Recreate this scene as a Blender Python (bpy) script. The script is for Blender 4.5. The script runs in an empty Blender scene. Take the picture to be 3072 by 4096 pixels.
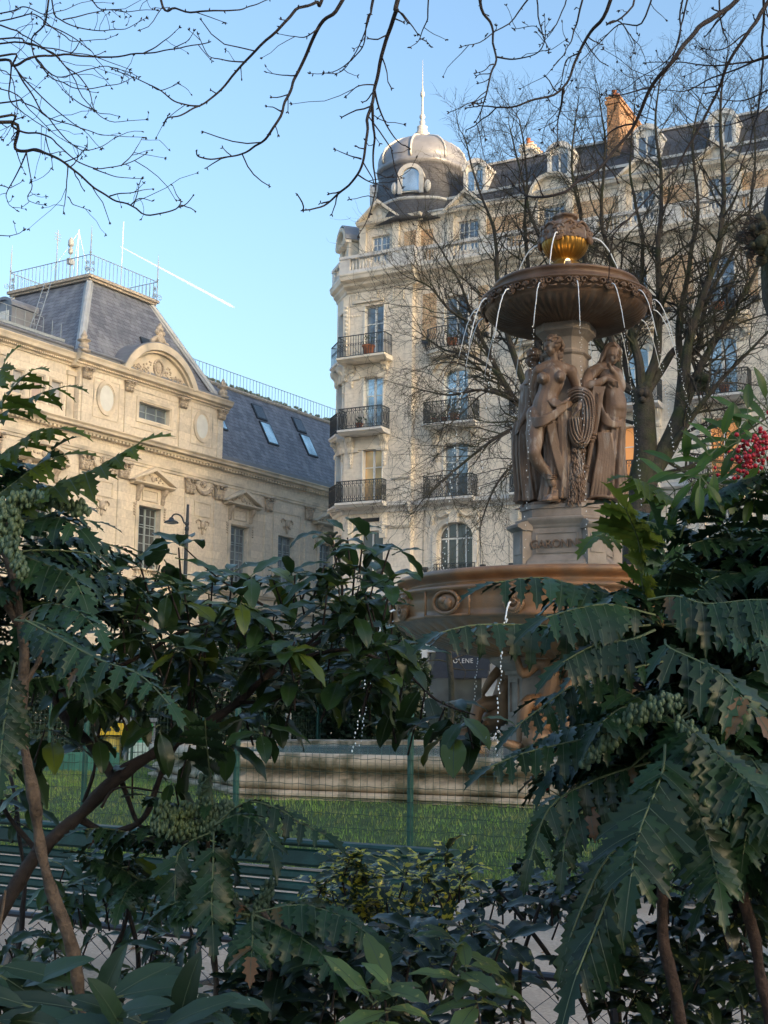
import bpy, math, random
from mathutils import Vector, Matrix, noise
random.seed(7)
sc = bpy.context.scene
COL = sc.collection
R = math.radians
# ---------------- camera model (photo pixels 3072x4096) ----------------
FP = 5300.0; ROLL = .012; PITCH = math.atan((2865-2048)/FP)
CAM = Vector((0, 0, 1.5))
_f = Vector((0, math.cos(PITCH), math.sin(PITCH)))
_r0 = Vector((1, 0, 0)); _u0 = Vector((0, -math.sin(PITCH), math.cos(PITCH)))
CR = math.cos(ROLL)*_r0 + math.sin(ROLL)*_u0
CU = math.cos(ROLL)*_u0 - math.sin(ROLL)*_r0
def ray(u, v): return _f + (u-1536)/FP*CR - (v-2048)/FP*CU
def P(u, v, d):
    k = ray(u, v); return CAM + k*(d/k.y)
def Pg(u, v, z=0.0):
    k = ray(u, v); return CAM + k*((z-1.5)/k.z)
class Frame:
    def __init__(s, O, az):
        a = R(az); s.O = Vector((O[0], O[1], 0)); s.az = az
        s.ex = Vector((math.sin(a), math.cos(a), 0)); s.ey = Vector((-math.cos(a), math.sin(a), 0))
        s.rz = math.pi/2-a
    def px(s, u, v, y=0.0):
        k = ray(u, v); t = (y+(s.O-CAM).dot(s.ey))/k.dot(s.ey); q = CAM+k*t-s.O
        return q.dot(s.ex), q.z
    def w(s, x, y, z): return s.O + s.ex*x + s.ey*y + Vector((0, 0, z))
# ---------------- object helpers ----------------
def tag(o, label=None, cat=None, group=None, kind=None):
    if label: o['label'] = label
    if cat: o['category'] = cat
    if group: o['group'] = group
    if kind: o['kind'] = kind
    return o
def empty(name, loc=(0, 0, 0), rz=0, parent=None, **k):
    o = bpy.data.objects.new(name, None); COL.objects.link(o)
    o.location = loc; o.rotation_euler = (0, 0, rz); o.empty_display_size = .3
    if parent: o.parent = parent
    tag(o, **k); return o
class MB:
    def __init__(s): s.v = []; s.f = []; s.mi = []; s.cur = 0; s.T = None
    def add(s, vs, fs):
        n = len(s.v)
        if s.T is not None: vs = [s.T @ Vector(q) for q in vs]
        s.v.extend([tuple(q) for q in vs]); s.f.extend([tuple(i+n for i in f) for f in fs]); s.mi.extend([s.cur]*len(fs))
        return s
    def box(s, x0, x1, y0, y1, z0, z1):
        return s.add([(x0,y0,z0),(x1,y0,z0),(x1,y1,z0),(x0,y1,z0),(x0,y0,z1),(x1,y0,z1),(x1,y1,z1),(x0,y1,z1)],
                     [(0,3,2,1),(4,5,6,7),(0,1,5,4),(1,2,6,5),(2,3,7,6),(3,0,4,7)])
    def quad(s, a, b, c, d): return s.add([a,b,c,d], [(0,1,2,3)])
    def xz(s, pts, y0, y1):   # polygon in x,z extruded in y
        n = len(pts); vs = [(x,y0,z) for x,z in pts]+[(x,y1,z) for x,z in pts]
        return s.add(vs, [tuple(range(n)), tuple(range(2*n-1,n-1,-1))]+[(i,i+n,(i+1)%n+n,(i+1)%n) for i in range(n)])
    def xy(s, pts, z0, z1):
        n = len(pts); vs = [(x,y,z0) for x,y in pts]+[(x,y,z1) for x,y in pts]
        return s.add(vs, [tuple(range(n-1,-1,-1)), tuple(range(n,2*n))]+[(i,(i+1)%n,(i+1)%n+n,i+n) for i in range(n)])
    def prof(s, pts, x0, x1): # polygon in y,z swept along x
        n = len(pts); vs = [(x0,y,z) for y,z in pts]+[(x1,y,z) for y,z in pts]
        return s.add(vs, [tuple(range(n)), tuple(range(2*n-1,n-1,-1))]+[(i,i+n,(i+1)%n+n,(i+1)%n) for i in range(n)])
    def tube(s, pts, rad, n=6, cap=True):
        pts = [Vector(p) for p in pts]
        if not hasattr(rad, '__len__'): rad = [rad]*len(pts)
        vs = []; fs = []; up = Vector((0,0,1)); prev = None
        for i, p in enumerate(pts):
            d = (pts[min(i+1,len(pts)-1)]-pts[max(i-1,0)])
            if d.length < 1e-9: d = Vector((0,0,1))
            d.normalize()
            if prev is None:
                a = d.orthogonal().normalized()
            else:
                a = prev-d*prev.dot(d)
                a = a.normalized() if a.length > 1e-6 else d.orthogonal().normalized()
            prev = a; b = d.cross(a)
            for k in range(n):
                t = 2*math.pi*k/n; vs.append(p+(a*math.cos(t)+b*math.sin(t))*rad[i])
        m = len(pts)
        for i in range(m-1):
            for k in range(n):
                fs.append((i*n+k, i*n+(k+1)%n, (i+1)*n+(k+1)%n, (i+1)*n+k))
        if cap and n > 2:
            fs.append(tuple(range(n-1,-1,-1))); fs.append(tuple((m-1)*n+k for k in range(n)))
        return s.add(vs, fs)
    def lathe(s, prof, n=32, c=(0,0,0), fn=None, rot=0.0, sx=1, sy=1, closed=False):
        vs = []; fs = []
        for j, (r, z) in enumerate(prof):
            for k in range(n):
                t = 2*math.pi*k/n+rot; rr = fn(t, r, z, j) if fn else r
                vs.append((c[0]+rr*math.cos(t)*sx, c[1]+rr*math.sin(t)*sy, c[2]+z))
        m = len(prof)
        for j in range(m-1):
            for k in range(n): fs.append((j*n+k, j*n+(k+1)%n, (j+1)*n+(k+1)%n, (j+1)*n+k))
        if not closed:
            fs.append(tuple(range(n-1,-1,-1))); fs.append(tuple((m-1)*n+k for k in range(n)))
        return s.add(vs, fs)
    def sph(s, c, r, n=10, m=7, M=None):
        if not hasattr(r, '__len__'): r = (r,r,r)
        vs = []; fs = []
        for j in range(m+1):
            ph = math.pi*j/m
            for k in range(n):
                t = 2*math.pi*k/n
                q = Vector((r[0]*math.sin(ph)*math.cos(t), r[1]*math.sin(ph)*math.sin(t), -r[2]*math.cos(ph)))
                if M is not None: q = M @ q
                vs.append(Vector(c)+q)
        for j in range(m):
            for k in range(n):
                if j == 0: fs.append((k, (k+1)%n+n, k+n)) if True else 0
                elif j == m-1: fs.append((j*n+k, j*n+(k+1)%n, (j+1)*n+k))
                else: fs.append((j*n+k, j*n+(k+1)%n, (j+1)*n+(k+1)%n, (j+1)*n+k))
        return s.add(vs, fs)
    def build(s, name, mat, parent=None, smooth=False, mods=None, loc=None, rz=0, **k):
        me = bpy.data.meshes.new(name); me.from_pydata(s.v, [], s.f)
        mats = mat if isinstance(mat, (list, tuple)) else [mat]
        for m in mats: me.materials.append(m)
        if len(mats) > 1: me.polygons.foreach_set('material_index', s.mi)
        if smooth: me.polygons.foreach_set('use_smooth', [True]*len(me.polygons))
        me.update()
        o = bpy.data.objects.new(name, me); COL.objects.link(o)
        if parent: o.parent = parent
        if loc is not None: o.location = loc
        if rz: o.rotation_euler = (0,0,rz)
        if mods: mods(o)
        tag(o, **k); return o
def copy_tree(o, parent=None, loc=None, rz=None):
    c = o.copy(); COL.objects.link(c)
    if parent: c.parent = parent
    if loc is not None: c.location = loc
    if rz is not None: c.rotation_euler = (0,0,rz)
    for ch in list(o.children): copy_tree(ch, c)
    return c
def smin(x, a, b):
    t = max(0, min(1, (x-a)/(b-a))); return t*t*(3-2*t)
def spline(pts, n=6):
    """Catmull-Rom through points (Vectors or tuples)"""
    pts = [Vector(p) for p in pts]; out = []
    for i in range(len(pts)-1):
        p0 = pts[max(i-1,0)]; p1 = pts[i]; p2 = pts[i+1]; p3 = pts[min(i+2,len(pts)-1)]
        for k in range(n):
            t = k/n
            out.append(.5*((2*p1)+(p2-p0)*t+(2*p0-5*p1+4*p2-p3)*t*t+(3*p1-p0-3*p2+p3)*t**3))
    out.append(pts[-1]); return out
# ---------------- materials ----------------
def _nodes(name):
    m = bpy.data.materials.new(name); m.use_nodes = True; nt = m.node_tree
    return m, nt, nt.nodes['Principled BSDF']
def N(nt, t, **k):
    n = nt.nodes.new(t)
    for a, b in k.items():
        if a.startswith('i_'): n.inputs[a[2:].replace('_', ' ')].default_value = b
        else: setattr(n, a, b)
    return n
def c4(c, k=1.0): return (min(c[0]*k, 1), min(c[1]*k, 1), min(c[2]*k, 1), 1)
def noise_mix(nt, vec, scale, c1, c2, lo=.35, hi=.65, detail=4):
    n = N(nt, 'ShaderNodeTexNoise'); n.inputs['Scale'].default_value = scale; n.inputs['Detail'].default_value = detail
    nt.links.new(vec, n.inputs['Vector'])
    r = N(nt, 'ShaderNodeValToRGB'); r.color_ramp.elements[0].position = lo; r.color_ramp.elements[1].position = hi
    r.color_ramp.elements[0].color = c1; r.color_ramp.elements[1].color = c2
    nt.links.new(n.outputs['Fac'], r.inputs['Fac']); return r.outputs['Color'], n.outputs['Fac']
def mixc(nt, a, b, fac, mode='MIX'):
    m = N(nt, 'ShaderNodeMix', data_type='RGBA', blend_type=mode)
    for s_, v_ in ((0, fac), (6, a), (7, b)):
        if isinstance(v_, (int, float, tuple)): m.inputs[s_].default_value = v_
        else: nt.links.new(v_, m.inputs[s_])
    return m.outputs[2]
def bump(nt, bs, h, strength, dist=.02):
    b = N(nt, 'ShaderNodeBump'); b.inputs['Strength'].default_value = strength; b.inputs['Distance'].default_value = dist
    nt.links.new(h, b.inputs['Height']); nt.links.new(b.outputs[0], bs.inputs['Normal'])
def mat(name, c, rough=.7, var=.15, scale=3.0, bs=.3, bscale=20, metal=0, spec=.5, bd=.02, c2=None, s2=None):
    m, nt, b = _nodes(name); tc = N(nt, 'ShaderNodeTexCoord'); vec = tc.outputs['Object']
    col, _ = noise_mix(nt, vec, scale, c4(c, 1-var), c4(c, 1+var), .3, .7)
    if c2:
        n = N(nt, 'ShaderNodeTexNoise'); n.inputs['Scale'].default_value = s2 or scale*.37; n.inputs['Detail'].default_value = 6
        nt.links.new(vec, n.inputs['Vector'])
        r = N(nt, 'ShaderNodeValToRGB'); r.color_ramp.elements[0].position = .45; r.color_ramp.elements[1].position = .7
        nt.links.new(n.outputs['Fac'], r.inputs['Fac'])
        col = mixc(nt, col, c4(c2), r.outputs['Color'])
    nt.links.new(col, b.inputs['Base Color']); b.inputs['Roughness'].default_value = rough; b.inputs['Metallic'].default_value = metal
    b.inputs['Specular IOR Level'].default_value = spec
    if bs:
        n2 = N(nt, 'ShaderNodeTexNoise'); n2.inputs['Scale'].default_value = bscale; n2.inputs['Detail'].default_value = 5
        nt.links.new(vec, n2.inputs['Vector']); bump(nt, b, n2.outputs['Fac'], bs, bd)
    return m
def masonry(name, c1, c2, mortar, bw, bh, ms=.004, rough=.85, dirt=None, dirt_amt=.5, offset=.5, bs=.3, streak=False, vs=1.0):
    """block courses laid in local x+y / z"""
    m, nt, b = _nodes(name); tc = N(nt, 'ShaderNodeTexCoord')
    sp = N(nt, 'ShaderNodeSeparateXYZ'); nt.links.new(tc.outputs['Object'], sp.inputs[0])
    ad = N(nt, 'ShaderNodeMath', operation='ADD'); nt.links.new(sp.outputs[0], ad.inputs[0]); nt.links.new(sp.outputs[1], ad.inputs[1])
    cb = N(nt, 'ShaderNodeCombineXYZ'); nt.links.new(ad.outputs[0], cb.inputs[0]); nt.links.new(sp.outputs[2], cb.inputs[1])
    br = N(nt, 'ShaderNodeTexBrick', offset=offset); br.inputs['Scale'].default_value = 1
    br.inputs['Color1'].default_value = c4(c1); br.inputs['Color2'].default_value = c4(c2); br.inputs['Mortar'].default_value = c4(mortar)
    br.inputs['Mortar Size'].default_value = ms; br.inputs['Brick Width'].default_value = bw; br.inputs['Row Height'].default_value = bh
    br.inputs['Mortar Smooth'].default_value = .3; br.inputs['Bias'].default_value = 0
    nt.links.new(cb.outputs[0], br.inputs['Vector'])
    col = br.outputs['Color']
    nz, f = noise_mix(nt, tc.outputs['Object'], 7*vs, (.86,.86,.86,1), (1.1,1.1,1.1,1), .3, .7, 6)
    col = mixc(nt, col, nz, 1.0, 'MULTIPLY')
    if dirt:
        n = N(nt, 'ShaderNodeTexNoise'); n.inputs['Scale'].default_value = .6*vs; n.inputs['Detail'].default_value = 8; n.inputs['Roughness'].default_value = .65
        if streak:
            mp = N(nt, 'ShaderNodeMapping'); mp.inputs['Scale'].default_value = (3,3,.35); nt.links.new(tc.outputs['Object'], mp.inputs[0]); nt.links.new(mp.outputs[0], n.inputs['Vector'])
        else: nt.links.new(tc.outputs['Object'], n.inputs['Vector'])
        r = N(nt, 'ShaderNodeMapRange'); r.inputs[1].default_value = .48; r.inputs[2].default_value = .72; r.inputs[3].default_value = 0; r.inputs[4].default_value = dirt_amt
        nt.links.new(n.outputs['Fac'], r.inputs[0]); col = mixc(nt, col, c4(dirt), r.outputs[0])
    nt.links.new(col, b.inputs['Base Color']); b.inputs['Roughness'].default_value = rough
    mth = N(nt, 'ShaderNodeMath', operation='SUBTRACT'); nt.links.new(f, mth.inputs[0]); nt.links.new(br.outputs['Fac'], mth.inputs[1])
    bump(nt, b, mth.outputs[0], bs, .015)
    return m
def emis(name, c, s):
    m, nt, b = _nodes(name); b.inputs['Base Color'].default_value = c4(c); b.inputs['Emission Color'].default_value = c4(c); b.inputs['Emission Strength'].default_value = s
    return m
def glassy(name, c, rough=.06, ior=1.8, metal=0.0, var=.0):
    m, nt, b = _nodes(name)
    tc = N(nt, 'ShaderNodeTexCoord')
    col, f = noise_mix(nt, tc.outputs['Object'], .9, c4(c, .6), c4(c, 1.5), .35, .65, 2)
    nt.links.new(col, b.inputs['Base Color'])
    b.inputs['Roughness'].default_value = rough; b.inputs['IOR'].default_value = ior; b.inputs['Metallic'].default_value = metal
    n2 = N(nt, 'ShaderNodeTexNoise'); n2.inputs['Scale'].default_value = 1.7; nt.links.new(tc.outputs['Object'], n2.inputs['Vector'])
    bump(nt, b, n2.outputs['Fac'], .06, .05)
    return m
M = {}
M['lib_stone'] = masonry('library_stone', (.85,.76,.63), (.70,.63,.53), (.54,.47,.38), 1.05, .40, .006, dirt=(.42,.39,.35), dirt_amt=.35, bs=.35)
M['lib_trim'] = mat('library_trim', (.78,.69,.56), .85, .14, 2.2, .5, 30, c2=(.40,.37,.32), s2=1.1)
M['lib_carve'] = mat('library_carving', (.56,.48,.39), .9, .25, 9, .8, 40, bd=.03)
M['haus_stone'] = masonry('apartment_stone', (.89,.81,.70), (.85,.77,.66), (.64,.57,.47), .85, .36, .005, dirt=(.52,.47,.40), dirt_amt=.3, bs=.25, streak=True)
M['haus_trim'] = mat('apartment_trim', (.86,.79,.68), .85, .10, 2.0, .4, 30, c2=(.56,.52,.45), s2=1.3)
M['haus_white'] = mat('painted_ledge', (.78,.77,.75), .8, .10, 2.0, .3, 30, c2=(.55,.54,.53), s2=2)
M['shop_white'] = mat('white_shopfront_paint', (.88,.87,.85), .7, .04, 2.0, .2, 30)
M['bricky'] = masonry('orange_brick', (.60,.36,.20), (.74,.55,.34), (.60,.50,.38), .24, .075, .012, dirt=(.5,.3,.18), dirt_amt=.3)
M['chimney_brick'] = masonry('chimney_brick', (.36,.20,.11), (.44,.25,.13), (.30,.24,.18), .24, .075, .012, dirt=(.25,.2,.16), dirt_amt=.4)
M['slate'] = masonry('slate_blue', (.135,.145,.175), (.23,.24,.28), (.07,.075,.095), .42, .21, .014, rough=.5, dirt=(.36,.38,.41), dirt_amt=.6, bs=.5, streak=True)
M['slate_dark'] = masonry('slate_dark', (.065,.07,.085), (.09,.095,.11), (.035,.037,.045), .22, .11, .008, rough=.55, dirt=(.13,.135,.14), dirt_amt=.4, bs=.4)
M['zinc'] = mat('zinc', (.26,.28,.32), .45, .14, 2.5, .2, 12, metal=.25, c2=(.24,.26,.29), s2=1.2)
M['zinc_light'] = mat('zinc_light', (.50,.52,.53), .5, .12, 2.5, .2, 12, metal=.15)
M['iron'] = mat('wrought_iron', (.035,.045,.055), .5, .3, 20, .2, 60)
M['rail_grey'] = mat('painted_rail_blue_grey', (.33,.38,.42), .5, .15, 9, .1, 30)
M['white_paint'] = mat('white_window_paint', (.80,.80,.78), .45, .05, 5, .05, 30)
M['blue_paint'] = mat('blue_grey_window_paint', (.30,.36,.38), .5, .1, 5, .1, 30)
M['glass_dark'] = glassy('glass_dark', (.05,.055,.06), .05, 1.9)
M['glass_sky'] = glassy('glass_bright', (.42,.50,.56), .12, 1.6, .75)
M['glass_mid'] = glassy('glass_mid', (.22,.26,.30), .08, 1.8, .5)
M['glass_roof'] = glassy('skylight_glass', (.55,.72,.75), .1, 1.6, .8)
M['curtain'] = mat('pale_curtain_behind_glass', (.60,.60,.56), .6, .12, 6, .2, 10)
M['panel_grey'] = mat('blind_panel_grey', (.42,.43,.46), .8, .1, 3, .1)
M['panel_pink'] = mat('blind_panel_pink', (.52,.42,.40), .8, .1, 3, .1)
M['panel_white'] = mat('white_blind', (.74,.76,.74), .7, .06, 3, .1)
M['terracotta'] = mat('terracotta', (.34,.13,.07), .8, .2, 6, .2)
M['leaf_pot'] = mat('pot_plant_leaves', (.05,.09,.03), .6, .4, 30, 0)
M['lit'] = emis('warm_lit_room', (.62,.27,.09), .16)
M['lit2'] = emis('lit_lamp', (1.0,.75,.4), 1.0)
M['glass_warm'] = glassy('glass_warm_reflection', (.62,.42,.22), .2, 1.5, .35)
# ---------------- camera, world, sun ----------------
cd = bpy.data.cameras.new('camera'); cam = bpy.data.objects.new('camera', cd); COL.objects.link(cam)
cd.sensor_fit = 'VERTICAL'; cd.sensor_height = 24; cd.sensor_width = 18; cd.lens = FP/4096*24
cd.clip_end = 6000; cd.clip_start = .05
cam.matrix_world = Matrix((( CR.x, CU.x, -_f.x, CAM.x), (CR.y, CU.y, -_f.y, CAM.y), (CR.z, CU.z, -_f.z, CAM.z), (0,0,0,1)))
sc.camera = cam
SUN_AZ = 135; SUN_EL = 7.0
sd = bpy.data.lights.new('sun', 'SUN'); sd.energy = 2.2; sd.angle = R(.5); sd.color = (1.0, .66, .36)
so = bpy.data.objects.new('sun', sd); COL.objects.link(so)
dv = Vector((math.sin(R(SUN_AZ))*math.cos(R(SUN_EL)), math.cos(R(SUN_AZ))*math.cos(R(SUN_EL)), math.sin(R(SUN_EL))))
so.rotation_euler = dv.to_track_quat('Z', 'Y').to_euler()
w = bpy.data.worlds.new('World'); sc.world = w; w.use_nodes = True; nt = w.node_tree
sky = nt.nodes.new('ShaderNodeTexSky'); sky.sky_type = 'NISHITA'; sky.sun_disc = False
sky.sun_elevation = R(SUN_EL); sky.sun_rotation = R(SUN_AZ); sky.altitude = 50; sky.air_density = 1.0; sky.dust_density = 5.0; sky.ozone_density = 2.0
nt.links.new(sky.outputs[0], nt.nodes['Background'].inputs[0]); nt.nodes['Background'].inputs[1].default_value = .15
sc.view_settings.view_transform = 'Standard'; sc.view_settings.look = 'None'; sc.view_settings.gamma = 1; sc.view_settings.exposure = 2.08
# ---------------- shared architectural makers (local frame: x along, -y outward, z up) ----------------
def wall_holes(mb, x0, x1, z0, z1, y, holes, depth=.3):
    xs = sorted(set([x0, x1]+[h[0] for h in holes]+[h[1] for h in holes])); zs = sorted(set([z0, z1]+[h[2] for h in holes]+[h[3] for h in holes]))
    xs = [x for x in xs if x0 <= x <= x1]; zs = [z for z in zs if z0 <= z <= z1]
    for i in range(len(xs)-1):
        for j in range(len(zs)-1):
            cx = (xs[i]+xs[i+1])/2; cz = (zs[j]+zs[j+1])/2
            if any(h[0] < cx < h[1] and h[2] < cz < h[3] for h in holes): continue
            mb.quad((xs[i],y,zs[j]), (xs[i+1],y,zs[j]), (xs[i+1],y,zs[j+1]), (xs[i],y,zs[j+1]))
    for a, b, c, d in holes:
        e = y+depth
        mb.quad((a,y,c),(a,y,d),(a,e,d),(a,e,c)); mb.quad((b,y,c),(b,e,c),(b,e,d),(b,y,d))
        mb.quad((a,y,d),(b,y,d),(b,e,d),(a,e,d)); mb.quad((a,y,c),(a,e,c),(b,e,c),(b,y,c))
def arc_pts(xc, zc, r, a0, a1, n, rz=None):
    rz = rz or r
    return [(xc+r*math.cos(a0+(a1-a0)*i/n), zc+rz*math.sin(a0+(a1-a0)*i/n)) for i in range(n+1)]
def arch_fill(mb, x0, x1, zs, zt, y0, y1, n=10):
    """solid corners that turn the top of a rectangular opening into an arch"""
    xc = (x0+x1)/2; r = (x1-x0)/2
    L = arc_pts(xc, zs, r, math.pi, math.pi/2, n, zt-zs); Rr = arc_pts(xc, zs, r, math.pi/2, 0, n, zt-zs)
    for A, cx in ((L, x0), (Rr, x1)):
        for i in range(n):
            a, b = A[i], A[i+1]
            mb.xz([(a[0],a[1]),(b[0],b[1]),(b[0],zt),(a[0],zt)], y0, y1)
def ringxz(mb, pts_in, pts_out, y0, y1):
    n = len(pts_in)
    for i in range(n-1):
        mb.xz([pts_in[i], pts_in[i+1], pts_out[i+1], pts_out[i]], y0, y1)
def add_window(parent, x0, x1, z0, z1, y, cols=2, rows=(.72,), fm=None, gm=None, fw=.06, mun=.03, sash=.07, arched=None, cas=2, label=None):
    """frame mesh named window with a pane under it. rows = fractions of height with a bar; cols per casement"""
    fm = fm or M['white_paint']; gm = gm or M['glass_dark']
    f = MB(); w_ = x1-x0; h = z1-z0
    f.box(x0,x0+fw,y,y+.07,z0,z1); f.box(x1-fw,x1,y,y+.07,z0,z1); f.box(x0+fw,x1-fw,y,y+.07,z0,z0+fw*1.3)
    if not arched: f.box(x0+fw,x1-fw,y,y+.07,z1-fw,z1)
    else:
        xc = (x0+x1)/2; n = 12; ringxz(f, arc_pts(xc, arched, w_/2-fw, math.pi, 0, n, z1-arched-fw), arc_pts(xc, arched, w_/2, math.pi, 0, n, z1-arched), y, y+.07)
    for c in range(1, cas):
        xc = x0+w_*c/cas; f.box(xc-sash/2, xc+sash/2, y-.012, y+.06, z0+fw, z1-fw)
    for fr in rows:
        zb = z0+h*fr; f.box(x0+fw, x1-fw, y+.004, y+.05, zb-mun*.6, zb+mun*.6)
    for c in range(cas):
        a = x0+w_*c/cas; b = x0+w_*(c+1)/cas
        for k in range(1, cols):
            xx = a+(b-a)*k/cols; f.box(xx-mun/2, xx+mun/2, y+.008, y+.045, z0+fw, z1-fw)
    o = f.build('window', fm, parent)
    g = MB(); zt = z1 if not arched else z1
    if arched:
        xc = (x0+x1)/2; pts = arc_pts(xc, arched, w_/2-.01, 0, math.pi, 12, z1-arched-.01); g.xz(pts+[(x0+.01,z0),(x1-.01,z0)], y+.03, y+.04)
    else: g.box(x0+.01,x1-.01,y+.03,y+.04,z0+.01,z1-.01)
    g.build('pane', gm, o)
    if label: o['label'] = label
    return o
def cornice_pts(y, z0, z1, proj):
    h = z1-z0
    return [(y+.05,z0),(y-.10*proj,z0),(y-.14*proj,z0+.15*h),(y-.4*proj,z0+.32*h),(y-.45*proj,z0+.4*h),(y-.82*proj,z0+.55*h),(y-.86*proj,z0+.62*h),(y-.86*proj,z0+.8*h),(y-.94*proj,z0+.88*h),(y-proj,z0+.97*h),(y-proj,z1),(y+.05,z1)]
def capital(mb, xc, w_, z0, z1, y):
    h = z1-z0; d = .16
    mb.box(xc-w_*.46, xc+w_*.46, y-d*.6, y, z0, z1-.14*h)
    mb.box(xc-w_*.62, xc+w_*.62, y-d*1.7, y, z1-.13*h, z1)
    for row, (zf, s_, nn) in enumerate(((.16,.9,3),(.42,1.0,4))):
        for k in range(nn):
            x = xc+w_*(k-(nn-1)/2)*.98/nn
            mb.sph((x, y-d*.75, z0+zf*h+.04*h), (w_*.16, d*.45, h*.17), 7, 5); mb.sph((x, y-d*1.15*s_, z0+(zf+.15)*h), (w_*.12, d*.35, h*.06), 7, 4)
    for sx in (-1, 1):
        for q in range(9):
            a = q*.75; r = .13*w_*(1-q/11)
            mb.sph((xc+sx*(w_*.44)+sx*r*math.cos(a), y-d*1.35, z0+.74*h+r*math.sin(a)), (w_*.06, d*.4, w_*.06), 6, 4)
    mb.sph((xc, y-d*1.4, z0+.8*h), (w_*.1, d*.3, h*.1), 6, 4)
def baluster_row(mb, x0, x1, z0, z1, y, pitch=.17, r=.055):
    n = max(1, int((x1-x0)/pitch)); h = z1-z0
    pr = [(r*.8,0),(r*.8,.08*h),(r*.45,.14*h),(r*.6,.2*h),(r,.36*h),(r*.85,.5*h),(r*.42,.72*h),(r*.4,.82*h),(r*.7,.88*h),(r*.7,h)]
    for k in range(n): mb.lathe(pr, 8, (x0+(k+.5)*(x1-x0)/n, y, z0))
def scroll_console(mb, xc, w_, z0, z1, y, proj):
    h = z1-z0
    pts = [(y+.02,z1),(y-proj,z1),(y-proj*1.02,z1-.12*h),(y-proj*.9,z1-.3*h),(y-proj*.55,z1-.45*h),(y-proj*.38,z1-.62*h),(y-proj*.42,z1-.8*h),(y-proj*.3,z1-.95*h),(y-proj*.1,z0),(y+.02,z0)]
    mb.prof(pts, xc-w_/2, xc+w_/2)
    for k in (-1, 0, 1): mb.tube([(xc+k*w_*.3, p[0]-.012, p[1]) for p in pts[1:9]], w_*.09, 5)
    for sx in (-1,1):
        mb.lathe([(.0001,-.01),(proj*.16,-.01),(proj*.16,.012),(.0001,.012)], 10, (xc+sx*w_*.52, y-proj*.75, z1-.2*h)) if False else None
def drop(mb, xc, z1, z0, y, r):
    """hanging husk ornament"""
    n = 5
    for k in range(n):
        z = z1-(z1-z0)*(k+.4)/n; s_ = r*(1-.5*k/n)
        mb.sph((xc-s_*.4, y-.03, z), (s_*.55, .05, s_*.7), 6, 5); mb.sph((xc+s_*.4, y-.03, z), (s_*.55, .05, s_*.7), 6, 5); mb.sph((xc, y-.05, z-.3*s_), (s_*.4, .05, s_*.8), 6, 5)
def railing(mb, x0, x1, z0, z1, y, style=0, ret=0.0):
    """ornate iron balcony front; ret = side return depth to wall"""
    t = .018
    mb.box(x0,x1,y-.025,y+.025,z1-.03,z1); mb.box(x0,x1,y-.015,y+.015,z0,z0+.03); h = z1-z0
    segs = [((x0,y),(x1,y))]
    if ret: segs += [((x0,y),(x0,y+ret)),((x1,y),(x1,y+ret))]
    for (ax,ay),(bx_,by) in segs[1:]: mb.box(ax-.02,ax+.02,ay,by,z1-.03,z1); mb.box(ax-.015,ax+.015,ay,by,z0,z0+.03)
    for (ax,ay),(bx_,by) in segs:
        L = math.hypot(bx_-ax, by-ay); dx = (bx_-ax)/L; dy = (by-ay)/L
        def pt(s_, z): return (ax+dx*s_, ay+dy*s_, z)
        if style == 0:   # plain bars with small hoops
            n = max(2, int(L/.13))
            for k in range(n+1): mb.tube([pt(L*k/n, z0), pt(L*k/n, z1)], t*.75, 4, False)
            for k in range(n):
                c_ = L*(k+.5)/n; mb.tube([pt(c_+.05*math.cos(a*math.pi/4), z0+h*.55+.06*math.sin(a*math.pi/4)) for a in range(9)], t*.55, 4, False)
        else:
            n = max(2, int(L/.20)); p_ = L/n
            mb.tube([pt(0, z1-.17*h), pt(L, z1-.17*h)], t*.7, 4, False); mb.tube([pt(0, z0+.17*h), pt(L, z0+.17*h)], t*.7, 4, False)
            for k in range(n+1): mb.tube([pt(p_*k, z0), pt(p_*k, z1)], t*.85, 4, False)
            for k in range(n):
                c_ = p_*(k+.5)
                mb.tube([pt(c_+p_*.28*math.cos(a*math.pi/5), z0+h*.5+h*.30*math.sin(a*math.pi/5)) for a in range(11)], t*.7, 4, False)
                mb.tube([pt(c_, z0+.17*h), pt(c_, z1-.17*h)], t*.5, 4, False)
                for zz in (z1-.09*h, z0+.09*h):
                    for off in (-.25, .25): mb.tube([pt(c_+off*p_+p_*.2*math.cos(a*math.pi/3), zz+.06*h*math.sin(a*math.pi/3)) for a in range(7)], t*.55, 4, False)
def text_mesh(body, size, mat_, parent, loc, rot, ext=.01, space=1.0, name='lettering', bold=0):
    cu = bpy.data.curves.new(name, 'FONT'); cu.body = body; cu.size = size; cu.extrude = ext; cu.align_x = 'CENTER'; cu.space_character = space; cu.offset = bold
    o = bpy.data.objects.new(name, cu); COL.objects.link(o)
    dg = bpy.context.evaluated_depsgraph_get(); me = bpy.data.meshes.new_from_object(o.evaluated_get(dg)); bpy.data.objects.remove(o); bpy.data.curves.remove(cu)
    me.materials.clear(); me.materials.append(mat_)
    o = bpy.data.objects.new(name, me); COL.objects.link(o); o.parent = parent; o.location = loc; o.rotation_euler = rot; return o
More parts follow.
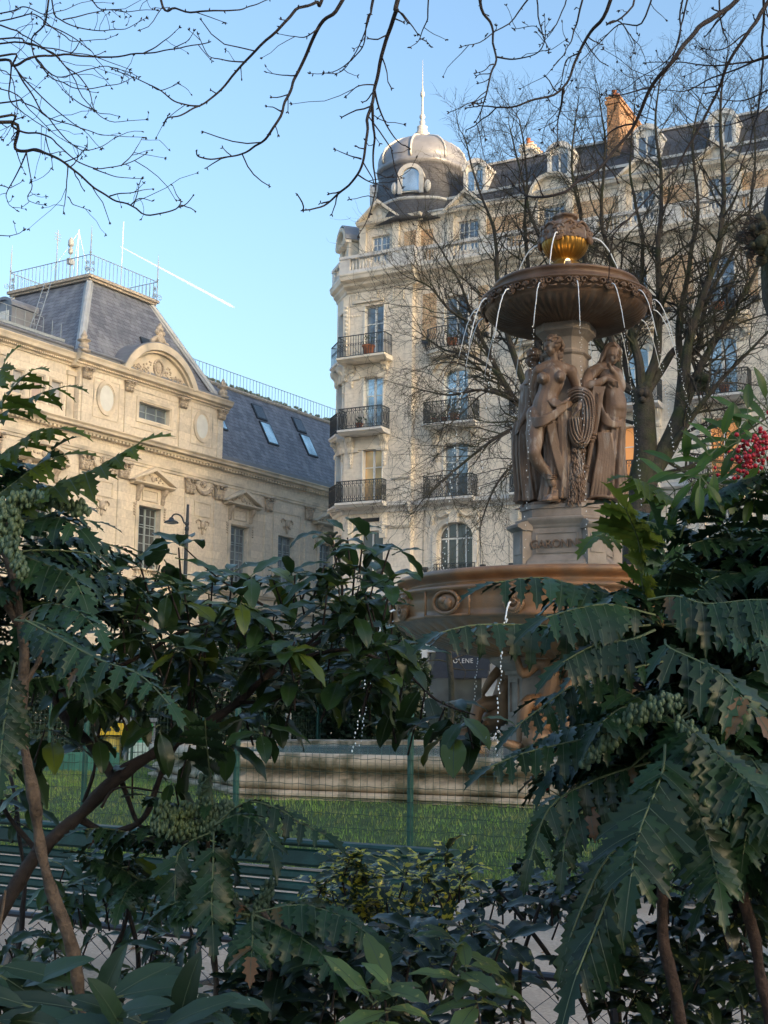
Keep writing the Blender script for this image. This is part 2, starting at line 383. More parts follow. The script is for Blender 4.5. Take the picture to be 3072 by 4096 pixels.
# ================= old library (left) =================
FB = Frame(P(590, 2200, 62), 32)
lib = empty('library_building', FB.O, FB.rz, label='long pale stone library with carved classical facade and slate mansard pavilion roof', cat='building')
X0, X1 = -16.0, 27.0
PL, PR = -4.95, 5.25            # pavilion
wins = [(-.76,.78,8.19,11.15),(6.15,7.62,8.15,11.1),(10.27,11.75,8.2,11.08),(14.2,15.5,8.2,11.1),(-7.75,-6.2,8.2,11.15),(-13.8,-12.3,8.2,11.15),(19.6,20.9,8.2,11.1)]
low = [(-.6,.6,3.2,6.0),(6.3,7.5,3.2,6.0),(10.4,11.6,3.2,6.0),(14.3,15.4,3.2,6.0),(-7.6,-6.4,3.2,6.0)]
wl = MB(); wall_holes(wl, X0, X1, 0, 13.3, 0, wins+low, .32)
wl.quad((X0,0,0),(X0,12,0),(X0,12,17.3),(X0,0,17.3)); wl.quad((X1,0,0),(X1,12,0),(X1,12,13.5),(X1,0,13.5))
wl.build('wall', M['lib_stone'], lib)
# window frames
for i, (a,b,c,d) in enumerate(wins):
    o = add_window(lib, a,b,c,d,.26, cols=2, rows=(.14,.28,.42,.56,.68,.72,.86), fm=M['blue_paint'], gm=M['glass_dark'] if i in (0,4,5) else M['glass_mid'], fw=.08, mun=.03, sash=.12)
for a,b,c,d in low: add_window(lib, a,b,c,d,.26, cols=2, rows=(.25,.5,.75), fm=M['blue_paint'], gm=M['glass_dark'], fw=.08)
# entablature with dentils
t = MB()
t.prof([(.06,13.0),(-.06,13.0),(-.06,13.12),(-.10,13.14),(-.10,13.3),(.06,13.3)], X0, X1)
t.build('architrave', M['lib_trim'], lib)
t = MB(); t.prof([(.3,13.3),(-.03,13.3),(-.03,13.78),(.3,13.78)], X0, X1); t.build('frieze', M['lib_stone'], lib)
t = MB(); t.prof([(.3,13.78),(-.07,13.78),(-.12,13.85),(-.12,13.88),(-.30,13.89),(-.30,13.99),(-.50,14.02),(-.52,14.12),(-.60,14.2),(-.60,14.24),(.3,14.30)], X0, X1)
n = int((X1-X0)/.24)
t.build('main_cornice', M['lib_trim'], lib)
t = MB()
for k in range(n):
    x = X0+(k+.5)*(X1-X0)/n; t.box(x-.065, x+.065, -.285, -.12, 13.79, 13.888)
t.build('dentil_course', M['lib_trim'], lib)
# string courses and balustrade strip below the windows
t = MB(); t.prof([(.05,7.5),(-.1,7.5),(-.13,7.58),(-.2,7.64),(-.2,7.72),(.05,7.76)], X0, X1); t.prof([(.05,6.9),(-.12,6.9),(-.16,7.0),(.05,7.05)], X0, X1); t.prof([(.05,0),(-.25,0),(-.25,1.3),(-.15,1.4),(.05,1.4)], X0, X1)
t.build('string_course', M['lib_trim'], lib)
for (a,b,c,d) in wins:
    t = MB(); t.box(a-.25,b+.25,-.3,.0,7.76,7.84); baluster_row(t, a-.2, b+.2, 7.84, 8.12, -.2, .15, .045); t.box(a-.25,b+.25,-.3,.0,8.12,8.188); t.build('window_balustrade', M['lib_trim'], lib)
# pilasters + capitals
for xc, w_ in ((-1.95,.55),(2.75,.55),(5.0,.55),(9.2,.5),(12.9,.5),(17.0,.5),(-4.4,.6),(-9.6,.5),(-11.5,.5)):
    t = MB(); t.box(xc-w_/2, xc+w_/2, -.10, .01, 7.78, 12.2); t.build('pilaster', M['lib_stone'], lib)
    t = MB(); capital(t, xc, w_*1.15, 12.2, 12.98, -.09); t.build('capital', M['lib_carve'], lib, smooth=True)
# garland panels
def garland(x0, x1, z, y, nm='garland'):
    t = MB(); xc = (x0+x1)/2; w_ = x1-x0
    for k in range(13):
        f = k/12; x = x0+w_*f; zz = z-.36*w_*(1-(2*f-1)**2)*.8; r = .07+.05*math.sin(math.pi*f)
        t.sph((x,y-.06,zz),(r,.08,r),7,5); t.sph((x+.03,y-.1,zz-.05),(r*.6,.06,r*.6),6,4)
    for sx in (x0, x1):
        for q in range(4): t.sph((sx+random.uniform(-.04,.04), y-.05, z-.1-q*.11),(.06,.05,.07),6,4)
    t.sph((xc,y-.08,z+.02),(.12,.09,.14),8,6)
    for q in range(10):
        a = q*math.pi/5; t.sph((xc+.2*math.cos(a), y-.05, z+.02+.14*math.sin(a)),(.05,.04,.05),6,4)
    t.build(nm, M['lib_carve'], lib, smooth=True)
garland(3.15, 4.6, 12.82, 0); garland(-4.0, -2.4, 12.82, 0)
def mask_orn(xc, z, y, s=1.0, nm='carved_mask'):
    t = MB(); t.sph((xc,y-.06*s,z),(.14*s,.12*s,.2*s),9,7); t.sph((xc,y-.16*s,z-.02*s),(.03*s,.05*s,.06*s),6,4)
    for sx in (-1,1):
        t.tube([(xc+sx*.12*s,y-.04,z+.15*s),(xc+sx*.3*s,y-.04,z+.22*s),(xc+sx*.45*s,y-.04,z+.12*s),(xc+sx*.42*s,y-.04,z+.02*s)], [.03*s,.04*s,.035*s,.02*s], 6)
        t.tube([(xc+sx*.1*s,y-.04,z-.12*s),(xc+sx*.25*s,y-.04,z-.2*s),(xc+sx*.3*s,y-.04,z-.1*s)], [.03*s,.03*s,.02*s], 6)
    t.sph((xc,y-.05,z-.3*s),(.08*s,.06*s,.16*s),7,5)
    t.build(nm, M['lib_carve'], lib, smooth=True)
def panel_frame(x0,x1,z0,z1,y,w_=.06,d=.04,nm='panel_moulding',m='lib_trim'):
    t = MB(); t.box(x0,x1,y-d,y+.005,z1-w_,z1); t.box(x0,x1,y-d,y+.005,z0,z0+w_); t.box(x0,x0+w_,y-d,y+.005,z0+w_,z1-w_); t.box(x1-w_,x1,y-d,y+.005,z0+w_,z1-w_)
    t.build(nm, M[m], lib)
panel_frame(3.25,4.55,11.2,11.95,0); panel_frame(-3.9,-2.5,11.2,11.95,0); mask_orn(3.9,10.8,0,1.1); mask_orn(-3.2,10.8,0,1.1)
mask_orn(11.0,11.75,0,1.2)
panel_frame(9.75,12.3,7.9,12.35,0,.05,.03); mask_orn(-12.0,10.8,0,1.1)
# window surrounds and pediments
def pediment(xc, z, w_, h, y=-.02, arch=False):
    x0, x1 = xc-w_/2, xc+w_/2; p = .38; t = MB()
    t.prof([(y,z),(y-.22,z+.02),(y-p,z+.09),(y-p,z+.15),(y,z+.17)], x0, x1)
    if not arch:
        th = .14
        t.xz([(x0-.05,z+.171),(xc,z+h),(xc,z+h+th*1.25),(x0-.12,z+.171)], y-p, y); t.xz([(xc,z+h),(x1+.05,z+.171),(x1+.12,z+.171),(xc,z+h+th*1.25)], y-p, y)
        t.xz([(x0+.1,z+.172),(x1-.1,z+.172),(xc,z+h-.02)], y-.12, y)
    else:
        a = arc_pts(xc, z+.17, w_/2-.1, math.pi, 0, 14, h-.17); b = arc_pts(xc, z+.17, w_/2+.05, math.pi, 0, 14, h-.02)
        ringxz(t, a, b, y-p, y); t.xz(a, y-.12, y)
    t.build('pediment', M['lib_trim'], lib)
    t = MB(); t.sph((xc,y-.17,z+.17+(h-.17)*.38),(.13,.08,.15),10,7)
    for q in range(16):
        sx = random.choice((-1,1)); f = random.uniform(.12,.62); x = xc+sx*f*w_/2; t.sph((x,y-.14,z+.2+random.uniform(0,(1-f)*h*.6)),(.06,.05,.05),6,4)
    t.build('pediment_carving', M['lib_carve'], lib, smooth=True)
for xc, kind in ((0.01,0),(6.9,0),(14.85,0),(-6.97,1),(-13.05,0)):
    w_ = 1.5; z1 = 11.15
    t = MB()
    for sx in (-1,1):
        x = xc+sx*(w_/2+.11); t.box(x-.1,x+.1,-.06,.01,8.2,z1); 
    t.box(xc-w_/2-.21,xc+w_/2+.21,-.08,.01,z1,z1+.17); t.build('window_surround', M['lib_trim'], lib)
    t = MB()
    for sx in (-1,1):
        scroll_console(t, xc+sx*(w_/2+.12), .2, z1+.2, z1+.93, -.0, .3); drop(t, xc+sx*(w_/2+.3), z1+.1, z1-.55, -.02, .09)
    t.build('console', M['lib_carve'], lib)
    panel_frame(xc-.55, xc+.55, z1+.26, z1+.82, -.02); pediment(xc, z1+.94, 2.85, .78, arch=bool(kind))
# attic of the pavilion and its left continuation
at = MB(); XA = X0
r0 = (-1.01,1.16,15.3,16.08)
wall_holes(at, PL, PR, 14.30, 16.95, -.05, [r0], .3)
at.quad((PL,-.05,14.3),(PL,-.05,16.95),(PL,.3,16.95),(PL,.3,14.3)); at.quad((PR,-.05,14.3),(PR,10,14.3),(PR,10,16.95),(PR,-.05,16.95))
blind = [(-8.52,-7.98,14.98,15.95),(-7.43,-6.85,14.98,15.95),(-6.30,-5.72,14.98,15.95),(-12.9,-12.3,14.98,15.95),(-11.8,-11.2,14.98,15.95),(-14.0,-13.4,14.98,15.95)]
wall_holes(at, XA, PL, 14.30, 16.95, .28, blind, .14)
at.build('attic_wall', M['lib_stone'], lib)
for i, (a,b,c,d) in enumerate(blind):
    t = MB(); t.box(a,b,.40,.42,c,d); t.build('blind_panel', M['panel_pink'] if i == 1 else M['panel_grey'], lib)
    panel_frame(a-.14,b+.14,c-.14,d+.14,.28,.1,.05,'blind_window_surround')
add_window(lib, *r0, .2, cols=1, rows=(.5,), fm=M['blue_paint'], gm=M['glass_mid'], cas=3, fw=.07)
panel_frame(r0[0]-.22,r0[1]+.22,r0[2]-.22,r0[3]+.22,-.05,.16,.05); panel_frame(r0[0]-.6,r0[1]+.6,14.75,16.6,-.05,.05,.03)
for xc in (-3.22, 3.58):
    t = MB(); n_ = 28
    ringxz(t, arc_pts(xc,15.75,.50,0,2*math.pi,n_,.66), arc_pts(xc,15.75,.66,0,2*math.pi,n_,.82), -.13,-.045); ringxz(t, arc_pts(xc,15.75,.45,0,2*math.pi,n_,.61), arc_pts(xc,15.75,.50,0,2*math.pi,n_,.66), -.09,-.045)
    o = t.build('round_window_surround', M['lib_trim'], lib)
    t = MB(); t.xz(arc_pts(xc,15.75,.45,0,2*math.pi*(n_-1)/n_,n_-1,.61), -.07, -.052); t.build('blind', M['panel_white'], o)
    panel_frame(xc-.85,xc+.85,14.75,16.6,-.05,.05,.03)
for xc in (-4.62,-1.85,2.0,4.95):
    t = MB(); t.box(xc-.2,xc+.2,-.14,-.045,14.32,16.35); t.build('pilaster', M['lib_stone'], lib)
    t = MB(); capital(t, xc, .5, 16.35, 16.85, -.13); t.build('capital', M['lib_carve'], lib, smooth=True)
for xc in (-5.2,-9.3): 
    t = MB(); t.box(xc-.2,xc+.2,.20,.281,14.32,16.4); t.box(xc-.26,xc+.26,.14,.281,16.4,16.6); t.build('pilaster', M['lib_trim'], lib)
up_c = lambda y: [(y+.3,16.85),(y-.04,16.85),(y-.07,16.95),(y-.16,16.97),(y-.16,17.05),(y-.33,17.12),(y-.36,17.25),(y-.42,17.34),(y-.42,17.38),(y+.3,17.42)]
t = MB(); t.prof(up_c(-.05), PL-.35, PR+.35); t.prof(up_c(.26), XA, PL-.352)
t.T = Matrix.Translation((PR,0,0)) @ Matrix.Rotation(R(90),4,'Z'); t.prof(up_c(-.0), .3, 9.5); t.T = None
t.build('attic_cornice', M['lib_trim'], lib)
t = MB(); n = int((PL-XA)/.11)
for k in range(n): x = XA+(k+.5)*.11; t.box(x-.03,x+.03,.05,.2,16.97,17.04)
n = int((PR-PL)/.11)
for k in range(n): x = PL+(k+.5)*.11; t.box(x-.03,x+.03,-.25,-.12,16.97,17.04)
t.build('dentil_course', M['lib_trim'], lib)
# segmental pediment
xc = .12; t = MB(); zb = 17.42
a0 = R(155); a1 = R(25); rr = 2.9; cz = zb-rr*math.sin(R(25))-.02
ringxz(t, arc_pts(xc,cz,rr-.34,a0,a1,22), arc_pts(xc,cz,rr,a0,a1,22), -.46, .4)
ringxz(t, arc_pts(xc,cz,rr-.46,a0,a1,22), arc_pts(xc,cz,rr-.342,a0,a1,22), -.30, .4)
t.xz([(x,max(z,17.0)) for x,z in arc_pts(xc,cz,rr-.45,R(158),R(22),22)], -.12, .35)
t.build('segmental_pediment', M['lib_trim'], lib)
t = MB(); ringxz(t, arc_pts(xc,cz,rr+.004,R(152),R(28),22), arc_pts(xc,cz,rr+.05,R(152),R(28),22), -.44, 1.8); t.build('pediment_flashing', M['zinc'], lib)
t = MB(); ringxz(t, arc_pts(xc,17.93,.27,0,2*math.pi,20,.33), arc_pts(xc,17.93,.38,0,2*math.pi,20,.45), -.2,-.1); t.sph((xc,-.14,17.93),(.2,.1,.26),14,10)
for q in range(90):
    sx = random.choice((-1,1)); f = random.random(); x = xc+sx*(.5+1.25*f); t.sph((x,-.14,17.5+random.uniform(.02,.72*(1-f*.75))),(random.uniform(.04,.08),.05,random.uniform(.03,.06)),6,4)
t.build('pediment_carving', M['lib_carve'], lib, smooth=True)
t = MB(); zt = cz+rr
for sx in (-1,1):
    t.tube([(xc+sx*.08,-.1,zt+.1),(xc+sx*.2,-.15,zt+.4),(xc+sx*.3,-.12,zt+.3),(xc+sx*.5,-.1,zt+.08)],[.12,.13,.1,.1],8)
    t.sph((xc+sx*.52,-.15,zt+.1),(.14,.12,.14),8,6); t.sph((xc+sx*.22,-.15,zt+.62),(.13,.1,.13),8,6)
t.sph((xc,-.12,zt+.35),(.2,.16,.4),9,7); t.sph((xc,-.12,zt+.8),(.24,.14,.18),9,7); t.sph((xc,-.12,zt+.98),(.12,.1,.12),8,6)
t.build('pediment_crest', M['lib_carve'], lib, smooth=True)
# pavilion mansard roof
rb = [(-4.75,.25),(5.05,.25),(5.05,9.8),(-4.75,9.8)]; rt = [(-2.1,2.5),(2.3,2.5),(2.3,7.6),(-2.1,7.6)]; ZB, ZT = 17.5, 22.2
def lerp2(a,b,f): return (a[0]+(b[0]-a[0])*f, a[1]+(b[1]-a[1])*f)
t = MB()
lv = [(0,-.02),(.06,.09),(1,1)]
for j in range(2):
    f0, f1 = lv[j], lv[j+1]
    for k in range(4):
        k2 = (k+1)%4; z0_ = ZB+(ZT-ZB)*f0[0]; z1_ = ZB+(ZT-ZB)*f1[0]
        A = lerp2(rb[k],rt[k],f0[1]); B_ = lerp2(rb[k2],rt[k2],f0[1]); C_ = lerp2(rb[k2],rt[k2],f1[1]); D_ = lerp2(rb[k],rt[k],f1[1])
        t.quad((*A,z0_),(*B_,z0_),(*C_,z1_),(*D_,z1_))
t.quad(*[(*p,ZT) for p in rt])
roof = t.build('mansard_roof', M['slate'], lib)
for k in range(4):   # lead hips
    t = MB()
    A = Vector((*rb[k],ZB+.12)); B_ = Vector((*rt[k],ZT-.1)); t.tube([A,B_], .16, 8); 
    o_ = Vector(((.18 if k in (0,3) else -.18), (.18 if k in (0,1) else -.18), 0))
    t.tube([A+Vector((o_.x*1.3,-abs(o_.y)*.0,0)),B_+Vector((o_.x*1.3,0,0))], .05, 6); t.tube([A+Vector((0,o_.y*1.3,0)),B_+Vector((0,o_.y*1.3,0))], .05, 6)
    t.build('lead_hip', M['zinc_light'], roof)
t = MB()
for k in range(4):
    a = rt[k]; b = rt[(k+1)%4]; t.tube([(*a,ZT-.25),(*b,ZT-.25)], .07, 6)
t.box(rt[0][0]-.2,rt[1][0]+.2,rt[0][1]-.2,rt[2][1]+.2,ZT-.1,ZT+.02); t.box(rt[0][0]-.3,rt[1][0]+.3,rt[0][1]-.3,rt[2][1]+.3,ZT+.02,ZT+.16)
t.build('roof_platform', M['lib_carve'], roof)
t = MB(); t.box(PL-.3,PR+.3,-.15,.32,17.42,17.6); t.box(XA,PL-.302,.12,.6,17.42,17.6); t.tube([(XA,.1,17.66),(PL-.35,.1,17.66)],.07,8); t.tube([(PL-.3,-.2,17.66),(xc-2.5,-.2,17.66)],.06,8); t.build('gutter', M['zinc'], lib)
t = MB(); fx = .72; A = Vector(lerp2(rb[0],rt[0],.0)).to_3d()
# small roof hatch on the front slope
def slope_pt(x, z, off=0): f = (z-ZB)/(ZT-ZB); y = .25+2.25*f; return (x, y-off*.9, z+off*.43)
t.add([slope_pt(1.0,18.9,.06),slope_pt(1.0,19.75,.06),slope_pt(.3,19.75,.06),slope_pt(.3,18.9,.06),slope_pt(1.0,18.9,-.05),slope_pt(1.0,19.75,-.05),slope_pt(.3,19.75,-.05),slope_pt(.3,18.9,-.05)], [(0,1,2,3),(0,4,5,1),(1,5,6,2),(2,6,7,3),(3,7,4,0)])
t.build('roof_hatch', M['iron'], roof)
# dormer door on the left slope (the slope facing -x)
t = MB(); t.T = Matrix.Translation((-4.3,5.6,18.4)) @ Matrix.Rotation(R(-90),4,'Z')
t.box(-.55,.55,-.25,1.6,0,2.2); ringxz(t, arc_pts(0,2.2,.5,math.pi,0,10,.35), arc_pts(0,2.2,.66,math.pi,0,10,.5), -.35,1.7); t.xz(arc_pts(0,2.2,.5,math.pi,0,10,.35), -.24,1.6)
t.T = None; dm = t.build('dormer', M['zinc'], roof)
t = MB(); t.T = Matrix.Translation((-4.3,5.6,18.4)) @ Matrix.Rotation(R(-90),4,'Z')
t.box(-.38,.38,-.27,-.252,.15,2.0); t.build('dormer_door', M['panel_white'], dm)
# urn finials
def finial(x,y,z,s=1.0,par=lib):
    t = MB(); t.box(x-.24*s,x+.24*s,y-.24*s,y+.24*s,z,z+.12*s); t.lathe([(.2*s,0),(.26*s,.1*s),(.26*s,.22*s),(.15*s,.34*s),(.3*s,.42*s),(.33*s,.46*s),(.12*s,.55*s),(.17*s,.66*s),(.1*s,.8*s),(.03*s,.95*s)],12,(x,y,z+.12*s)); t.build('roof_finial', M['lib_carve'], par, smooth=True)
finial(PL+.15,-.05,17.55,.95); finial(PR-.1,-.05,17.55,.95)
# roof railing with corner scrolls and rods
t = MB(); Z0, Z1 = ZT+.16, ZT+1.15
cn = [(rt[0][0]-.2,rt[0][1]-.2),(rt[1][0]+.2,rt[1][1]-.2),(rt[2][0]+.2,rt[2][1]+.2),(rt[3][0]-.2,rt[3][1]+.2)]
for k in range(4):
    a = cn[k]; b = cn[(k+1)%4]; L = math.dist(a,b); n_ = int(L/.26)
    for zz in (Z0+.03, Z1): t.tube([(*a,zz),(*b,zz)], .022, 5)
    for q in range(1,n_): p_ = lerp2(a,b,q/n_); t.tube([(*p_,Z0),(*p_,Z1)], .013, 4, False)
    for e, s_ in ((a,1),(b,-1)):
        d_ = ((b[0]-a[0])/L*s_, (b[1]-a[1])/L*s_)
        for zc, r_ in ((Z0+.25,.14),(Z0+.6,.11)):
            pts = [(e[0]+d_[0]*(.18+r_*(1-i/16)*math.cos(i*.9)), e[1]+d_[1]*(.18+r_*(1-i/16)*math.cos(i*.9)), zc+r_*(1-i/16)*math.sin(i*.9)) for i in range(13)]
            t.tube(pts, .016, 4, False)
    t.tube([(*a,Z0),(*a,Z1+.9)], .03, 6); t.tube([(*a,Z1+.9),(*a,Z1+1.5)], [.028,.004], 6); t.sph((*a,Z1+.1),.06,6,5)
    ox = 1 if k in (1,2) else -1; oy = 1 if k in (2,3) else -1
    pts = [(a[0]+ox*(.22-.18*math.cos(i*.8)*(1-i/13)), a[1], Z0+.2+.18*math.sin(i*.8)*(1-i/13)) for i in range(11)]; t.tube(pts, .016, 4, False)
t.build('roof_railing', M['rail_grey'], lib)
t = MB(); y_ = 5.2
t.tube([(-.3,y_,ZT+.1),(-.3,y_,ZT+3.6)],.022,6); t.tube([(-.3,y_,ZT+3.5),(-2.0,y_,ZT+.9)],.008,4); t.tube([(-.3,y_,ZT+3.5),(.6,y_,ZT+1.2)],.012,4); t.tube([(-.3,y_,ZT+3.5),(.3,y_+1,ZT+1.2)],.012,4)
t.tube([(1.0,3.4,ZT+.1),(1.0,3.4,ZT+4.1)],.018,6); t.build('mast', M['white_paint'], lib)
t = MB(); t.tube([(-2.1,4.8,ZT+.1),(-2.1,4.8,ZT+2.9)],.025,6)
for zz in (2.4,2.55,2.7): t.tube([(-2.3,4.8,ZT+zz),(-1.9,4.8,ZT+zz)],.015,4)
t.tube([(-1.0,5.0,ZT+.1),(-1.0,5.0,ZT+2.0)],.02,6); t.box(-1.15,-.85,4.9,5.1,ZT+1.5,ZT+1.8)
t.lathe([(.02,2.0),(.12,2.1),(.12,2.3),(.05,2.4),(.15,2.5),(.14,2.75),(.05,2.9)],10,(-1.0,5.0,ZT)); t.build('antenna', M['rail_grey'], lib)
# roof of the left continuation: low slope, railing, small ladder
t = MB(); t.add([(XA,.4,17.6),(-4.3,.4,17.6),(-4.0,1.7,18.35),(XA,1.7,18.35)],[(0,1,2,3)]); t.add([(XA,1.7,18.35),(-4.0,1.7,18.35),(-4.0,9,18.5),(XA,9,18.5)],[(0,1,2,3)])
t.build('low_roof', M['slate'], lib)
t = MB(); t.box(XA,-4.3,1.66,1.86,18.36,18.5)
for q in range(22):
    x = XA+q*.55
    if x > -4.4: break
    t.tube([(x,1.8,18.4),(x,1.8,19.25)],.018,4,False)
for zz in (18.8,19.25): t.tube([(XA,1.8,zz),(-5.6,1.8,zz)],.016,4,False)
for sx in (0,.35): t.tube([(-5.9+sx,2.4,18.4),(-3.6+sx,3.9,21.9)],.02,4,False)
for q in range(10): f = q/10; t.tube([(-5.9+2.3*f,2.4+1.5*f,18.4+3.5*f),(-5.55+2.3*f,2.4+1.5*f,18.4+3.5*f)],.012,4,False)
t.build('roof_guard_rail', M['rail_grey'], lib)
# right wing roof with skylights
t = MB(); t.quad((PR,.45,14.7),(X1,.45,14.7),(X1,2.9,19.35),(PR,2.9,19.35)); t.quad((PR,2.9,19.35),(X1,2.9,19.35),(X1,9,19.6),(PR,9,19.6)); t.quad((X1,.45,14.7),(X1,9,14.7),(X1,9,19.6),(X1,2.9,19.35))
wr = t.build('wing_roof', M['slate'], lib)
t = MB(); t.box(PR,X1,.0,.5,14.3,14.62); t.box(PR,X1,-.1,.1,14.3,14.46); t.build('parapet', M['zinc'], lib)
t = MB(); t.tube([(PR,2.86,19.3),(X1,2.86,19.3)],.12,8); t.build('ridge_flashing', M['lib_carve'], wr)
t = MB()
n_ = int((X1-PR)/.3)
for q in range(n_+1): x = PR+q*.3; t.tube([(x,3.2,19.4),(x,3.2,20.4)],.014,4,False)
for zz in (20.4,): t.tube([(PR,3.2,zz),(X1,3.2,zz)],.02,4,False)
t.build('ridge_railing', M['rail_grey'], lib)
t = MB()
for q in range(200): x = random.uniform(PR,X1); t.sph((x,3.0+random.uniform(-.1,.1),19.45+random.uniform(0,.12)),(.12,.08,.09),6,4)
t.build('ridge_cresting', mat('weathered_green_crest',(.28,.32,.24),.9,.3,5,.4), wr, smooth=True)
def wy(z): return .45+2.45*(z-14.7)/4.65
def skylight(x, z0, z1, w_, gl):
    t = MB(); off = .07
    def q(xx, z, o_): return (xx, wy(z)-o_*.88, z+o_*.46)
    t.add([q(x,z0,off),q(x+w_,z0,off),q(x+w_,z1,off),q(x,z1,off),q(x,z0,-.02),q(x+w_,z0,-.02),q(x+w_,z1,-.02),q(x,z1,-.02)], [(0,1,2,3),(0,4,5,1),(1,5,6,2),(2,6,7,3),(3,7,4,0)])
    o = t.build('skylight', M['iron'], wr)
    t = MB(); m_ = .08; t.quad(q(x+m_,z0+m_,off+.012),q(x+w_-m_,z0+m_,off+.012),q(x+w_-m_,z1-m_,off+.012),q(x+m_,z1-m_,off+.012)); t.build('pane', gl, o)
for x in (6.35, 10.9, 14.75):
    skylight(x+.0, 16.35, 17.7, 1.0, M['glass_roof'])
    if x > 6: skylight(x-.05, 17.85, 18.75, .95, M['glass_dark'])
# ================= apartment building with corner tower (right) =================
FW = Frame(P(1667, 2000, 57), 118)
apt = empty('apartment_building', FW.O, FW.rz, label='cream stone apartment building with a domed slate corner tower, iron balconies and brick panels', cat='building')
XE = 46.0
ZA, ZBB, ZC = 10.75, 14.02, 17.35      # balcony floors
bays = [1.85, 5.85, 9.85, 13.4, 17.3, 21.2, 25.1, 29.0, 32.9, 36.8, 40.7]
HW = .62
holes = []
for b in bays:
    for z in (ZA, ZBB, ZC): holes.append((b-HW, b+HW, z+.02, z+2.5))
    holes.append((b-.83, b+.83, 7.7, 9.78))
    holes.append((b-1.25, b+1.25, .3, 4.2))
w_ = MB(); wall_holes(w_, -.15, XE, 0, 21.0, 0, holes, .28)
for b in bays:
    arch_fill(w_, b-.83, b+.83, 9.1, 9.78, 0, .28)
    arch_fill(w_, b-HW, b+HW, ZBB+2.1, ZBB+2.5, 0.001, .28)
w_.quad((XE,0,0),(XE,12,0),(XE,12,21),(XE,0,21)); w_.quad((-3.4,12,0),(XE,12,0),(XE,12,24),(-3.4,12,24))
w_.build('wall', M['haus_stone'], apt)
# tower block: front face, chamfer, side face
TX0, TX1, TY = -3.5, -.14, -.32
tw = (-2.58, -1.52)
th = [(tw[0], tw[1], z+.02, z+2.5) for z in (ZA, ZBB, ZC)]+[(tw[0]-.05, tw[1]+.05, 7.3, 9.55), (-2.9,-1.0,.4,4.2)]
t = MB(); wall_holes(t, TX0, TX1, 0, 21.0, TY, th, .28)
t.quad((TX1,TY,0),(TX1,0.05,0),(TX1,0.05,21),(TX1,TY,21))
t.build('tower_front_wall', M['haus_stone'], apt)
CH = 1.6; c45 = math.cos(R(45))
# chamfer frame as a local transform: x' runs from left to right along the chamfer
Tch = Matrix.Translation((TX0-CH*c45, TY+CH*c45, 0)) @ Matrix.Rotation(R(-45), 4, 'Z')
t = MB(); t.T = Tch
ch_h = [(.42, 1.33, z+.02, z+2.5) for z in (ZA, ZBB, ZC)]+[(.42,1.33,7.3,9.5)]
wall_holes(t, 0, CH, 0, 21.0, 0, ch_h, .25)
t.T = None
qx, qy = TX0-CH*c45, TY+CH*c45
t.quad((qx,qy,0),(qx,16,0),(qx,16,21),(qx,qy,21))
t.build('tower_corner_wall', M['haus_stone'], apt)
class Sub:   # lets add_window etc work in the chamfer frame
    pass
chp = empty('tower_corner', (qx,qy,0), R(-45), parent=apt)
# ---- windows of the wing
def flat_window(par, a, b, z0, z1, y, gl, open_=False, shut=True):
    o = add_window(par, a, b, z0, z1, y, cols=1, rows=(.66,), gm=gl, fw=.07, sash=.1, mun=.035)
    if shut:
        t = MB()
        for sx, xx in ((1,a),(-1,b)):
            t.box(min(xx,xx+sx*.045), max(xx,xx+sx*.045), y-.22, y-.01, z0, z1-.02)
        t.build('folded_shutter', M['white_paint'], o)
    return o
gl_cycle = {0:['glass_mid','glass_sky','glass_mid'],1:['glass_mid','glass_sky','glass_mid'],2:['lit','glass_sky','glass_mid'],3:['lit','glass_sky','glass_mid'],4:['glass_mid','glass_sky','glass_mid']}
for i, b in enumerate(bays):
    for j, z in enumerate((ZA, ZBB, ZC)):
        if b > 20: gm = M['glass_mid']; 
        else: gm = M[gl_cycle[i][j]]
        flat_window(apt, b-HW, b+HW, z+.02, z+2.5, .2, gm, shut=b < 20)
    add_window(apt, b-.83, b+.83, 7.7, 9.78, .2, cols=2, rows=(.66,), gm=M['glass_dark'], fw=.06, arched=9.1, mun=.06)
for j, z in enumerate((ZA, ZBB, ZC)):
    flat_window(apt, tw[0], tw[1], z+.02, z+2.5, TY+.18, M[('lit','glass_sky','glass_mid')[j]] if j else M['glass_warm'] if 'glass_warm' in M else M['glass_mid'])
    flat_window(chp, .42, 1.33, z+.02, z+2.5, .15, M['glass_mid'])
add_window(apt, tw[0]-.05, tw[1]+.05, 7.3, 9.55, TY+.18, cols=1, rows=(.66,), gm=M['glass_dark'], fw=.07)
add_window(chp, .42, 1.33, 7.3, 9.5, .15, cols=1, rows=(.66,), gm=M['glass_dark'])
# ---- horizontal bands
def band(nm, y, z0, z1, proj, m='haus_trim', front=(TX0,TX1), wing=True, corner=True, x1=XE):
    t = MB(); pts = lambda yy: [(yy+.04,z0),(yy-.25*proj,z0),(yy-.4*proj,z0+.35*(z1-z0)),(yy-.85*proj,z0+.5*(z1-z0)),(yy-proj,z0+.62*(z1-z0)),(yy-proj,z1),(yy+.04,z1+.001)]
    t.prof(pts(TY), TX0, TX1+.0); 
    if wing: t.prof(pts(0), TX1+.002, x1)
    o = t.build(nm, M[m], apt)
    if corner:
        proj *= .55; t = MB(); t.prof(pts(0), -.06, CH+.06); t.build(nm, M[m], chp)
band('balcony_string', 0, ZA-.42, ZA-.02, .34, 'haus_white')
band('band_below', 0, 8.95+.9, 9.98+.0, .10) if False else None
band('shop_cornice', 0, 6.3, 6.85, .38, 'haus_white'); band('shop_band', 0, 4.75, 5.0, .16, 'haus_white')
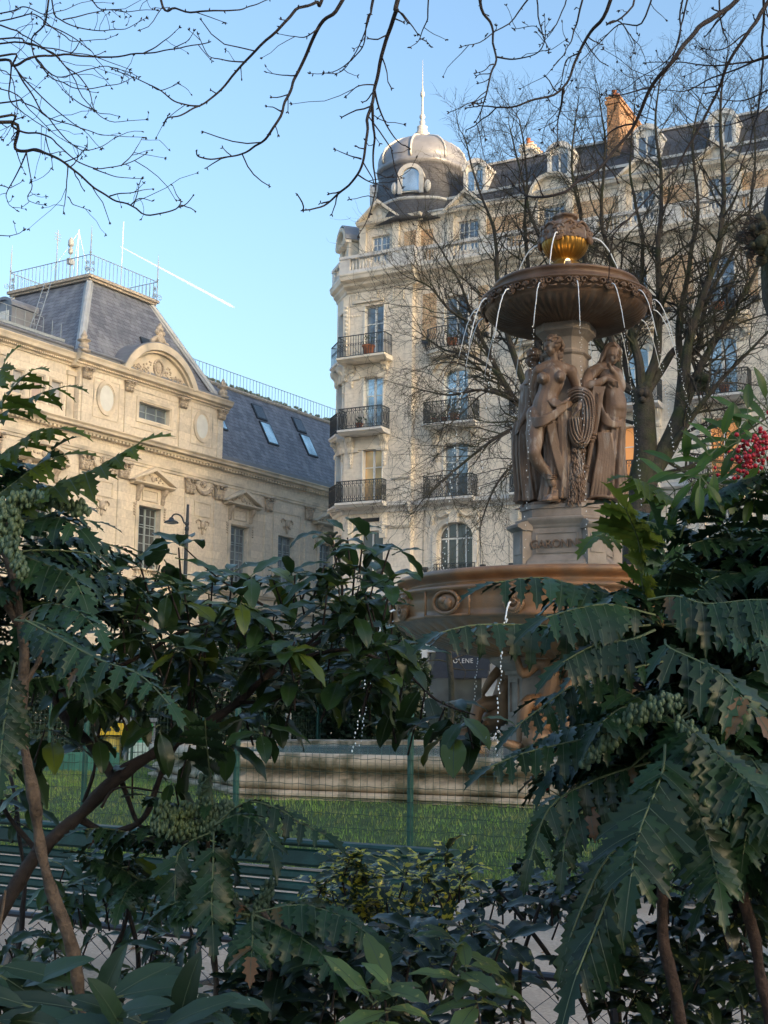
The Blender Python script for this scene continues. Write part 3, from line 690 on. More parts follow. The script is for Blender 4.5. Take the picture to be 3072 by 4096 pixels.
t = MB(); t.prof([(TY+.02,ZA+1.0),(TY-.05,ZA+1.0),(TY-.09,ZA+1.08),(TY+.02,ZA+1.12)], tw[1]+.5, TX1); t.prof([(TY+.02,9.6),(TY-.05,9.6),(TY-.12,9.7),(TY-.12,9.78),(TY+.02,9.8)], tw[1]+.3, TX1)
t.build('band_moulding', M['haus_trim'], apt)
# top cornice + balustrade
def topc(t, y, x0, x1, k=1.0): t.prof([(y+.1,20.55),(y-.05*k,20.55),(y-.08*k,20.66),(y-.30*k,20.8),(y-.34*k,20.9),(y-.58*k,21.0),(y-.62*k,21.14),(y-.66*k,21.2),(y-.66*k,21.26),(y+.1,21.3)], x0, x1)
t = MB(); topc(t, TY, TX0-.02, TX1+.25); topc(t, 0, TX1+.252, XE); t.build('main_cornice', M['haus_trim'], apt)
t = MB(); topc(t, 0, -.1, CH+.1, .58); t.build('main_cornice', M['haus_trim'], chp)
def balus(t, y, segs, solid):
    for a, b in segs:
        baluster_row(t, a, b, 21.46, 22.02, y, .165, .06)
def plinth(t, y, a, b): t.box(a,b,y-.13,y+.13,21.30,21.46); t.box(a,b,y-.16,y+.16,22.02,22.16)
yb = TY-.35
t = MB(); plinth(t, yb, TX0-.15, TX1+.3); balus(t, yb, [(-3.1,-1.15)], None)
for a,b in ((TX0-.15,-3.1),(-1.15,TX1+.3)): t.box(a,b,yb-.12,yb+.12,21.46,22.02)
t.build('roof_balustrade', M['haus_white'], apt)
t = MB(); yw = -.36; plinth(t, yw, TX1+.302, XE)
x = TX1+.302; 
edges = [TX1+.302]+sum([[b-1.35, b+1.35] for b in bays], [])+[XE]
for k in range(0, len(edges)-1, 2):
    t.box(edges[k], edges[k+1], yw-.12, yw+.12, 21.46, 22.02)
for b in bays: balus(t, yw, [(b-1.35,b-.5),(b-.3,b+.5),(b+.6,b+1.35)] if False else [(b-1.3,b+1.3)], None)
t.build('roof_balustrade', M['haus_white'], apt)
t = MB(); plinth(t, -.14, -.1, CH+.1); balus(t, -.14, [(.3,1.35)], None); t.box(-.1,.3,-.26,-.02,21.46,22.02); t.box(1.35,CH+.1,-.26,-.02,21.46,22.02); t.build('roof_balustrade', M['haus_white'], chp)
# ---- balconies
def balcony(par, xc, hw, z, y, dep, style, bellied=False, white=True, pots=()):
    t = MB()
    if not bellied: t.prof([(y+.0,z-.22),(y-dep*.8,z-.2),(y-dep*.95,z-.12),(y-dep-.04,z-.1),(y-dep-.04,z+.0),(y,z+.0)], xc-hw, xc+hw)
    else:
        pts = [(xc-hw,y)]+[(xc+hw*math.sin(a), y-dep*(.35+.65*math.cos(a))) for a in [R(-90+15*k) for k in range(13)]]+[(xc+hw,y)]
        t.xy(pts, z-.16, z+.0); t.xy([(xc+(px-xc)*.93,y+(py-y)*.85) for px,py in pts], z-.30, z-.161)
    o = t.build('balcony', M['haus_white'] if white else M['haus_trim'], par)
    t = MB()
    if not bellied: railing(t, xc-hw+.05, xc+hw-.05, z+.02, z+.97, y-dep+.03, style, dep-.05)
    else:
        for q in range(25):
            a = R(-90+7.5*q); bx = xc+(hw-.06)*math.sin(a); by = y-(dep-.04)*(.35+.65*math.cos(a))
            ox = math.sin(a)*.6; oy = -max(.2,math.cos(a))
            prof = [(0,.0),(.16,.15),(.20,.3),(.10,.55),(.0,.72),(.03,.95)]
            t.tube([(bx+ox*o_, by+oy*o_, z+zz) for o_,zz in prof], .018, 4, False)
        for zz in (.02,.95): t.tube([(xc+(hw-.04)*math.sin(R(-90+7.5*q)), y-(dep-.04)*(.35+.65*math.cos(R(-90+7.5*q)))-(.03 if zz>.5 else 0), z+zz) for q in range(25)], .024, 5)
    t.build('railing', M['iron'], o)
    for px, s_ in pots:
        t = MB(); t.lathe([(.12*s_,0),(.18*s_,.26*s_),(.2*s_,.27*s_),(.2*s_,.31*s_)], 12, (xc+px, y-dep+.28, z+.01)); pt = t.build('flower_pot', M['terracotta'], o)
        t = MB()
        for q in range(46):
            d = Vector((random.gauss(0,.13*s_), random.gauss(0,.1), random.uniform(.3,.62)*s_)); c = Vector((xc+px, y-dep+.28, z))+d
            e1 = Vector((random.uniform(-1,1),random.uniform(-1,1),random.uniform(-1,1)))*.05; e2 = Vector((random.uniform(-1,1),random.uniform(-1,1),random.uniform(-1,1)))*.05
            t.quad(c-e1,c-e2,c+e1,c+e2)
        t.build('pot_plant', M['leaf_pot'], pt)
def brackets(par, xc, dx, z, y, big=True):
    for sx in (-1,1):
        t = MB()
        if big: scroll_console(t, xc+sx*dx, .3, z-.95, z-.22, y, .34); drop(t, xc+sx*dx, z-.95, z-1.6, y, .13)
        else: scroll_console(t, xc+sx*dx, .26, z-.6, z-.22, y, .3); drop(t, xc+sx*dx, z-.6, z-1.25, y, .12)
        t.build('bracket', M['haus_trim'], par)
    t = MB(); t.box(xc-.62,xc+.62,y-.06,y+.01,z-.82,z-.3); t.box(xc-.78,xc-.45,y-.09,y+.01,z-.9,z-.72); t.box(xc+.45,xc+.78,y-.09,y+.01,z-.9,z-.72); t.box(xc-.7,xc+.7,y-.1,y+.01,z-.32,z-.24)
    t.build('window_head', M['haus_trim'], par)
tc_ = -2.32
balcony(apt, tc_, 1.22, ZC, TY, .75, 0, white=False, pots=((.25,1.5),)); balcony(apt, tc_+.02, 1.12, ZBB, TY, .8, 1, pots=((-.15,.9),)); balcony(apt, tc_, 1.18, ZA+.002, TY-.30, .45, 1)
brackets(apt, tc_+.03, .85, ZC, TY, False); brackets(apt, tc_+.03, .85, ZBB, TY)
for z, st in ((ZA,1),(ZBB,1),(ZC,0)):
    balcony(chp, .87, .62, z+.001, 0, .36, st)
    if z > ZA: brackets(chp, .87, .5, z, 0, z == ZC)
for i, b in enumerate(bays):
    if b > 26: continue
    balcony(apt, b-.1, 1.18, ZA+.003, -.02, .62, 1)
    balcony(apt, b-.05, 1.22, ZBB, 0, .7, 1, pots=((-.3,.8),(.2,1.2),(-.75,.8)) if i in (0,3) else ())
    balcony(apt, b-.05, 1.25, ZC, 0, .7, 0, bellied=True, white=False, pots=((.05,1.3),))
    brackets(apt, b, .92, ZBB, 0)
    # segmental head under the bellied balcony
    t = MB(); a0, a1 = R(160), R(20)
    ringxz(t, arc_pts(b,ZC-1.35,.78,a0,a1,12), arc_pts(b,ZC-1.35,.98,a0,a1,12), -.1, .0); ringxz(t, arc_pts(b,ZC-1.5,1.2,R(150),R(30),12), arc_pts(b,ZC-1.5,1.32,R(150),R(30),12), -.22, .0)
    t.box(b-.16,b+.16,-.26,0,ZC-.6,ZC-.32); t.build('arched_head', M['haus_trim'], apt)
    # mezzanine arch surround with keystone scroll
    t = MB(); up_ = arc_pts(b,9.1,.84,math.pi,0,14,.7); uo = arc_pts(b,9.1,1.05,math.pi,0,14,.9)
    ringxz(t, up_, uo, -.08, .0)
    for sx in (-1,1): t.box(b+sx*.945-.105,b+sx*.945+.105,-.08,.0,7.62,9.1)
    t.box(b-.2,b+.2,-.22,0,9.72,10.28); t.build('window_surround', M['haus_trim'], apt)
    t = MB()
    for sx in (-1,1):
        t.tube([(b+sx*.15,-.2,10.2),(b+sx*.35,-.2,10.12),(b+sx*.6,-.16,9.98),(b+sx*.85,-.14,10.05)],[.09,.07,.05,.06],7); t.sph((b+sx*.32,-.22,10.16),.1,8,6); drop(t, b+sx*1.05, 10.15, 9.7, -.06, .12)
    t.build('carved_scroll', M['haus_trim'], apt, smooth=True)
    t = MB(); railing(t, b-.95, b+.95, 7.5, 7.98, -.1, 0); t.build('window_railing', M['iron'], apt)
# garland on mezzanine of tower
t = MB()
for sx in (-1,1): drop(t, tc_+sx*.85, 10.2, 9.4, TY-.04, .15); t.box(tc_+sx*.85-.16,tc_+sx*.85+.16,TY-.08,TY,9.2,10.32)
t.build('carved_drop', M['haus_trim'], apt)
t = MB(); t.prof([(TY,9.95),(TY-.05,9.95),(TY-.12,10.1),(TY,10.12)], tc_-.65, tc_+.65); railing(t, tw[0]-.1, tw[1]+.1, 7.3, 7.75, TY-.06, 0); t.build('window_railing', M['iron'], apt)
# carved triglyph strips + frieze below the top cornice on the tower
t = MB()
for a in (-3.3,-1.15):
    for q in range(5): t.box(a+q*.13,a+q*.13+.07,TY-.05,TY+.005,19.9,20.45)
for q in range(10): t.sph((-1.32+q*.12,TY-.02,19.62),(.05,.03,.05),6,4)
for q in range(5): t.sph((-3.35+q*.14,TY-.02,19.45),(.06,.03,.05),6,4)
t.box(tc_-.75,tc_+.75,TY-.12,TY,20.0,20.12); t.box(tc_-.45,tc_+.45,TY-.1,TY,20.15,20.5)
t.build('frieze_carving', M['haus_trim'], apt)
t = MB()
for k in range(18): z = 19.9-k*.2; t.sph((TX0+.02,TY-.04,z),(.1,.08,.09),6,4)
t.box(TX0-.14,TX0+.16,TY-.05,TY+.1,16.6,20.4); t.build('corner_garland', M['haus_trim'], apt)
# brick panels (wing, upper floors)
for b0, b1 in [(.1,1.0)]+[(bays[i]+.95, bays[i+1]-.95) for i in range(6)]:
    if b1-b0 > .5:
        m_ = (b0+b1)/2
        t = MB(); t.box(b0+.12, m_-.45 if b1-b0>1.7 else b1-.1, -.02, .01, 18.0, 20.1); t.build('brick_panel', M['bricky'], apt)
        if b1-b0 > 1.7: t = MB(); t.box(m_+.45, b1-.12, -.02, .01, 18.0, 20.1); t.build('brick_panel', M['bricky'], apt)
for i in range(7):
    b = bays[i]
    for sx in (-1,1):
        t = MB(); t.box(b+sx*1.42-.16,b+sx*1.42+.16,-.2,.0,17.78,17.93); t.build('zinc_ledge', M['slate_dark'], apt)
# downpipes with hoppers between mezzanine bays
for b in bays[:5]:
    for sx in (-1.35,1.35):
        t = MB(); t.lathe([(.06,0),(.06,.25),(.14,.42),(.14,.5)],8,(b+sx,-.14,7.35)); t.tube([(b+sx-.12,-.1,7.9),(b+sx-.13,-.1,8.1),(b+sx-.13,-.1,10.0)],.014,5); t.build('rain_hopper', M['iron'], apt)
# ---- attic storey set back behind the balustrade
YA = .95
gab = [1.98, 6.05, 10.0, 13.25, 17.2, 21.1, 25.0, 28.9, 32.8, 36.7, 40.6]
ah = [(g-.5,g+.5,22.2,23.6) for g in gab]
t = MB(); wall_holes(t, -1.0, XE, 21.3, 24.15, YA, ah, .22); t.build('attic_wall', M['haus_stone'], apt)
for g in gab: add_window(apt, g-.5, g+.5, 22.2, 23.6, YA+.14, cols=2, rows=(.33,.66), gm=M['glass_mid'])
for i in range(len(gab)-1):
    a, b = gab[i]+.95, gab[i+1]-.95
    if b-a > .4: t = MB(); t.box(a, b, YA-.025, YA+.01, 21.9, 23.5); t.build('brick_panel', M['bricky'], apt)
t = MB(); t.box(-.55,.25,YA-.025,YA+.01,22.0,23.5)
t.build('brick_panel', M['bricky'], apt)
def ac(t, y, x0, x1): t.prof([(y+.05,23.85),(y-.05,23.85),(y-.08,23.95),(y-.25,24.02),(y-.28,24.15),(y+.05,24.18)], x0, x1)
t = MB(); ac(t, YA, -1.0, XE); t.build('attic_cornice', M['haus_trim'], apt)
def gable(xc, w, z0, h, y, seg=False, par=apt):
    t = MB(); 
    for sx in (-1,1): t.box(xc+sx*w*.42-.16,xc+sx*w*.42+.16,y-.12,y+.0,z0-2.6,z0)
    if seg:
        a = arc_pts(xc,z0,w/2-.12,math.pi,0,14,h-.12); b = arc_pts(xc,z0,w/2+.06,math.pi,0,14,h+.05); ringxz(t,a,b,y-.34,y+.6); t.xz(a,y-.12,y+.5)
    else:
        t.xz([(xc-w/2,z0),(xc,z0+h-.14),(xc,z0+h+.04),(xc-w/2-.14,z0)],y-.34,y+.7); t.xz([(xc,z0+h-.14),(xc+w/2,z0),(xc+w/2+.14,z0),(xc,z0+h+.04)],y-.34,y+.7)
        t.xz([(xc-w/2+.02,z0+.001),(xc+w/2-.02,z0+.001),(xc,z0+h-.15)],y-.12,y+.6)
        t.sph((xc,y-.13,z0+h*.36),(.15,.05,.15),10,6)
    t.prof([(y-.0,z0-.16),(y-.28,z0-.12),(y-.34,z0-.002),(y,z0-.002)], xc-w/2-.1, xc+w/2+.1)
    t.build('gable', M['haus_trim'], par)
for i, g in enumerate(gab): gable(g, 1.9, 24.12, .82, YA-.05, seg=(i % 4 == 1))
# tower attic
t = MB(); wall_holes(t, -3.25, -.35, 21.3, 24.1, .55, [(-2.72,-1.78,22.2,23.45)], .2); t.quad((-.35,.55,21.3),(-.35,1.2,21.3),(-.35,1.2,24.1),(-.35,.55,24.1)); t.quad((-3.25,.55,21.3),(-3.25,.55,24.1),(-4.1,1.5,24.1),(-4.1,1.5,21.3)); t.quad((-4.1,1.5,21.3),(-4.1,1.5,24.1),(-4.1,8,24.1),(-4.1,8,21.3))
t.build('tower_attic_wall', M['haus_stone'], apt)
add_window(apt, -2.72, -1.78, 22.2, 23.45, .68, cols=2, rows=(.34,.67), gm=M['glass_mid'])
t = MB(); ac(t, .55, -3.2, -.1); t.build('attic_cornice', M['haus_trim'], apt)
gable(-2.25, 2.05, 24.1, .95, .5)
t = MB(); t.box(-1.02,-.42,.52,.56,22.1,23.4); t.build('brick_panel', M['bricky'], apt)
# segmental gable on the tower corner
gpar = empty('corner_gable', (-3.9,1.35,0), R(-45), parent=apt); gable(-.35, 1.5, 23.55, .75, -.45, seg=True, par=gpar)
t = MB(); t.box(-1.0,.3,-.42,1.2,21.3,23.5); t.build('corner_gable_wall', M['haus_trim'], gpar)
t = MB(); ringxz(t, arc_pts(-.35,23.58,.83,math.pi,0,12,.84), arc_pts(-.35,23.58,.87,math.pi,0,12,.9), -.75, 1.4); t.build('flashing', M['zinc'], gpar)
# ---- roof of the wing
t = MB(); t.quad((-.2,YA+.05,24.18),(XE,YA+.05,24.18),(XE,1.5,25.0),(-.2,1.5,25.0)); t.quad((-.2,1.62,25.05),(XE,1.62,25.05),(XE,3.0,26.95),(-.2,3.0,26.95)); t.quad((-.2,3.0,26.95),(XE,3.0,26.95),(XE,12,27.6),(-.2,12,27.6)); t.quad((XE,YA,24.18),(XE,12,24.18),(XE,12,27.6),(XE,3.0,26.95))
rf = t.build('roof', M['slate_dark'], apt)
t = MB(); t.box(-.2,XE,1.42,1.66,24.96,25.08); t.box(-.2,XE,2.9,3.1,26.93,27.03); t.box(-.2,XE,YA-.3,YA+.1,24.181,24.26); t.build('roof_flashing', M['zinc_light'], rf)
for i, g in enumerate(gab):
    x = g+.1; o_ = empty('dormer', (x,0,0), 0, parent=apt)
    t = MB(); 
    t.box(-.55,-.42,1.45,1.6,25.1,26.35); t.box(.42,.55,1.45,1.6,25.1,26.35); ringxz(t, arc_pts(0,26.2,.42,math.pi,0,10,.28), arc_pts(0,26.2,.62,math.pi,0,10,.5), 1.38, 3.4); t.box(-.55,-.45,1.6,3.4,25.1,26.3); t.box(.45,.55,1.6,3.4,25.1,26.3)
    t.xz(arc_pts(0,26.2,.42,math.pi,0,10,.28),1.5,1.55)
    t.build('dormer_frame', M['white_paint'], o_)
    add_window(o_, -.42, .42, 25.12, 26.2, 1.5, cols=1, rows=(), gm=M['glass_mid'] if i != 0 else M['glass_sky'])
# chimney stacks
def chimney(x, y0, y1, w, z0, z1, mm='chimney_brick', label=None):
    t = MB(); t.box(x-w/2,x+w/2,y0,y1,z0,z1); t.box(x-w/2-.07,x+w/2+.07,y0-.07,y1+.07,z1-.28,z1-.12); t.box(x-w/2-.05,x+w/2+.05,y0-.05,y1+.05,z1,z1+.08)
    o = t.build('chimney', M[mm], apt)
    n_ = int((y1-y0)/.4)
    t = MB()
    for k in range(n_): t.lathe([(.12,0),(.10,.3),(.12,.32),(.12,.36)],8,(x,y0+.25+k*.4,z1+.081))
    t.build('chimney_pots', M['terracotta'], o); return o
chimney(8.4, 2.2, 6.0, .55, 25.8, 28.6); chimney(3.4, 4.5, 8.0, .6, 26.5, 28.3, 'haus_stone'); chimney(-.0, 6.0, 9.0, .55, 26.0, 28.0)
chimney(19.5, 2.4, 6.0, .55, 25.8, 28.6); chimney(31, 2.4, 6.0, .55, 25.8, 28.6)
# ---- dome
DC = (-1.24, 2.74); NS = 32
def octo(t_, r, z, j): return r*(1+.018*math.cos(8*t_))
t = MB(); t.lathe([(2.62,23.9),(2.5,24.2),(2.36,24.7),(2.2,25.6),(2.08,26.5),(2.04,26.95)], NS, (*DC,0), octo); t.build('tower_slate_roof', M['slate_dark'], apt, smooth=True)
t = MB(); t.lathe([(2.04,26.8),(2.14,26.88),(2.18,26.98),(2.16,27.06),(2.08,27.13),(2.12,27.3),(2.11,27.5),(2.0,27.8),(1.77,28.1),(1.40,28.4),(.95,28.62),(.5,28.8),(.34,28.95)], NS, (*DC,0), octo)
dome = t.build('dome', M['zinc'], apt, smooth=True)
for k in range(8):
    a = k*math.pi/4+R(12); t = MB()
    t.tube([(DC[0]+r*math.cos(a), DC[1]+r*math.sin(a), z) for r,z in ((2.09,27.14),(2.14,27.32),(2.13,27.52),(2.02,27.83),(1.79,28.13),(1.42,28.43),(.97,28.65),(.5,28.84))], .055, 6); t.build('dome_rib', M['zinc_light'], dome, smooth=True)
t = MB(); t.lathe([(2.3,24.9),(2.36,24.95),(2.36,25.05),(2.25,25.1)], NS, (*DC,0), octo); t.build('roof_band', M['zinc_light'], apt, smooth=True)
t = MB()
def hexa(t_, r, z, j): return r*(1+.04*math.cos(6*t_)) if j < 9 else r
t.lathe([(0.434, 28.6), (0.462, 28.717), (0.35, 28.834), (0.322, 29.029), (0.364, 29.084), (0.28, 29.146), (0.238, 29.38), (0.266, 29.427), (0.182, 29.497), (0.112, 29.536), (0.14, 29.653), (0.14, 29.731), (0.07, 29.809), (0.14, 29.926), (0.14, 30.004), (0.07, 30.121), (0.056, 30.316), (0.042, 30.94), (0.105, 31.034), (0.112, 31.158), (0.042, 31.33), (0.021, 31.642), (0.008, 32.89)], 18, (*DC,0), hexa)
t.build('dome_finial', M['zinc_light'], apt, smooth=True)
def oeil(ang, z, s=1.0):
    o_ = empty('dome_dormer', (DC[0],DC[1],z), ang, parent=apt)
    t = MB(); y = -2.35
    t.box(-.55*s,.55*s,y,-1.6,-.1,.7*s); ringxz(t, arc_pts(0,.62*s,.42*s,math.pi,0,12,.42*s), arc_pts(0,.62*s,.62*s,math.pi,0,12,.62*s), y-.12, -1.5)
    for sx in (-1,1): t.box(sx*.5*s-.1,sx*.5*s+.1,y-.1,y,-.2,.62*s); t.sph((sx*.78*s,y+.05,.15*s),(.16,.1,.3),8,6)
    t.build('dormer_surround', M['zinc_light'], o_)
    t = MB(); t.xz(arc_pts(0,.62*s,.41*s,0,math.pi,12,.40*s)+[(-.41*s,-.05),(.41*s,-.05)], y-.03, y-.01); t.build('pane', M['glass_sky'], o_)
oeil(R(14), 25.35); oeil(R(-62), 25.3, .95); oeil(R(100), 25.35)
# ---- shopfronts
t = MB(); t.box(TX1+.05,XE,-.09,-.02,0,4.2) if False else None
for i, b in enumerate(bays[:6]):
    t = MB(); t.box(b-1.25,b+1.25,.16,.2,.3,4.2); o = t.build('shop_window', M['glass_mid'], apt)
    if i > 0:
        t = MB(); t.prof([(0,4.3),(-.9,3.55),(-.92,3.1),(-.88,3.1),(-.86,3.5),(0,4.2)], b-1.4, b+1.4); t.build('awning', M['iron'], apt)
# dark awning with white lettering
aw_m = mat('dark_awning_cloth', (.035,.045,.065), .8, .15, 4, .2, 30)
x0, z1 = FW.px(1728, 2575, -.9); x1, z0 = FW.px(1950, 2712, -.9)
t = MB(); zs = [z1+(z0-z1)*k/5 for k in range(6)]
t.box(x0-.15,x1+.1,-.3,.0,z1,z1+1.1)
for k in range(5):
    ya = -.32-.55*k/5; t.box(x0,x1,ya-.13,ya,zs[k+1]+.03,zs[k])
    t.box(x0,x1,ya-.17,ya-.0,zs[k+1],zs[k+1]+.028)
shop = t.build('shop_awning', aw_m, apt)


text_mesh('POLENE', .27, M['white_paint'], shop, ((x0+x1)/2,-.32-.55*2/5-.175,(zs[3]+zs[2])/2-.09), (R(90),0,0), .003, 1.15, 'awning_lettering')
# white painted ground floor skin with openings is cut by the same wall; add piers
t = MB()
xs = [TX1]+sum([[b-1.27,b+1.27] for b in bays],[])+[XE]
for k in range(0,len(xs),2): t.box(xs[k],xs[k+1],-.07,.0,0,4.22)
t.box(TX1,XE,-.07,0,4.221,4.74); t.build('painted_shopfront', M['shop_white'], apt)

rb2 = empty('added_rear_block', FW.w(0,0,0), FW.rz, label='plain unseen block added behind the apartment building to stop sun leaking past', cat='building')  # unseen block added so low sun cannot pass behind the wing
t = MB(); hs = [(x,x+1.1,z,z+2.0) for x in [2+3.4*k for k in range(13)] for z in (1,4.6,8.0,11.4,14.8,18.0)]
t.box(-3.4,XE,12.3,34,0,21.5); t.build('wall', M['haus_stone'], rb2)
t = MB(); t.T = Matrix.Translation((0,34.0,0)) @ Matrix.Rotation(math.pi,4,'Z')
t.prof([(-.02,21.5),(3,25.5),(18.5,25.5),(21.6,21.5)], -XE, 3.4); t.build('roof', M['slate_dark'], rb2)
# ================= fountain =================
def streaked(name, c, st, rough=.5, amt=.5, z=.35, sc_=6, metal=.0, bs=.35, lo=.52, hi=.7):
    m, nt, b = _nodes(name); tc = N(nt, 'ShaderNodeTexCoord')
    col, _ = noise_mix(nt, tc.outputs['Object'], 3, c4(c,.7), c4(c,1.3), .3, .7, 5)
    mp = N(nt, 'ShaderNodeMapping'); mp.inputs['Scale'].default_value = (1,1,z); nt.links.new(tc.outputs['Object'], mp.inputs[0])
    n = N(nt, 'ShaderNodeTexNoise'); n.inputs['Scale'].default_value = sc_; n.inputs['Detail'].default_value = 7; n.inputs['Roughness'].default_value = .6; nt.links.new(mp.outputs[0], n.inputs['Vector'])
    r = N(nt, 'ShaderNodeMapRange'); r.inputs[1].default_value = lo; r.inputs[2].default_value = hi; r.inputs[4].default_value = amt; nt.links.new(n.outputs['Fac'], r.inputs[0])
    col = mixc(nt, col, c4(st), r.outputs[0]); nt.links.new(col, b.inputs['Base Color']); b.inputs['Roughness'].default_value = rough; b.inputs['Metallic'].default_value = metal
    n2 = N(nt, 'ShaderNodeTexNoise'); n2.inputs['Scale'].default_value = 45; n2.inputs['Detail'].default_value = 4; nt.links.new(tc.outputs['Object'], n2.inputs['Vector'])
    bump(nt, b, n2.outputs['Fac'], bs, .01); return m
M['bronze'] = streaked('brown_cast_iron', (.165,.103,.070), (.38,.34,.31), .56, .7, .22, 8, .0, lo=.53, hi=.68)
M['bronze_bowl'] = streaked('brown_cast_bowl', (.125,.072,.045), (.20,.15,.12), .45, .5, .5, 4, .1)
M['bowl_orange'] = streaked('ochre_stained_basin', (.29,.145,.065), (.17,.13,.095), .38, .7, .3, 2.2, .05, lo=.42, hi=.62)
M['bronze_ochre'] = streaked('ochre_brown_iron', (.19,.105,.055), (.13,.105,.085), .5, .6, .4, 5, .1)
M['grey_stone'] = streaked('fountain_grey_stone', (.29,.24,.205), (.18,.155,.14), .8, .6, .4, 3)
M['mossy_stone'] = streaked('mossy_pool_stone', (.52,.42,.31), (.10,.09,.045), .85, .9, .6, 2.2, bs=.9, lo=.46, hi=.62)
M['gold'] = mat('gilded_ribs', (.34,.19,.045), .4, .15, 8, .1, 30, metal=.8)
M['water_white'] = mat('white_falling_water', (.86,.89,.92), .15, .06, 20, .3, 60)
mw, nt, b = _nodes('pool_water'); tc = N(nt, 'ShaderNodeTexCoord')
b.inputs['Base Color'].default_value = (.26,.40,.40,1); b.inputs['Roughness'].default_value = .12; b.inputs['IOR'].default_value = 1.5; b.inputs['Metallic'].default_value = .25
n2 = N(nt, 'ShaderNodeTexNoise'); n2.inputs['Scale'].default_value = 5; n2.inputs['Detail'].default_value = 3; nt.links.new(tc.outputs['Object'], n2.inputs['Vector']); bump(nt, b, n2.outputs['Fac'], .5, .05); M['water'] = mw
DF = 22.0; FC = P(2272, 2200, DF); FX, FY = FC.x, FC.y; LAWN_Z = .45
def zc(v, dy=0): return P(2272, v, DF+dy).z
def rm(r, v): return abs(P(2272+r, v, DF).x-P(2272, v, DF).x)
fo = empty('fountain', (FX, FY, 0), R(-23.5), label='tall tiered fountain with four bronze-brown river women holding up a fluted bowl', cat='fountain')
FI = (Matrix.Translation((FX,FY,0)) @ Matrix.Rotation(R(-23.5),4,'Z')).inverted()
def q(u, v, dy=0.0): return FI @ P(u, v, DF+dy)     # photo point at a depth offset -> fountain frame
def revolve(mb, prof, n, fn=None):
    vs = []; fs = []; m = len(prof)
    for j, (r, z) in enumerate(prof):
        for k in range(n):
            t = 2*math.pi*k/n; rr, zz = fn(t, r, z, j) if fn else (r, z); vs.append((rr*math.cos(t), rr*math.sin(t), zz))
    for j in range(m-1):
        for k in range(n): fs.append((j*n+k, j*n+(k+1)%n, (j+1)*n+(k+1)%n, (j+1)*n+k))
    mb.add(vs, fs)
def octa(mb, prof, a_main, wr=.615, rot=0):
    """octagonal section, main faces (apothem a, half width wr*a) alternate with diagonal faces; prof = (scale, z)"""
    h = wr
    base = []
    for k in range(4):
        th = k*math.pi/2+rot; n_ = Vector((math.sin(th),-math.cos(th))); t_ = Vector((math.cos(th),math.sin(th)))
        base += [n_-t_*h, n_+t_*h]
    vs = []; fs = []; m = len(prof)
    for s_, z in prof:
        for p in base: vs.append((p.x*s_, p.y*s_, z))
    for j in range(m-1):
        for k in range(8): fs.append((j*8+k, j*8+(k+1)%8, (j+1)*8+(k+1)%8, (j+1)*8+k))
    fs.append(tuple(range(7,-1,-1))); fs.append(tuple((m-1)*8+k for k in range(8)))
    mb.add(vs, fs)
# pool
ZR = 1.03; AP = 6.35
def ring_oct(mb, prof):
    # regular octagon, prof = (apothem, z)
    vs = []; fs = []; m = len(prof); kk = 1/math.cos(R(22.5))
    for a_, z in prof:
        for k in range(8): t = R(-90+22.5+45*k); vs.append((a_*kk*math.cos(t), a_*kk*math.sin(t), z))
    for j in range(m-1):
        for k in range(8): fs.append((j*8+k, j*8+(k+1)%8, (j+1)*8+(k+1)%8, (j+1)*8+k))
    mb.add(vs, fs)
t = MB(); z0 = .30; H = ZR-z0
pp = [(AP+.06,0.2),(AP+.06,z0+.20*H),(AP-.02,z0+.22*H),(AP-.02,z0+.27*H),(AP+.03,z0+.29*H),(AP+.03,z0+.33*H),(AP-.06,z0+.37*H)]
for k in range(9): a = R(-70+140*k/8); pp.append((AP-.16+.13*math.cos(a)+.0, z0+.48*H+.085*math.sin(a)))
pp += [(AP-.2,z0+.66*H),(AP-.17,z0+.72*H),(AP-.06,z0+.76*H)]
for k in range(9): a = R(-80+170*k/8); pp.append((AP-.07+.11*math.cos(a), z0+.87*H+.09*math.sin(a)))
pp += [(AP-.35,ZR-.005),(AP-.42,ZR-.03),(AP-.44,ZR-.3),(AP-.44,z0)]
ring_oct(t, pp); 
t.build('pool_basin', M['mossy_stone'], fo)
t = MB(); n_ = 48
vs = []; fs = []
for i in range(n_+1):
    for j in range(n_+1):
        x = -AP+.44+(2*AP-.88)*i/n_; y = -AP+.44+(2*AP-.88)*j/n_
        s2 = (AP-.43)*math.sqrt(2)*1.0
        if abs(x)+abs(y) > s2: k_ = s2/(abs(x)+abs(y)); x *= k_; y *= k_
        vs.append((x,y,ZR-.10+.012*noise.noise(Vector((x*3,y*3,0))))) 
for i in range(n_):
    for j in range(n_): a = i*(n_+1)+j; fs.append((a,a+n_+1,a+n_+2,a+1))
t.add(vs,fs); wo = t.build('water', M['water'], None, smooth=True, loc=(FX,FY,0), rz=R(-23.5), kind='structure')
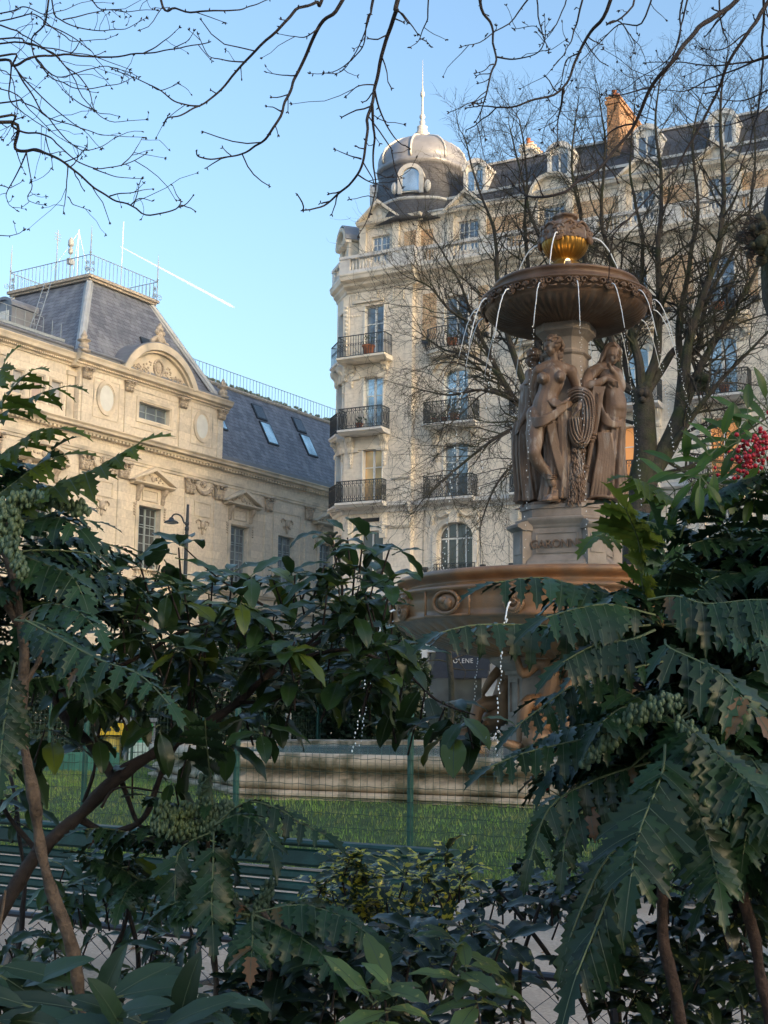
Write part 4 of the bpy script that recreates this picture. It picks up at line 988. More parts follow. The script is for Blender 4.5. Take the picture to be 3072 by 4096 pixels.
# lower pillar
zb = zc(2690)
t = MB(); a0 = .88
octa(t, [(a0*1.08,ZR-.5),(a0*1.08,ZR+.25),(a0*1.12,ZR+.27),(a0*1.12,ZR+.33),(a0,ZR+.36),(a0,zc(2700)),(a0*1.05,zc(2704)),(a0*1.05,zc(2690)),(a0*1.25,zc(2662)),(a0*1.3,zc(2650)),(a0*1.3,zc(2620))], a0)
t.build('pillar', M['grey_stone'], fo)
for k in range(8):
    th = k*math.pi/4; t = MB(); t.T = Matrix.Rotation(th,4,'Z')
    d_ = a0 if k%2==0 else (a0+a0*.615)/math.sqrt(2); hw = .30 if k%2==0 else .16
    y = -d_; za, zb_ = ZR+.5, zc(2720)
    t.box(-hw,hw,y-.035,y,zb_-.06,zb_); t.box(-hw,hw,y-.035,y,za,za+.06); t.box(-hw,-hw+.05,y-.035,y,za+.06,zb_-.06); t.box(hw-.05,hw,y-.035,y,za+.06,zb_-.06)
    t.build('pillar_panel', M['grey_stone'], fo)
# middle basin
def mid(t_, r, z, j):
    if fl0 <= j <= fl1:
        s_ = abs(math.sin(t_*36)); w_ = math.sin(math.pi*(j-fl0+.6)/(fl1-fl0+1.2)); return r-.07*w_*(1-s_**.5), z+.035*w_*(1-s_**.5)
    return r, z
RM = lambda r, v: (rm(r, v+29), zc(v+29))
RP = lambda r, v: (rm(r, v), zc(v))
prof = [RM(230,2630),RM(300,2612),RM(400,2594),RM(500,2572),RM(580,2548),RM(640,2522),RM(676,2500),RM(692,2484)]
fl0, fl1 = 1, 6
prof += [RM(706,2484),RM(712,2474),RM(700,2466),RM(703,2450),RM(705,2415),RM(703,2392),RM(716,2386),RM(724,2380),RM(724,2372),RM(700,2366),RM(672,2362),RM(655,2352),RM(652,2345),RM(668,2336),RM(682,2326),RM(684,2314),RM(676,2304),RM(655,2300),RM(630,2304),RM(610,2322),RM(500,2340),RM(150,2345)]
t = MB(); revolve(t, prof, 288, mid); t.build('middle_basin', M['bowl_orange'], fo, smooth=True)
ZM = zc(2341)
t = MB(); t.lathe([(rm(628,2310),0),(0.01,0.002)],64,(0,0,ZM-.03)); 
t.build('water_surface', M['water'], fo, smooth=True)
# GARONNE pedestal
ap = rm(161, 2100)
t = MB(); zz = lambda v: zc(v, -.6)
octa(t, [(ap*1.2,zc(2330)),(ap*1.2,zz(2268)),(ap*1.14,zz(2252)),(ap*1.13,zz(2244)),(ap*1.04,zz(2228)),(ap,zz(2218)),(ap,zz(2112)),(ap*1.03,zz(2106)),(ap*1.05,zz(2098)),(ap*1.12,zz(2084)),(ap*1.14,zz(2078)),(ap*1.14,zz(2072)),(ap*1.0,zz(2066)),(ap*1.0,zz(2034)),(ap*1.03,zz(2032)),(ap*1.03,zz(2016))], ap)
ped = t.build('pedestal', M['grey_stone'], fo)
for k in range(4):
    t = MB(); t.T = Matrix.Rotation(k*math.pi/2,4,'Z'); y = -ap; za, zb_ = zz(2212), zz(2128); hw = ap*.52
    t.box(-hw,hw,y-.018,y,zb_-.02,zb_); t.box(-hw,hw,y-.018,y,za,za+.02); t.box(-hw,-hw+.02,y-.018,y,za+.02,zb_-.02); t.box(hw-.02,hw,y-.018,y,za+.02,zb_-.02)
    t.build('name_panel', M['grey_stone'], ped)
# buttress blocks on the diagonal faces
for k in range(4):
    t = MB(); th = R(45)+k*math.pi/2; t.T = Matrix.Rotation(th,4,'Z'); d_ = (ap+ap*.615)/math.sqrt(2)
    w_ = .17; t.box(-w_,w_,-d_-.17,-d_+.02,zc(2330),zz(2120)); t.prof([(-d_-.17,zz(2120)),(-d_-.27,zz(2108)),(-d_-.28,zz(2098)),(-d_-.2,zz(2088)),(-d_,zz(2078)),(-d_,zz(2120))],-w_-.04,w_+.04)
    t.box(-w_+.05,w_-.05,-d_-.185,-d_-.17,zz(2215),zz(2140))
    t.build('corner_buttress', M['grey_stone'], ped)
text_mesh('GARONNE', .185, mat('letter_bronze_brown',(.17,.11,.075),.7,.2,8), ped, (0,-ap-.018,zz(2190)), (R(90),0,0), .014, .97, bold=.002)
t = MB(); octa(t, [(ap*.95,zz(2016)),(ap*.95,zz(2002))], ap); t.build('statue_plinth', M['bronze'], fo)
# central shaft
ash = rm(80, 1450)
t = MB(); octa(t, [(ash*1.3,zc(2010)),(ash*1.3,zc(1950)),(ash,zc(1930)),(ash,zc(1500)),(ash*1.0,zc(1440)),(ash*1.12,zc(1432)),(ash*1.14,zc(1424)),(ash*1.0,zc(1414)),(ash*1.0,zc(1368)),(ash*1.2,zc(1352)),(ash*1.34,zc(1344)),(ash*1.36,zc(1336)),(ash*1.36,zc(1298)),(ash*1.3,zc(1290))], ash, .55)
t.build('shaft', M['grey_stone'], fo)
# upper bowl
def upb(t_, r, z, j):
    if 1 <= j <= 6: s_ = abs(math.sin(t_*32)); w_ = [0,.5,.8,1,1,.9,.5][j]; return r, z+.045*w_*(1-s_**.6)*1.0-.02*w_
    return r, z
prof = [RP(105,1316),RP(120,1314),RP(165,1311),RP(210,1305),RP(250,1296),RP(285,1284),RP(304,1270),RP(312,1262),RP(318,1256),RP(318,1250),RP(322,1248),RP(326,1222),RP(332,1214),RP(338,1210),RP(338,1204),RP(318,1200),RP(300,1196),RP(288,1188),RP(284,1178),RP(280,1172),RP(288,1162),RP(292,1156),RP(288,1150),RP(276,1148),RP(262,1152),RP(250,1162),RP(60,1168)]
t = MB(); revolve(t, prof, 256, upb); t.build('upper_bowl', M['bronze_bowl'], fo, smooth=True)
t = MB()
for k in range(96):   # small beading under the rim
    a = 2*math.pi*k/96; r_ = rm(290,1190); t.sph((r_*math.cos(a), r_*math.sin(a), zc(1191)), .018, 6, 4)
t.build('beading', M['bronze_bowl'], fo, smooth=True)
def face_mask(t, s, horns=False, beard=True, mouth=True):
    """a face looking to -Y, about 2*s high"""
    t.sph((0,.1*s,0),(.62*s,.55*s,.85*s),14,10)
    t.sph((0,-.42*s,.02*s),(.12*s,.24*s,.26*s),8,6); t.sph((-.11*s,-.40*s,-.1*s),(.09*s,.09*s,.08*s),6,4); t.sph((.11*s,-.40*s,-.1*s),(.09*s,.09*s,.08*s),6,4)
    for sx in (-1,1):
        t.sph((sx*.24*s,-.36*s,.30*s),(.24*s,.16*s,.09*s),8,5); t.sph((sx*.33*s,-.28*s,-.08*s),(.2*s,.2*s,.2*s),8,5); t.sph((sx*.23*s,-.36*s,.16*s),(.1*s,.08*s,.07*s),8,5)
        t.sph((sx*.62*s,.1*s,.1*s),(.12*s,.18*s,.28*s),8,5)
    for k in range(9):
        a = 2*math.pi*k/9; t.sph((.19*s*math.cos(a),-.42*s,-.36*s+.13*s*math.sin(a)),(.08*s,.09*s,.07*s),6,4)
    if beard:
        for k in range(13):
            a = R(200+140*k/12); r_ = .62*s; t.sph((r_*math.cos(a),-.2*s,-.25*s+.75*s*math.sin(a)*.95),(.14*s,.2*s,.18*s),7,5)
            t.sph((r_*.66*math.cos(a),-.34*s,-.3*s+.55*s*math.sin(a)),(.11*s,.14*s,.14*s),7,5)
    for k in range(11):
        a = R(10+160*k/10); t.sph((.6*s*math.cos(a),-.12*s,.35*s+.5*s*math.sin(a)),(.16*s,.2*s,.15*s),7,5)
    if horns:
        for sx in (-1,1):
            pts = [Vector((sx*(.25+.55*math.sin(k*.5))*s, (-.1+.05*k)*s, (.85+.42*math.sin(k*.62))*s)) for k in range(8)]
            t.tube(spline(pts,3), [ .2*s*(1-k/26) for k in range(22)], 7)
def shell(t, s):
    for k in range(7):
        a = R(20+140*k/6); t.tube([(0,-.1*s,-.1*s),(.35*s*math.cos(a),-.2*s,-.1*s+.35*s*math.sin(a)),(.5*s*math.cos(a),-.1*s,-.1*s+.5*s*math.sin(a))],[.05*s,.09*s,.05*s],6)
    for sx in (-1,1):
        pts = [(sx*(.95-.38*(1-k/12)*math.cos(k*.75))*s, -.12*s, (.05+.38*(1-k/12)*math.sin(k*.75))*s) for k in range(10)]; t.tube(pts,[.09*s]*9+[.12*s],6)
        t.tube([(sx*.2*s,-.1*s,-.35*s),(sx*.6*s,-.12*s,-.45*s),(sx*.95*s,-.1*s,-.35*s)],[.1*s,.08*s,.06*s],6)
zmk = (zc(1250)+zc(1206))/2; rmk = rm(328,1230)
t0_ = MB(); face_mask(t0_, .115, beard=True); lm = t0_.build('lion_mask', M['bronze_bowl'], fo, smooth=True, loc=(0,-rmk,zmk))
t0_ = MB(); shell(t0_, .17); shl = t0_.build('shell_ornament', M['bronze_bowl'], fo, smooth=True)
for k in range(16):
    a = 2*math.pi*k/16
    o = lm if k == 0 else copy_tree(lm); o.location = (rmk*math.sin(a), -rmk*math.cos(a), zmk); o.rotation_euler = (0,0,a)
    o = shl if k == 0 else copy_tree(shl); a += math.pi/16; o.location = (rmk*math.sin(a), -rmk*math.cos(a), zmk); o.rotation_euler = (0,0,a)
# middle basin masks and medallions
zmm = (zc(2479)+zc(2434))/2; rmm = rm(705,2430)
t0_ = MB(); face_mask(t0_, .24, beard=True); mm = t0_.build('river_mask', M['bowl_orange'], fo, smooth=True)
t0_ = MB()
ringp = [(.26*math.cos(k*math.pi/8), -.03, .17*math.sin(k*math.pi/8)) for k in range(17)]; t0_.tube(ringp,.03,6); t0_.sph((0,0,0),(.2,.06,.13),10,6); t0_.sph((-.05,-.05,.03),(.09,.05,.06),7,5); t0_.sph((.06,-.05,-.02),(.08,.05,.08),7,5)
t0_.tube([(-.45,-.01,.2),(.45,-.01,.2)],.02,5); t0_.tube([(-.45,-.01,-.2),(.45,-.01,-.2)],.02,5); t0_.tube([(-.45,-.01,-.2),(-.45,-.01,.2)],.02,5); t0_.tube([(.45,-.01,-.2),(.45,-.01,.2)],.02,5)
md = t0_.build('medallion', M['bowl_orange'], fo, smooth=True)
for k in range(8):
    a = 2*math.pi*k/8; o = mm if k == 0 else copy_tree(mm); o.location = (rmm*math.sin(a),-rmm*math.cos(a),zmm+.05); o.rotation_euler = (0,0,a)
for k in range(8):
    a = 2*math.pi*(k+.5)/8; o = md if k == 0 else copy_tree(md); o.location = ((rmm+.01)*math.sin(a),-(rmm+.01)*math.cos(a),zmm); o.rotation_euler = (0,0,a)
# urn
def ribs(t_, r, z, j): return (r*(1-.05*(1-abs(math.sin(t_*14))**.5)), z) if 3 <= j <= 9 else (r, z)
up = [RP(62,1168),RP(62,1062),RP(40,1052),RP(38,1044),RP(52,1036),RP(66,1028),RP(80,1014),RP(88,1000),RP(93,985),RP(93,975)]
t = MB(); revolve(t, up, 168, ribs); t.build('gilded_urn_base', M['gold'], fo, smooth=True)
up2 = [RP(95,976),RP(97,968),RP(94,966),RP(96,950),RP(92,925),RP(80,908),RP(60,899),RP(42,894),RP(38,888),RP(36,884),RP(42,880),RP(50,877),RP(52,872),RP(50,868),RP(30,866),RP(1,866)]
t = MB(); revolve(t, up2, 48); urn = t.build('urn', M['bronze'], fo, smooth=True)
t0_ = MB(); face_mask(t0_, .155, horns=True); hm = t0_.build('horned_mask', M['bronze'], urn, smooth=True)
for k in range(4):
    a = k*math.pi/2; r_ = rm(92,950); o = hm if k == 0 else copy_tree(hm); o.location = (r_*math.sin(a),-r_*math.cos(a),zc(955)); o.rotation_euler = (R(-8),0,a)
t = MB()
for k in range(4):
    a = R(45)+k*math.pi/2; r_ = rm(92,945)
    for q_ in range(16): aa = a+random.uniform(-.28,.28); t.sph((r_*math.sin(aa),-r_*math.cos(aa),zc(950)+random.uniform(-.1,.12)), random.uniform(.02,.045), 6, 5)
    for sx in (-1,1): t.tube([(r_*1.0*math.sin(a+sx*e),-r_*1.0*math.cos(a+sx*e),zc(930)+.08*math.sin(e*5)) for e in (0,.15,.3,.45,.6)],.025,6)
t.build('grape_garland', M['bronze'], urn, smooth=True)
# small spot lamp lighting the gilded ribs
lp = q(2271, 1052, -.75)
t = MB(); t.lathe([(.01,-.05),(.05,-.04),(.06,.03),(.001,.03)],12,tuple(lp)); lo_ = t.build('spot_lamp', M['grey_stone'], fo, smooth=True)
t = MB(); t.sph(lp+Vector((0,-.0,.035)),.045,10,6); t.build('lamp_lens', M['lit2'], lo_)
pl = bpy.data.lights.new('fountain_lamp','POINT'); pl.energy = 1.3; pl.color = (1,.62,.22); pl.shadow_soft_size = .05
plo = bpy.data.objects.new('fountain_lamp', pl); COL.objects.link(plo); plo.parent = fo; plo.location = q(2255,1060,-.72)+Vector((0,0,.06))
# ---------------- statues ----------------
def caps(mb, pts, rad, n=12, flat=None):
    P_ = spline(pts, 4); k = (len(P_)-1)/(len(rad)-1); rr = []
    for i in range(len(P_)):
        f = i/k; a = int(min(f, len(rad)-2)); rr.append(rad[a]+(rad[a+1]-rad[a])*(f-a))
    mb.tube(P_, rr, n)
    mb.sph(P_[0], rr[0], n, 7); mb.sph(P_[-1], rr[-1], n, 7)
def remesh(v=.016, it=3, fac=.5):
    def f(o):
        m = o.modifiers.new('remesh','REMESH'); m.mode = 'VOXEL'; m.voxel_size = v; m.use_smooth_shade = True
        s_ = o.modifiers.new('smooth','SMOOTH'); s_.factor = fac; s_.iterations = it
    return f
def rotz(a): return Matrix.Rotation(a,3,'Z')
def head(mb, c, h, yaw, pitch=0):
    """c centre, h head height, yaw: direction the face looks (0 = towards the camera side -Y of the fountain frame)"""
    Mx = Matrix.Rotation(yaw,3,'Z') @ Matrix.Rotation(pitch,3,'X'); s = h/2
    def e(p, r): mb.sph(c+Mx @ (Vector(p)*s), tuple(x*s for x in r), 12, 8, Mx)
    def e2(p, r):
        rr = tuple(x*s for x in r); mb.sph(c+Mx @ (Vector(p)*s), rr, 12, 8, Mx)
    e2((0,.12,.22),(.70,.80,.78)); e2((0,-.22,-.28),(.52,.48,.66)); e2((0,-.42,-.72),(.24,.24,.22))
    e2((0,-.78,-.12),(.10,.17,.22)); e2((0,-.90,-.26),(.12,.12,.09)); e2((0,-.66,.1),(.11,.14,.2))
    for sx in (-1,1):
        e2((sx*.27,-.60,.10),(.26,.16,.07)); e2((sx*.27,-.52,-.07),(.13,.12,.07)); e2((sx*.30,-.45,-.3),(.22,.2,.24)); e2((sx*.66,.08,-.08),(.07,.16,.22))
    e2((0,-.68,-.50),(.20,.12,.045)); e2((0,-.66,-.585),(.16,.12,.05))
    return Mx, s
def curls(mb, c, Mx, s, n=70, back=1.0, bun=True):
    for k in range(n):
        a = random.uniform(0,2*math.pi); z = random.uniform(-.15,1.0); rr = math.sqrt(max(0,1-z*z))
        p = Vector((.74*rr*math.cos(a), .16+.84*rr*math.sin(a), .26+.80*z))
        if p.y < -.35 and p.z < .62: continue
        mb.sph(c+Mx @ (p*s), random.uniform(.12,.2)*s, 7, 5)
    if bun:
        for k in range(16): mb.sph(c+Mx @ (Vector((random.uniform(-.3,.3),.95+random.uniform(-.1,.2),-.1+random.uniform(-.35,.3)))*s), .2*s, 7, 5)
def cloth_loft(mb, rings, n=96, folds=13, seed=0, sharp=.6):
    """rings: (centre Vector, rx, ry, amp, twist). closed bottom not needed"""
    rnd = random.Random(seed); ph = [rnd.uniform(0,6.28) for _ in range(4)]
    R_ = []
    for i in range(len(rings)-1):
        for k in range(5):
            f = k/5; a, b_ = rings[i], rings[i+1]; R_.append((a[0].lerp(b_[0],f),)+tuple(a[j]+(b_[j]-a[j])*f for j in (1,2,3,4)))
    R_.append(rings[-1]); vs = []; fs = []
    for i, (c, rx, ry, am, tw) in enumerate(R_):
        for k in range(n):
            t_ = 2*math.pi*k/n; u_ = t_*folds+tw+ph[0]+1.1*math.sin(2*t_+ph[1])+.6*math.sin(3*t_+ph[2]+i*.12)
            g = (abs(math.sin(u_/2))**sharp)*2-1.0; g2 = .35*math.sin(u_*1.7+ph[3]+i*.1)
            d = 1+1.5*am*(g+g2)
            vs.append(c+Vector((rx*d*math.cos(t_), ry*d*math.sin(t_), 0)))
    m = len(R_)
    for j in range(m-1):
        for k in range(n): fs.append((j*n+k, j*n+(k+1)%n, (j+1)*n+(k+1)%n, (j+1)*n+k))
    fs.append(tuple(range(n-1,-1,-1))); fs.append(tuple((m-1)*n+k for k in range(n)))
    mb.add(vs, fs)
def fold(mb, pts, r0, r1, n=7):
    P_ = spline(pts, 5); L = len(P_); mb.tube(P_, [ (r0+(r1-r0)*i/(L-1))*(.7+.3*math.sin(math.pi*i/(L-1))) for i in range(L)], n)
def hand(mb, w, dirv, side, s=.085, curl=.3, spread=.25):
    d = dirv.normalized(); sd = side.normalized(); nn = d.cross(sd).normalized()
    mb.sph(w+d*s*.9, (s*.5,s*.5,s*.5), 8, 6); mb.tube([w, w+d*s*.8, w+d*s*1.6], [s*.42,s*.55,s*.5], 8)
    for k in range(4):
        o_ = sd*(k-1.5)*s*.3; b_ = w+d*s*1.5+o_; L = s*(1.15,1.35,1.25,1.0)[k]
        p2 = b_+(d+sd*(k-1.5)*spread*.3)*L*.5; p3 = p2+(d*math.cos(curl)+nn*math.sin(curl))*L*.35; p4 = p3+(d*math.cos(2*curl)+nn*math.sin(2*curl))*L*.3
        mb.tube([b_-d*s*.2,b_,p2,p3,p4],[s*.17,s*.17,s*.15,s*.14,s*.1],7); mb.sph(p4,s*.1,6,5)
    b_ = w+d*s*.5-sd*s*.5; mb.tube([b_, b_+(d*.5-sd*.8)*s*.6, b_+(d*.9-sd*.6)*s*1.1],[s*.2,s*.18,s*.12],7)
def foot(mb, ank, toe, s=.075):
    d = (toe-ank); d.z = 0; d.normalize(); sd = Vector((-d.y,d.x,0)); z = toe.z
    mb.tube([ank, Vector((ank.x,ank.y,z+s*.8))-d*s*.3], [s*.75,s*.8], 9); mb.sph(Vector((ank.x,ank.y,z+s*.55))-d*s*.6,(s*.75,s*.75,s*.6),9,6)
    mb.tube([Vector((ank.x,ank.y,z+s*1.1)), (ank+toe)/2*Vector((1,1,0)).length/1.41421356 if False else Vector(((ank.x+toe.x)/2,(ank.y+toe.y)/2,z+s*.85)), Vector((toe.x,toe.y,z+s*.4))-d*s], [s*.85,s*.8,s*.55], 9)
    for k in range(5):
        o_ = sd*(k-2)*s*.33; L = (1.0,1.05,.95,.8,.65)[k]*s*1.0
        mb.tube([Vector((toe.x,toe.y,z+s*.35))-d*s*1.2+o_*.9, Vector((toe.x,toe.y,z+s*.3))-d*s*.2+o_, Vector((toe.x,toe.y,z+s*.2))+d*(L-s*.6)+o_],[s*.24,s*.2,s*.17],6)
V = Vector
BZ = M['bronze']
# ---- front statue (stands over the GARONNE panel)
dy = -.62; g = lambda u, v, e=0: q(u, v, dy+e)
st = MB()
caps(st, [g(2180,1662,.02), g(2184,1615,.0), g(2192,1575,.0), g(2208,1530,.02), g(2214,1492,.03), g(2212,1470,.04)], [.235,.215,.175,.20,.20,.13], 16)
caps(st, [g(2150,1665,.04), g(2212,1668,.03)], [.20,.20], 14); caps(st, [g(2178,1625,-.06), g(2190,1600,-.05)], [.15,.14], 12)
caps(st, [g(2155,1482,.05), g(2210,1468,.05), g(2278,1482,.07)], [.095,.13,.10], 12)
for u_, v_ in ((2172,1512),(2240,1507)): st.sph(g(u_,v_,-.15),(.10,.105,.105),14,10); st.sph(g(u_-3,v_+3,-.25),.018,8,6)
caps(st, [g(2212,1466,.04), g(2214,1440,.04), g(2213,1422,.04)], [.095,.08,.085], 12)
# bare leg
caps(st, [g(2152,1680,.02), g(2140,1745,-.06), g(2136,1812,-.17)], [.185,.155,.105], 14); caps(st, [g(2136,1812,-.18), g(2152,1850,-.12), g(2185,1890,-.08), g(2212,1938,-.08)], [.105,.108,.085,.058], 13)
foot(st, g(2222,1960,-.06), g(2178,2006,-.22), .085)
caps(st, [g(2212,1680,.04), g(2222,1800,-.02), g(2205,1900,.04), g(2196,1965,.04)], [.17,.12,.09,.055], 12); foot(st, g(2196,1970,.04), g(2168,2008,-.08), .075)
# her arms
caps(st, [g(2284,1484,.06), g(2303,1535,.12), g(2314,1585,.16)], [.105,.085,.075], 12); caps(st, [g(2314,1585,.16), g(2330,1594,.02), g(2326,1608,-.14)], [.075,.075,.06], 12)
hand(st, g(2324,1612,-.16), g(2296,1668,-.26)-g(2326,1610,-.16), V((.6,-.5,0)), .095, .15)
caps(st, [g(2150,1488,.08), g(2135,1550,.2), g(2140,1610,.26)], [.09,.075,.06], 10)
hc = g(2209,1386,.0); yaw = R(-52)
Mx, hs = head(st, hc, .345, yaw, R(8))
gar = st.build('statue', BZ, fo, mods=remesh(.0145, 2, .4)); gar['label'] = 'bare-breasted standing woman over the name panel'
st = MB(); curls(st, hc, Mx, hs, 110)
for k in range(22): st.sph(g(2238+random.uniform(-8,10),1420+random.uniform(-20,25),.06+random.uniform(-.05,.05)), .04, 7, 5)
st.build('hair', BZ, gar, mods=remesh(.014, 1, .4))
st = MB()
# skirt hanging on the right side of the figure and between the legs
cloth_loft(st, [(g(2215,1650,.05),.27,.22,.05,0),(g(2225,1700,.06),.25,.20,.09,.3),(g(2232,1780,.06),.21,.17,.13,.7),(g(2238,1860,.06),.21,.16,.16,1.1),(g(2236,1940,.08),.24,.17,.18,1.3),(g(2232,2002,.10),.27,.18,.18,1.4)], 110, 11, 3)
for k in range(8): fold(st, [g(2262-6*k,1665+3*k,-.14), g(2258-4*k,1740,-.13+.01*k), g(2262-5*k,1850,-.10), g(2270-9*k,1990,-.12+.02*k)], .035, .028)
for k in range(6): fold(st, [g(2215-5*k,1690+2*k,-.20), g(2218-2*k,1760+6*k,-.16), g(2250-3*k,1860+6*k,-.14), g(2262,1925+6*k,-.12)], .028, .018)
# rolled sash over the hips
for k in range(9):
    o_ = k*4.4; fold(st, [g(2118+k*.8,1660+o_,.10), g(2130,1672+o_,-.12), g(2172,1668+o_*.9,-.27), g(2220,1642+o_*.8,-.25), g(2262,1612+o_*.7,-.2), g(2290,1600+o_*.6,-.05)], .026, .02)
for k in range(6): fold(st, [g(2124+4*k,1690,-.02-.02*k), g(2116+3*k,1715,-.06), g(2104+5*k,1735,-.02), g(2122+5*k,1752,.02)], .03, .02)
for k in range(5): fold(st, [g(2190+7*k,1600-2*k,-.2), g(2225+6*k,1625-3*k,-.24), g(2265+4*k,1598-2*k,-.2)], .03,.02)
st.build('drapery', BZ, gar, mods=remesh(.0115, 1, .4))
st = MB()
for k in range(3): st.tube([g(2182+k*3,1898+k*7,-.16), g(2204,1902+k*7,-.18), g(2228,1896+k*8,-.10), g(2206,1900+k*8,.02), g(2182+k*3,1898+k*7,-.16)], .013, 6)
st.build('anklet', BZ, gar, smooth=True)
# fishing net and reed stump
st = MB()
pth = spline([g(2285,1585,-.05), g(2315,1575,-.12), g(2346,1592,-.14), g(2352,1650,-.15), g(2342,1720,-.16), g(2322,1765,-.18), g(2304,1735,-.17), g(2300,1680,-.15)], 9)
for i in range(len(pth)-1):
    c = pth[i]; d = (pth[i+1]-c).normalized(); a_ = d.orthogonal().normalized(); b_ = d.cross(a_)
    for k in range(13):
        an = 2*math.pi*k/13+i*.45; p_ = c+(a_*math.cos(an)+b_*math.sin(an))*.085
        tip = p_+d*.05+(a_*math.cos(an)+b_*math.sin(an))*.02; st.tube([p_-d*.02,p_+(a_*math.cos(an)+b_*math.sin(an))*.02,tip],[.012,.022,.006],5)
st.tube(pth, .08, 10); st.build('fishing_net', BZ, gar, smooth=True)
st = MB(); ax = spline([g(2316,1760,-.02), g(2306,1850,-.04), g(2300,1930,-.04), g(2298,2008,-.04)], 10); st.tube(ax, [.09+.05*i/len(ax) for i in range(len(ax))], 10)
for i in range(len(ax)-1):
    for k in range(9):
        an = R(180+180*k/8)+random.uniform(-.1,.1); r_ = .10+.05*i/len(ax); p_ = ax[i]+V((r_*math.cos(an)*1.0, r_*math.sin(an), random.uniform(-.02,.02)))
        st.tube([p_,p_+V((random.uniform(-.02,.02),-.012,-.05)),p_+V((random.uniform(-.03,.03),0,-.1))],[.01,.018,.004],5)
for (u_,v_,r_) in ((2298,1800,.05),(2300,1845,.05),(2312,1900,.04)):
    st.tube([g(u_+6*(1-i/12)*math.cos(i*.8)*r_*30, v_+6*(1-i/12)*math.sin(i*.8)*r_*30, -.2) for i in range(11)], .014, 6)
st.build('reed_stump', BZ, gar, smooth=True)
# ---- right statue
dy = -.22; g = lambda u, v, e=0: q(u, v, dy+e)
st = MB()
caps(st, [g(2452,1665,.0), g(2456,1615,-.02), g(2448,1570,-.02), g(2436,1530,.0), g(2425,1495,.03), g(2420,1470,.04)], [.22,.215,.18,.18,.17,.11], 16)
caps(st, [g(2462,1630,-.06), g(2462,1605,-.06)], [.19,.17], 12)
caps(st, [g(2372,1490,-.0), g(2415,1475,.04), g(2462,1490,.1)], [.11,.12,.09], 12)
st.sph(g(2458,1508,-.10),(.095,.095,.095),12,9)
caps(st, [g(2430,1468,.02), g(2437,1448,.0), g(2440,1430,.0)], [.09,.08,.08], 12)
caps(st, [g(2366,1492,-.02), g(2345,1528,-.10), g(2340,1548,-.14)], [.105,.098,.09], 12); caps(st, [g(2342,1548,-.14), g(2385,1535,-.20), g(2424,1514,-.22)], [.09,.078,.05], 12)
hand(st, g(2424,1512,-.22), g(2456,1530,-.24)-g(2424,1512,-.22), V((.3,-.2,.9)), .09, .3)
caps(st, [g(2470,1492,.06), g(2486,1540,.0), g(2482,1560,-.05)], [.085,.075,.065], 12); caps(st, [g(2482,1560,-.05), g(2470,1520,-.12), g(2458,1490,-.18)], [.065,.055,.04], 11)
hand(st, g(2458,1490,-.18), g(2446,1476,-.2)-g(2458,1490,-.18), V((.5,-.5,.2)), .075, .4)
hc = g(2450,1422,-.03); Mx, hs = head(st, hc, .33, R(38), R(14))
caps(st, [g(2432,1665,.0), g(2412,1800,-.05), g(2392,1985,-.08)], [.16,.11,.07], 10); caps(st, [g(2456,1665,.0), g(2440,1800,-.03), g(2425,1985,-.05)], [.16,.11,.07], 10); foot(st, g(2392,1985,-.08), g(2372,2008,-.26), .07); foot(st, g(2425,1985,-.05), g(2436,2008,-.24), .07)
rig = st.build('statue', BZ, fo, mods=remesh(.0145, 2, .4)); rig['label'] = 'hooded woman leaning on a long steering oar'
st = MB()
hv = [(2452,1378,.02),(2425,1392,.04),(2405,1425,.06),(2388,1452,.08)]
for k in range(7): fold(st, [g(2462-k*6,1375+k*2.5,-.12+.045*k), g(2436-k*4,1388+k*5,-.04+.03*k), g(2418-k*2,1420+k*3,-.02+.03*k), g(2400-k*2,1452+k*2,.0+.03*k)], .05, .04)
caps(st, [g(2448,1402,.08), g(2435,1430,.12), g(2425,1460,.12)], [.15,.12,.09], 12)
for k in range(4): fold(st, [g(2468-k,1386+k*4,-.1), g(2482-k,1410,-.04), g(2474-k*2,1448,.0)], .03,.028)
st.build('hood', BZ, rig, mods=remesh(.014, 2, .4))
st = MB()
for k in range(8): fold(st, [g(2428-3*k,1476+k*2,-.10+.01*k), g(2392-3*k,1476+k*5,-.12), g(2362-2*k,1492+k*6,-.1), g(2350+k*2,1512+k*5,-.02)], .035, .03)
for k in range(5): fold(st, [g(2436+3*k,1478,-.12), g(2456+3*k,1498+k*3,-.14), g(2478+2*k,1520+k*4,-.1)], .02, .018)
cloth_loft(st, [(g(2440,1665,.04),.24,.23,.05,0),(g(2432,1720,.04),.27,.25,.09,.3),(g(2424,1800,.04),.28,.25,.12,.7),(g(2418,1880,.05),.30,.26,.15,1.0),(g(2414,1950,.05),.33,.27,.17,1.1),(g(2410,2004,.05),.34,.28,.14,1.2)], 120, 11, 8)
for k in range(9):
    o_ = k*3; fold(st, [g(2402+k,1590+o_*3.2,-.18), g(2412,1640+o_*2,-.27), g(2440,1680+o_,-.30), g(2474,1690+o_*.7,-.22), g(2490,1670+o_,-.05)], .025, .02)
for k in range(7): fold(st, [g(2392+8*k,1730,-.20-.01*k), g(2396+9*k,1800,-.24), g(2380+11*k,1890,-.26), g(2362+14*k,1995,-.26)], .03, .034)
for k in range(5): fold(st, [g(2470+3*k,1700,-.10+.04*k), g(2478+2*k,1790,-.10+.04*k), g(2478+k,1900,-.08+.04*k), g(2470+k,2000,-.06+.05*k)], .03, .03)
for k in range(4): fold(st, [g(2350+10*k,1996-k*2,-.28), g(2390+8*k,1984,-.34), g(2430+9*k,1992,-.30)], .028, .022)
st.build('drapery', BZ, rig, mods=remesh(.0115, 1, .4))
st = MB()
A = g(2400,1542,-.27); 
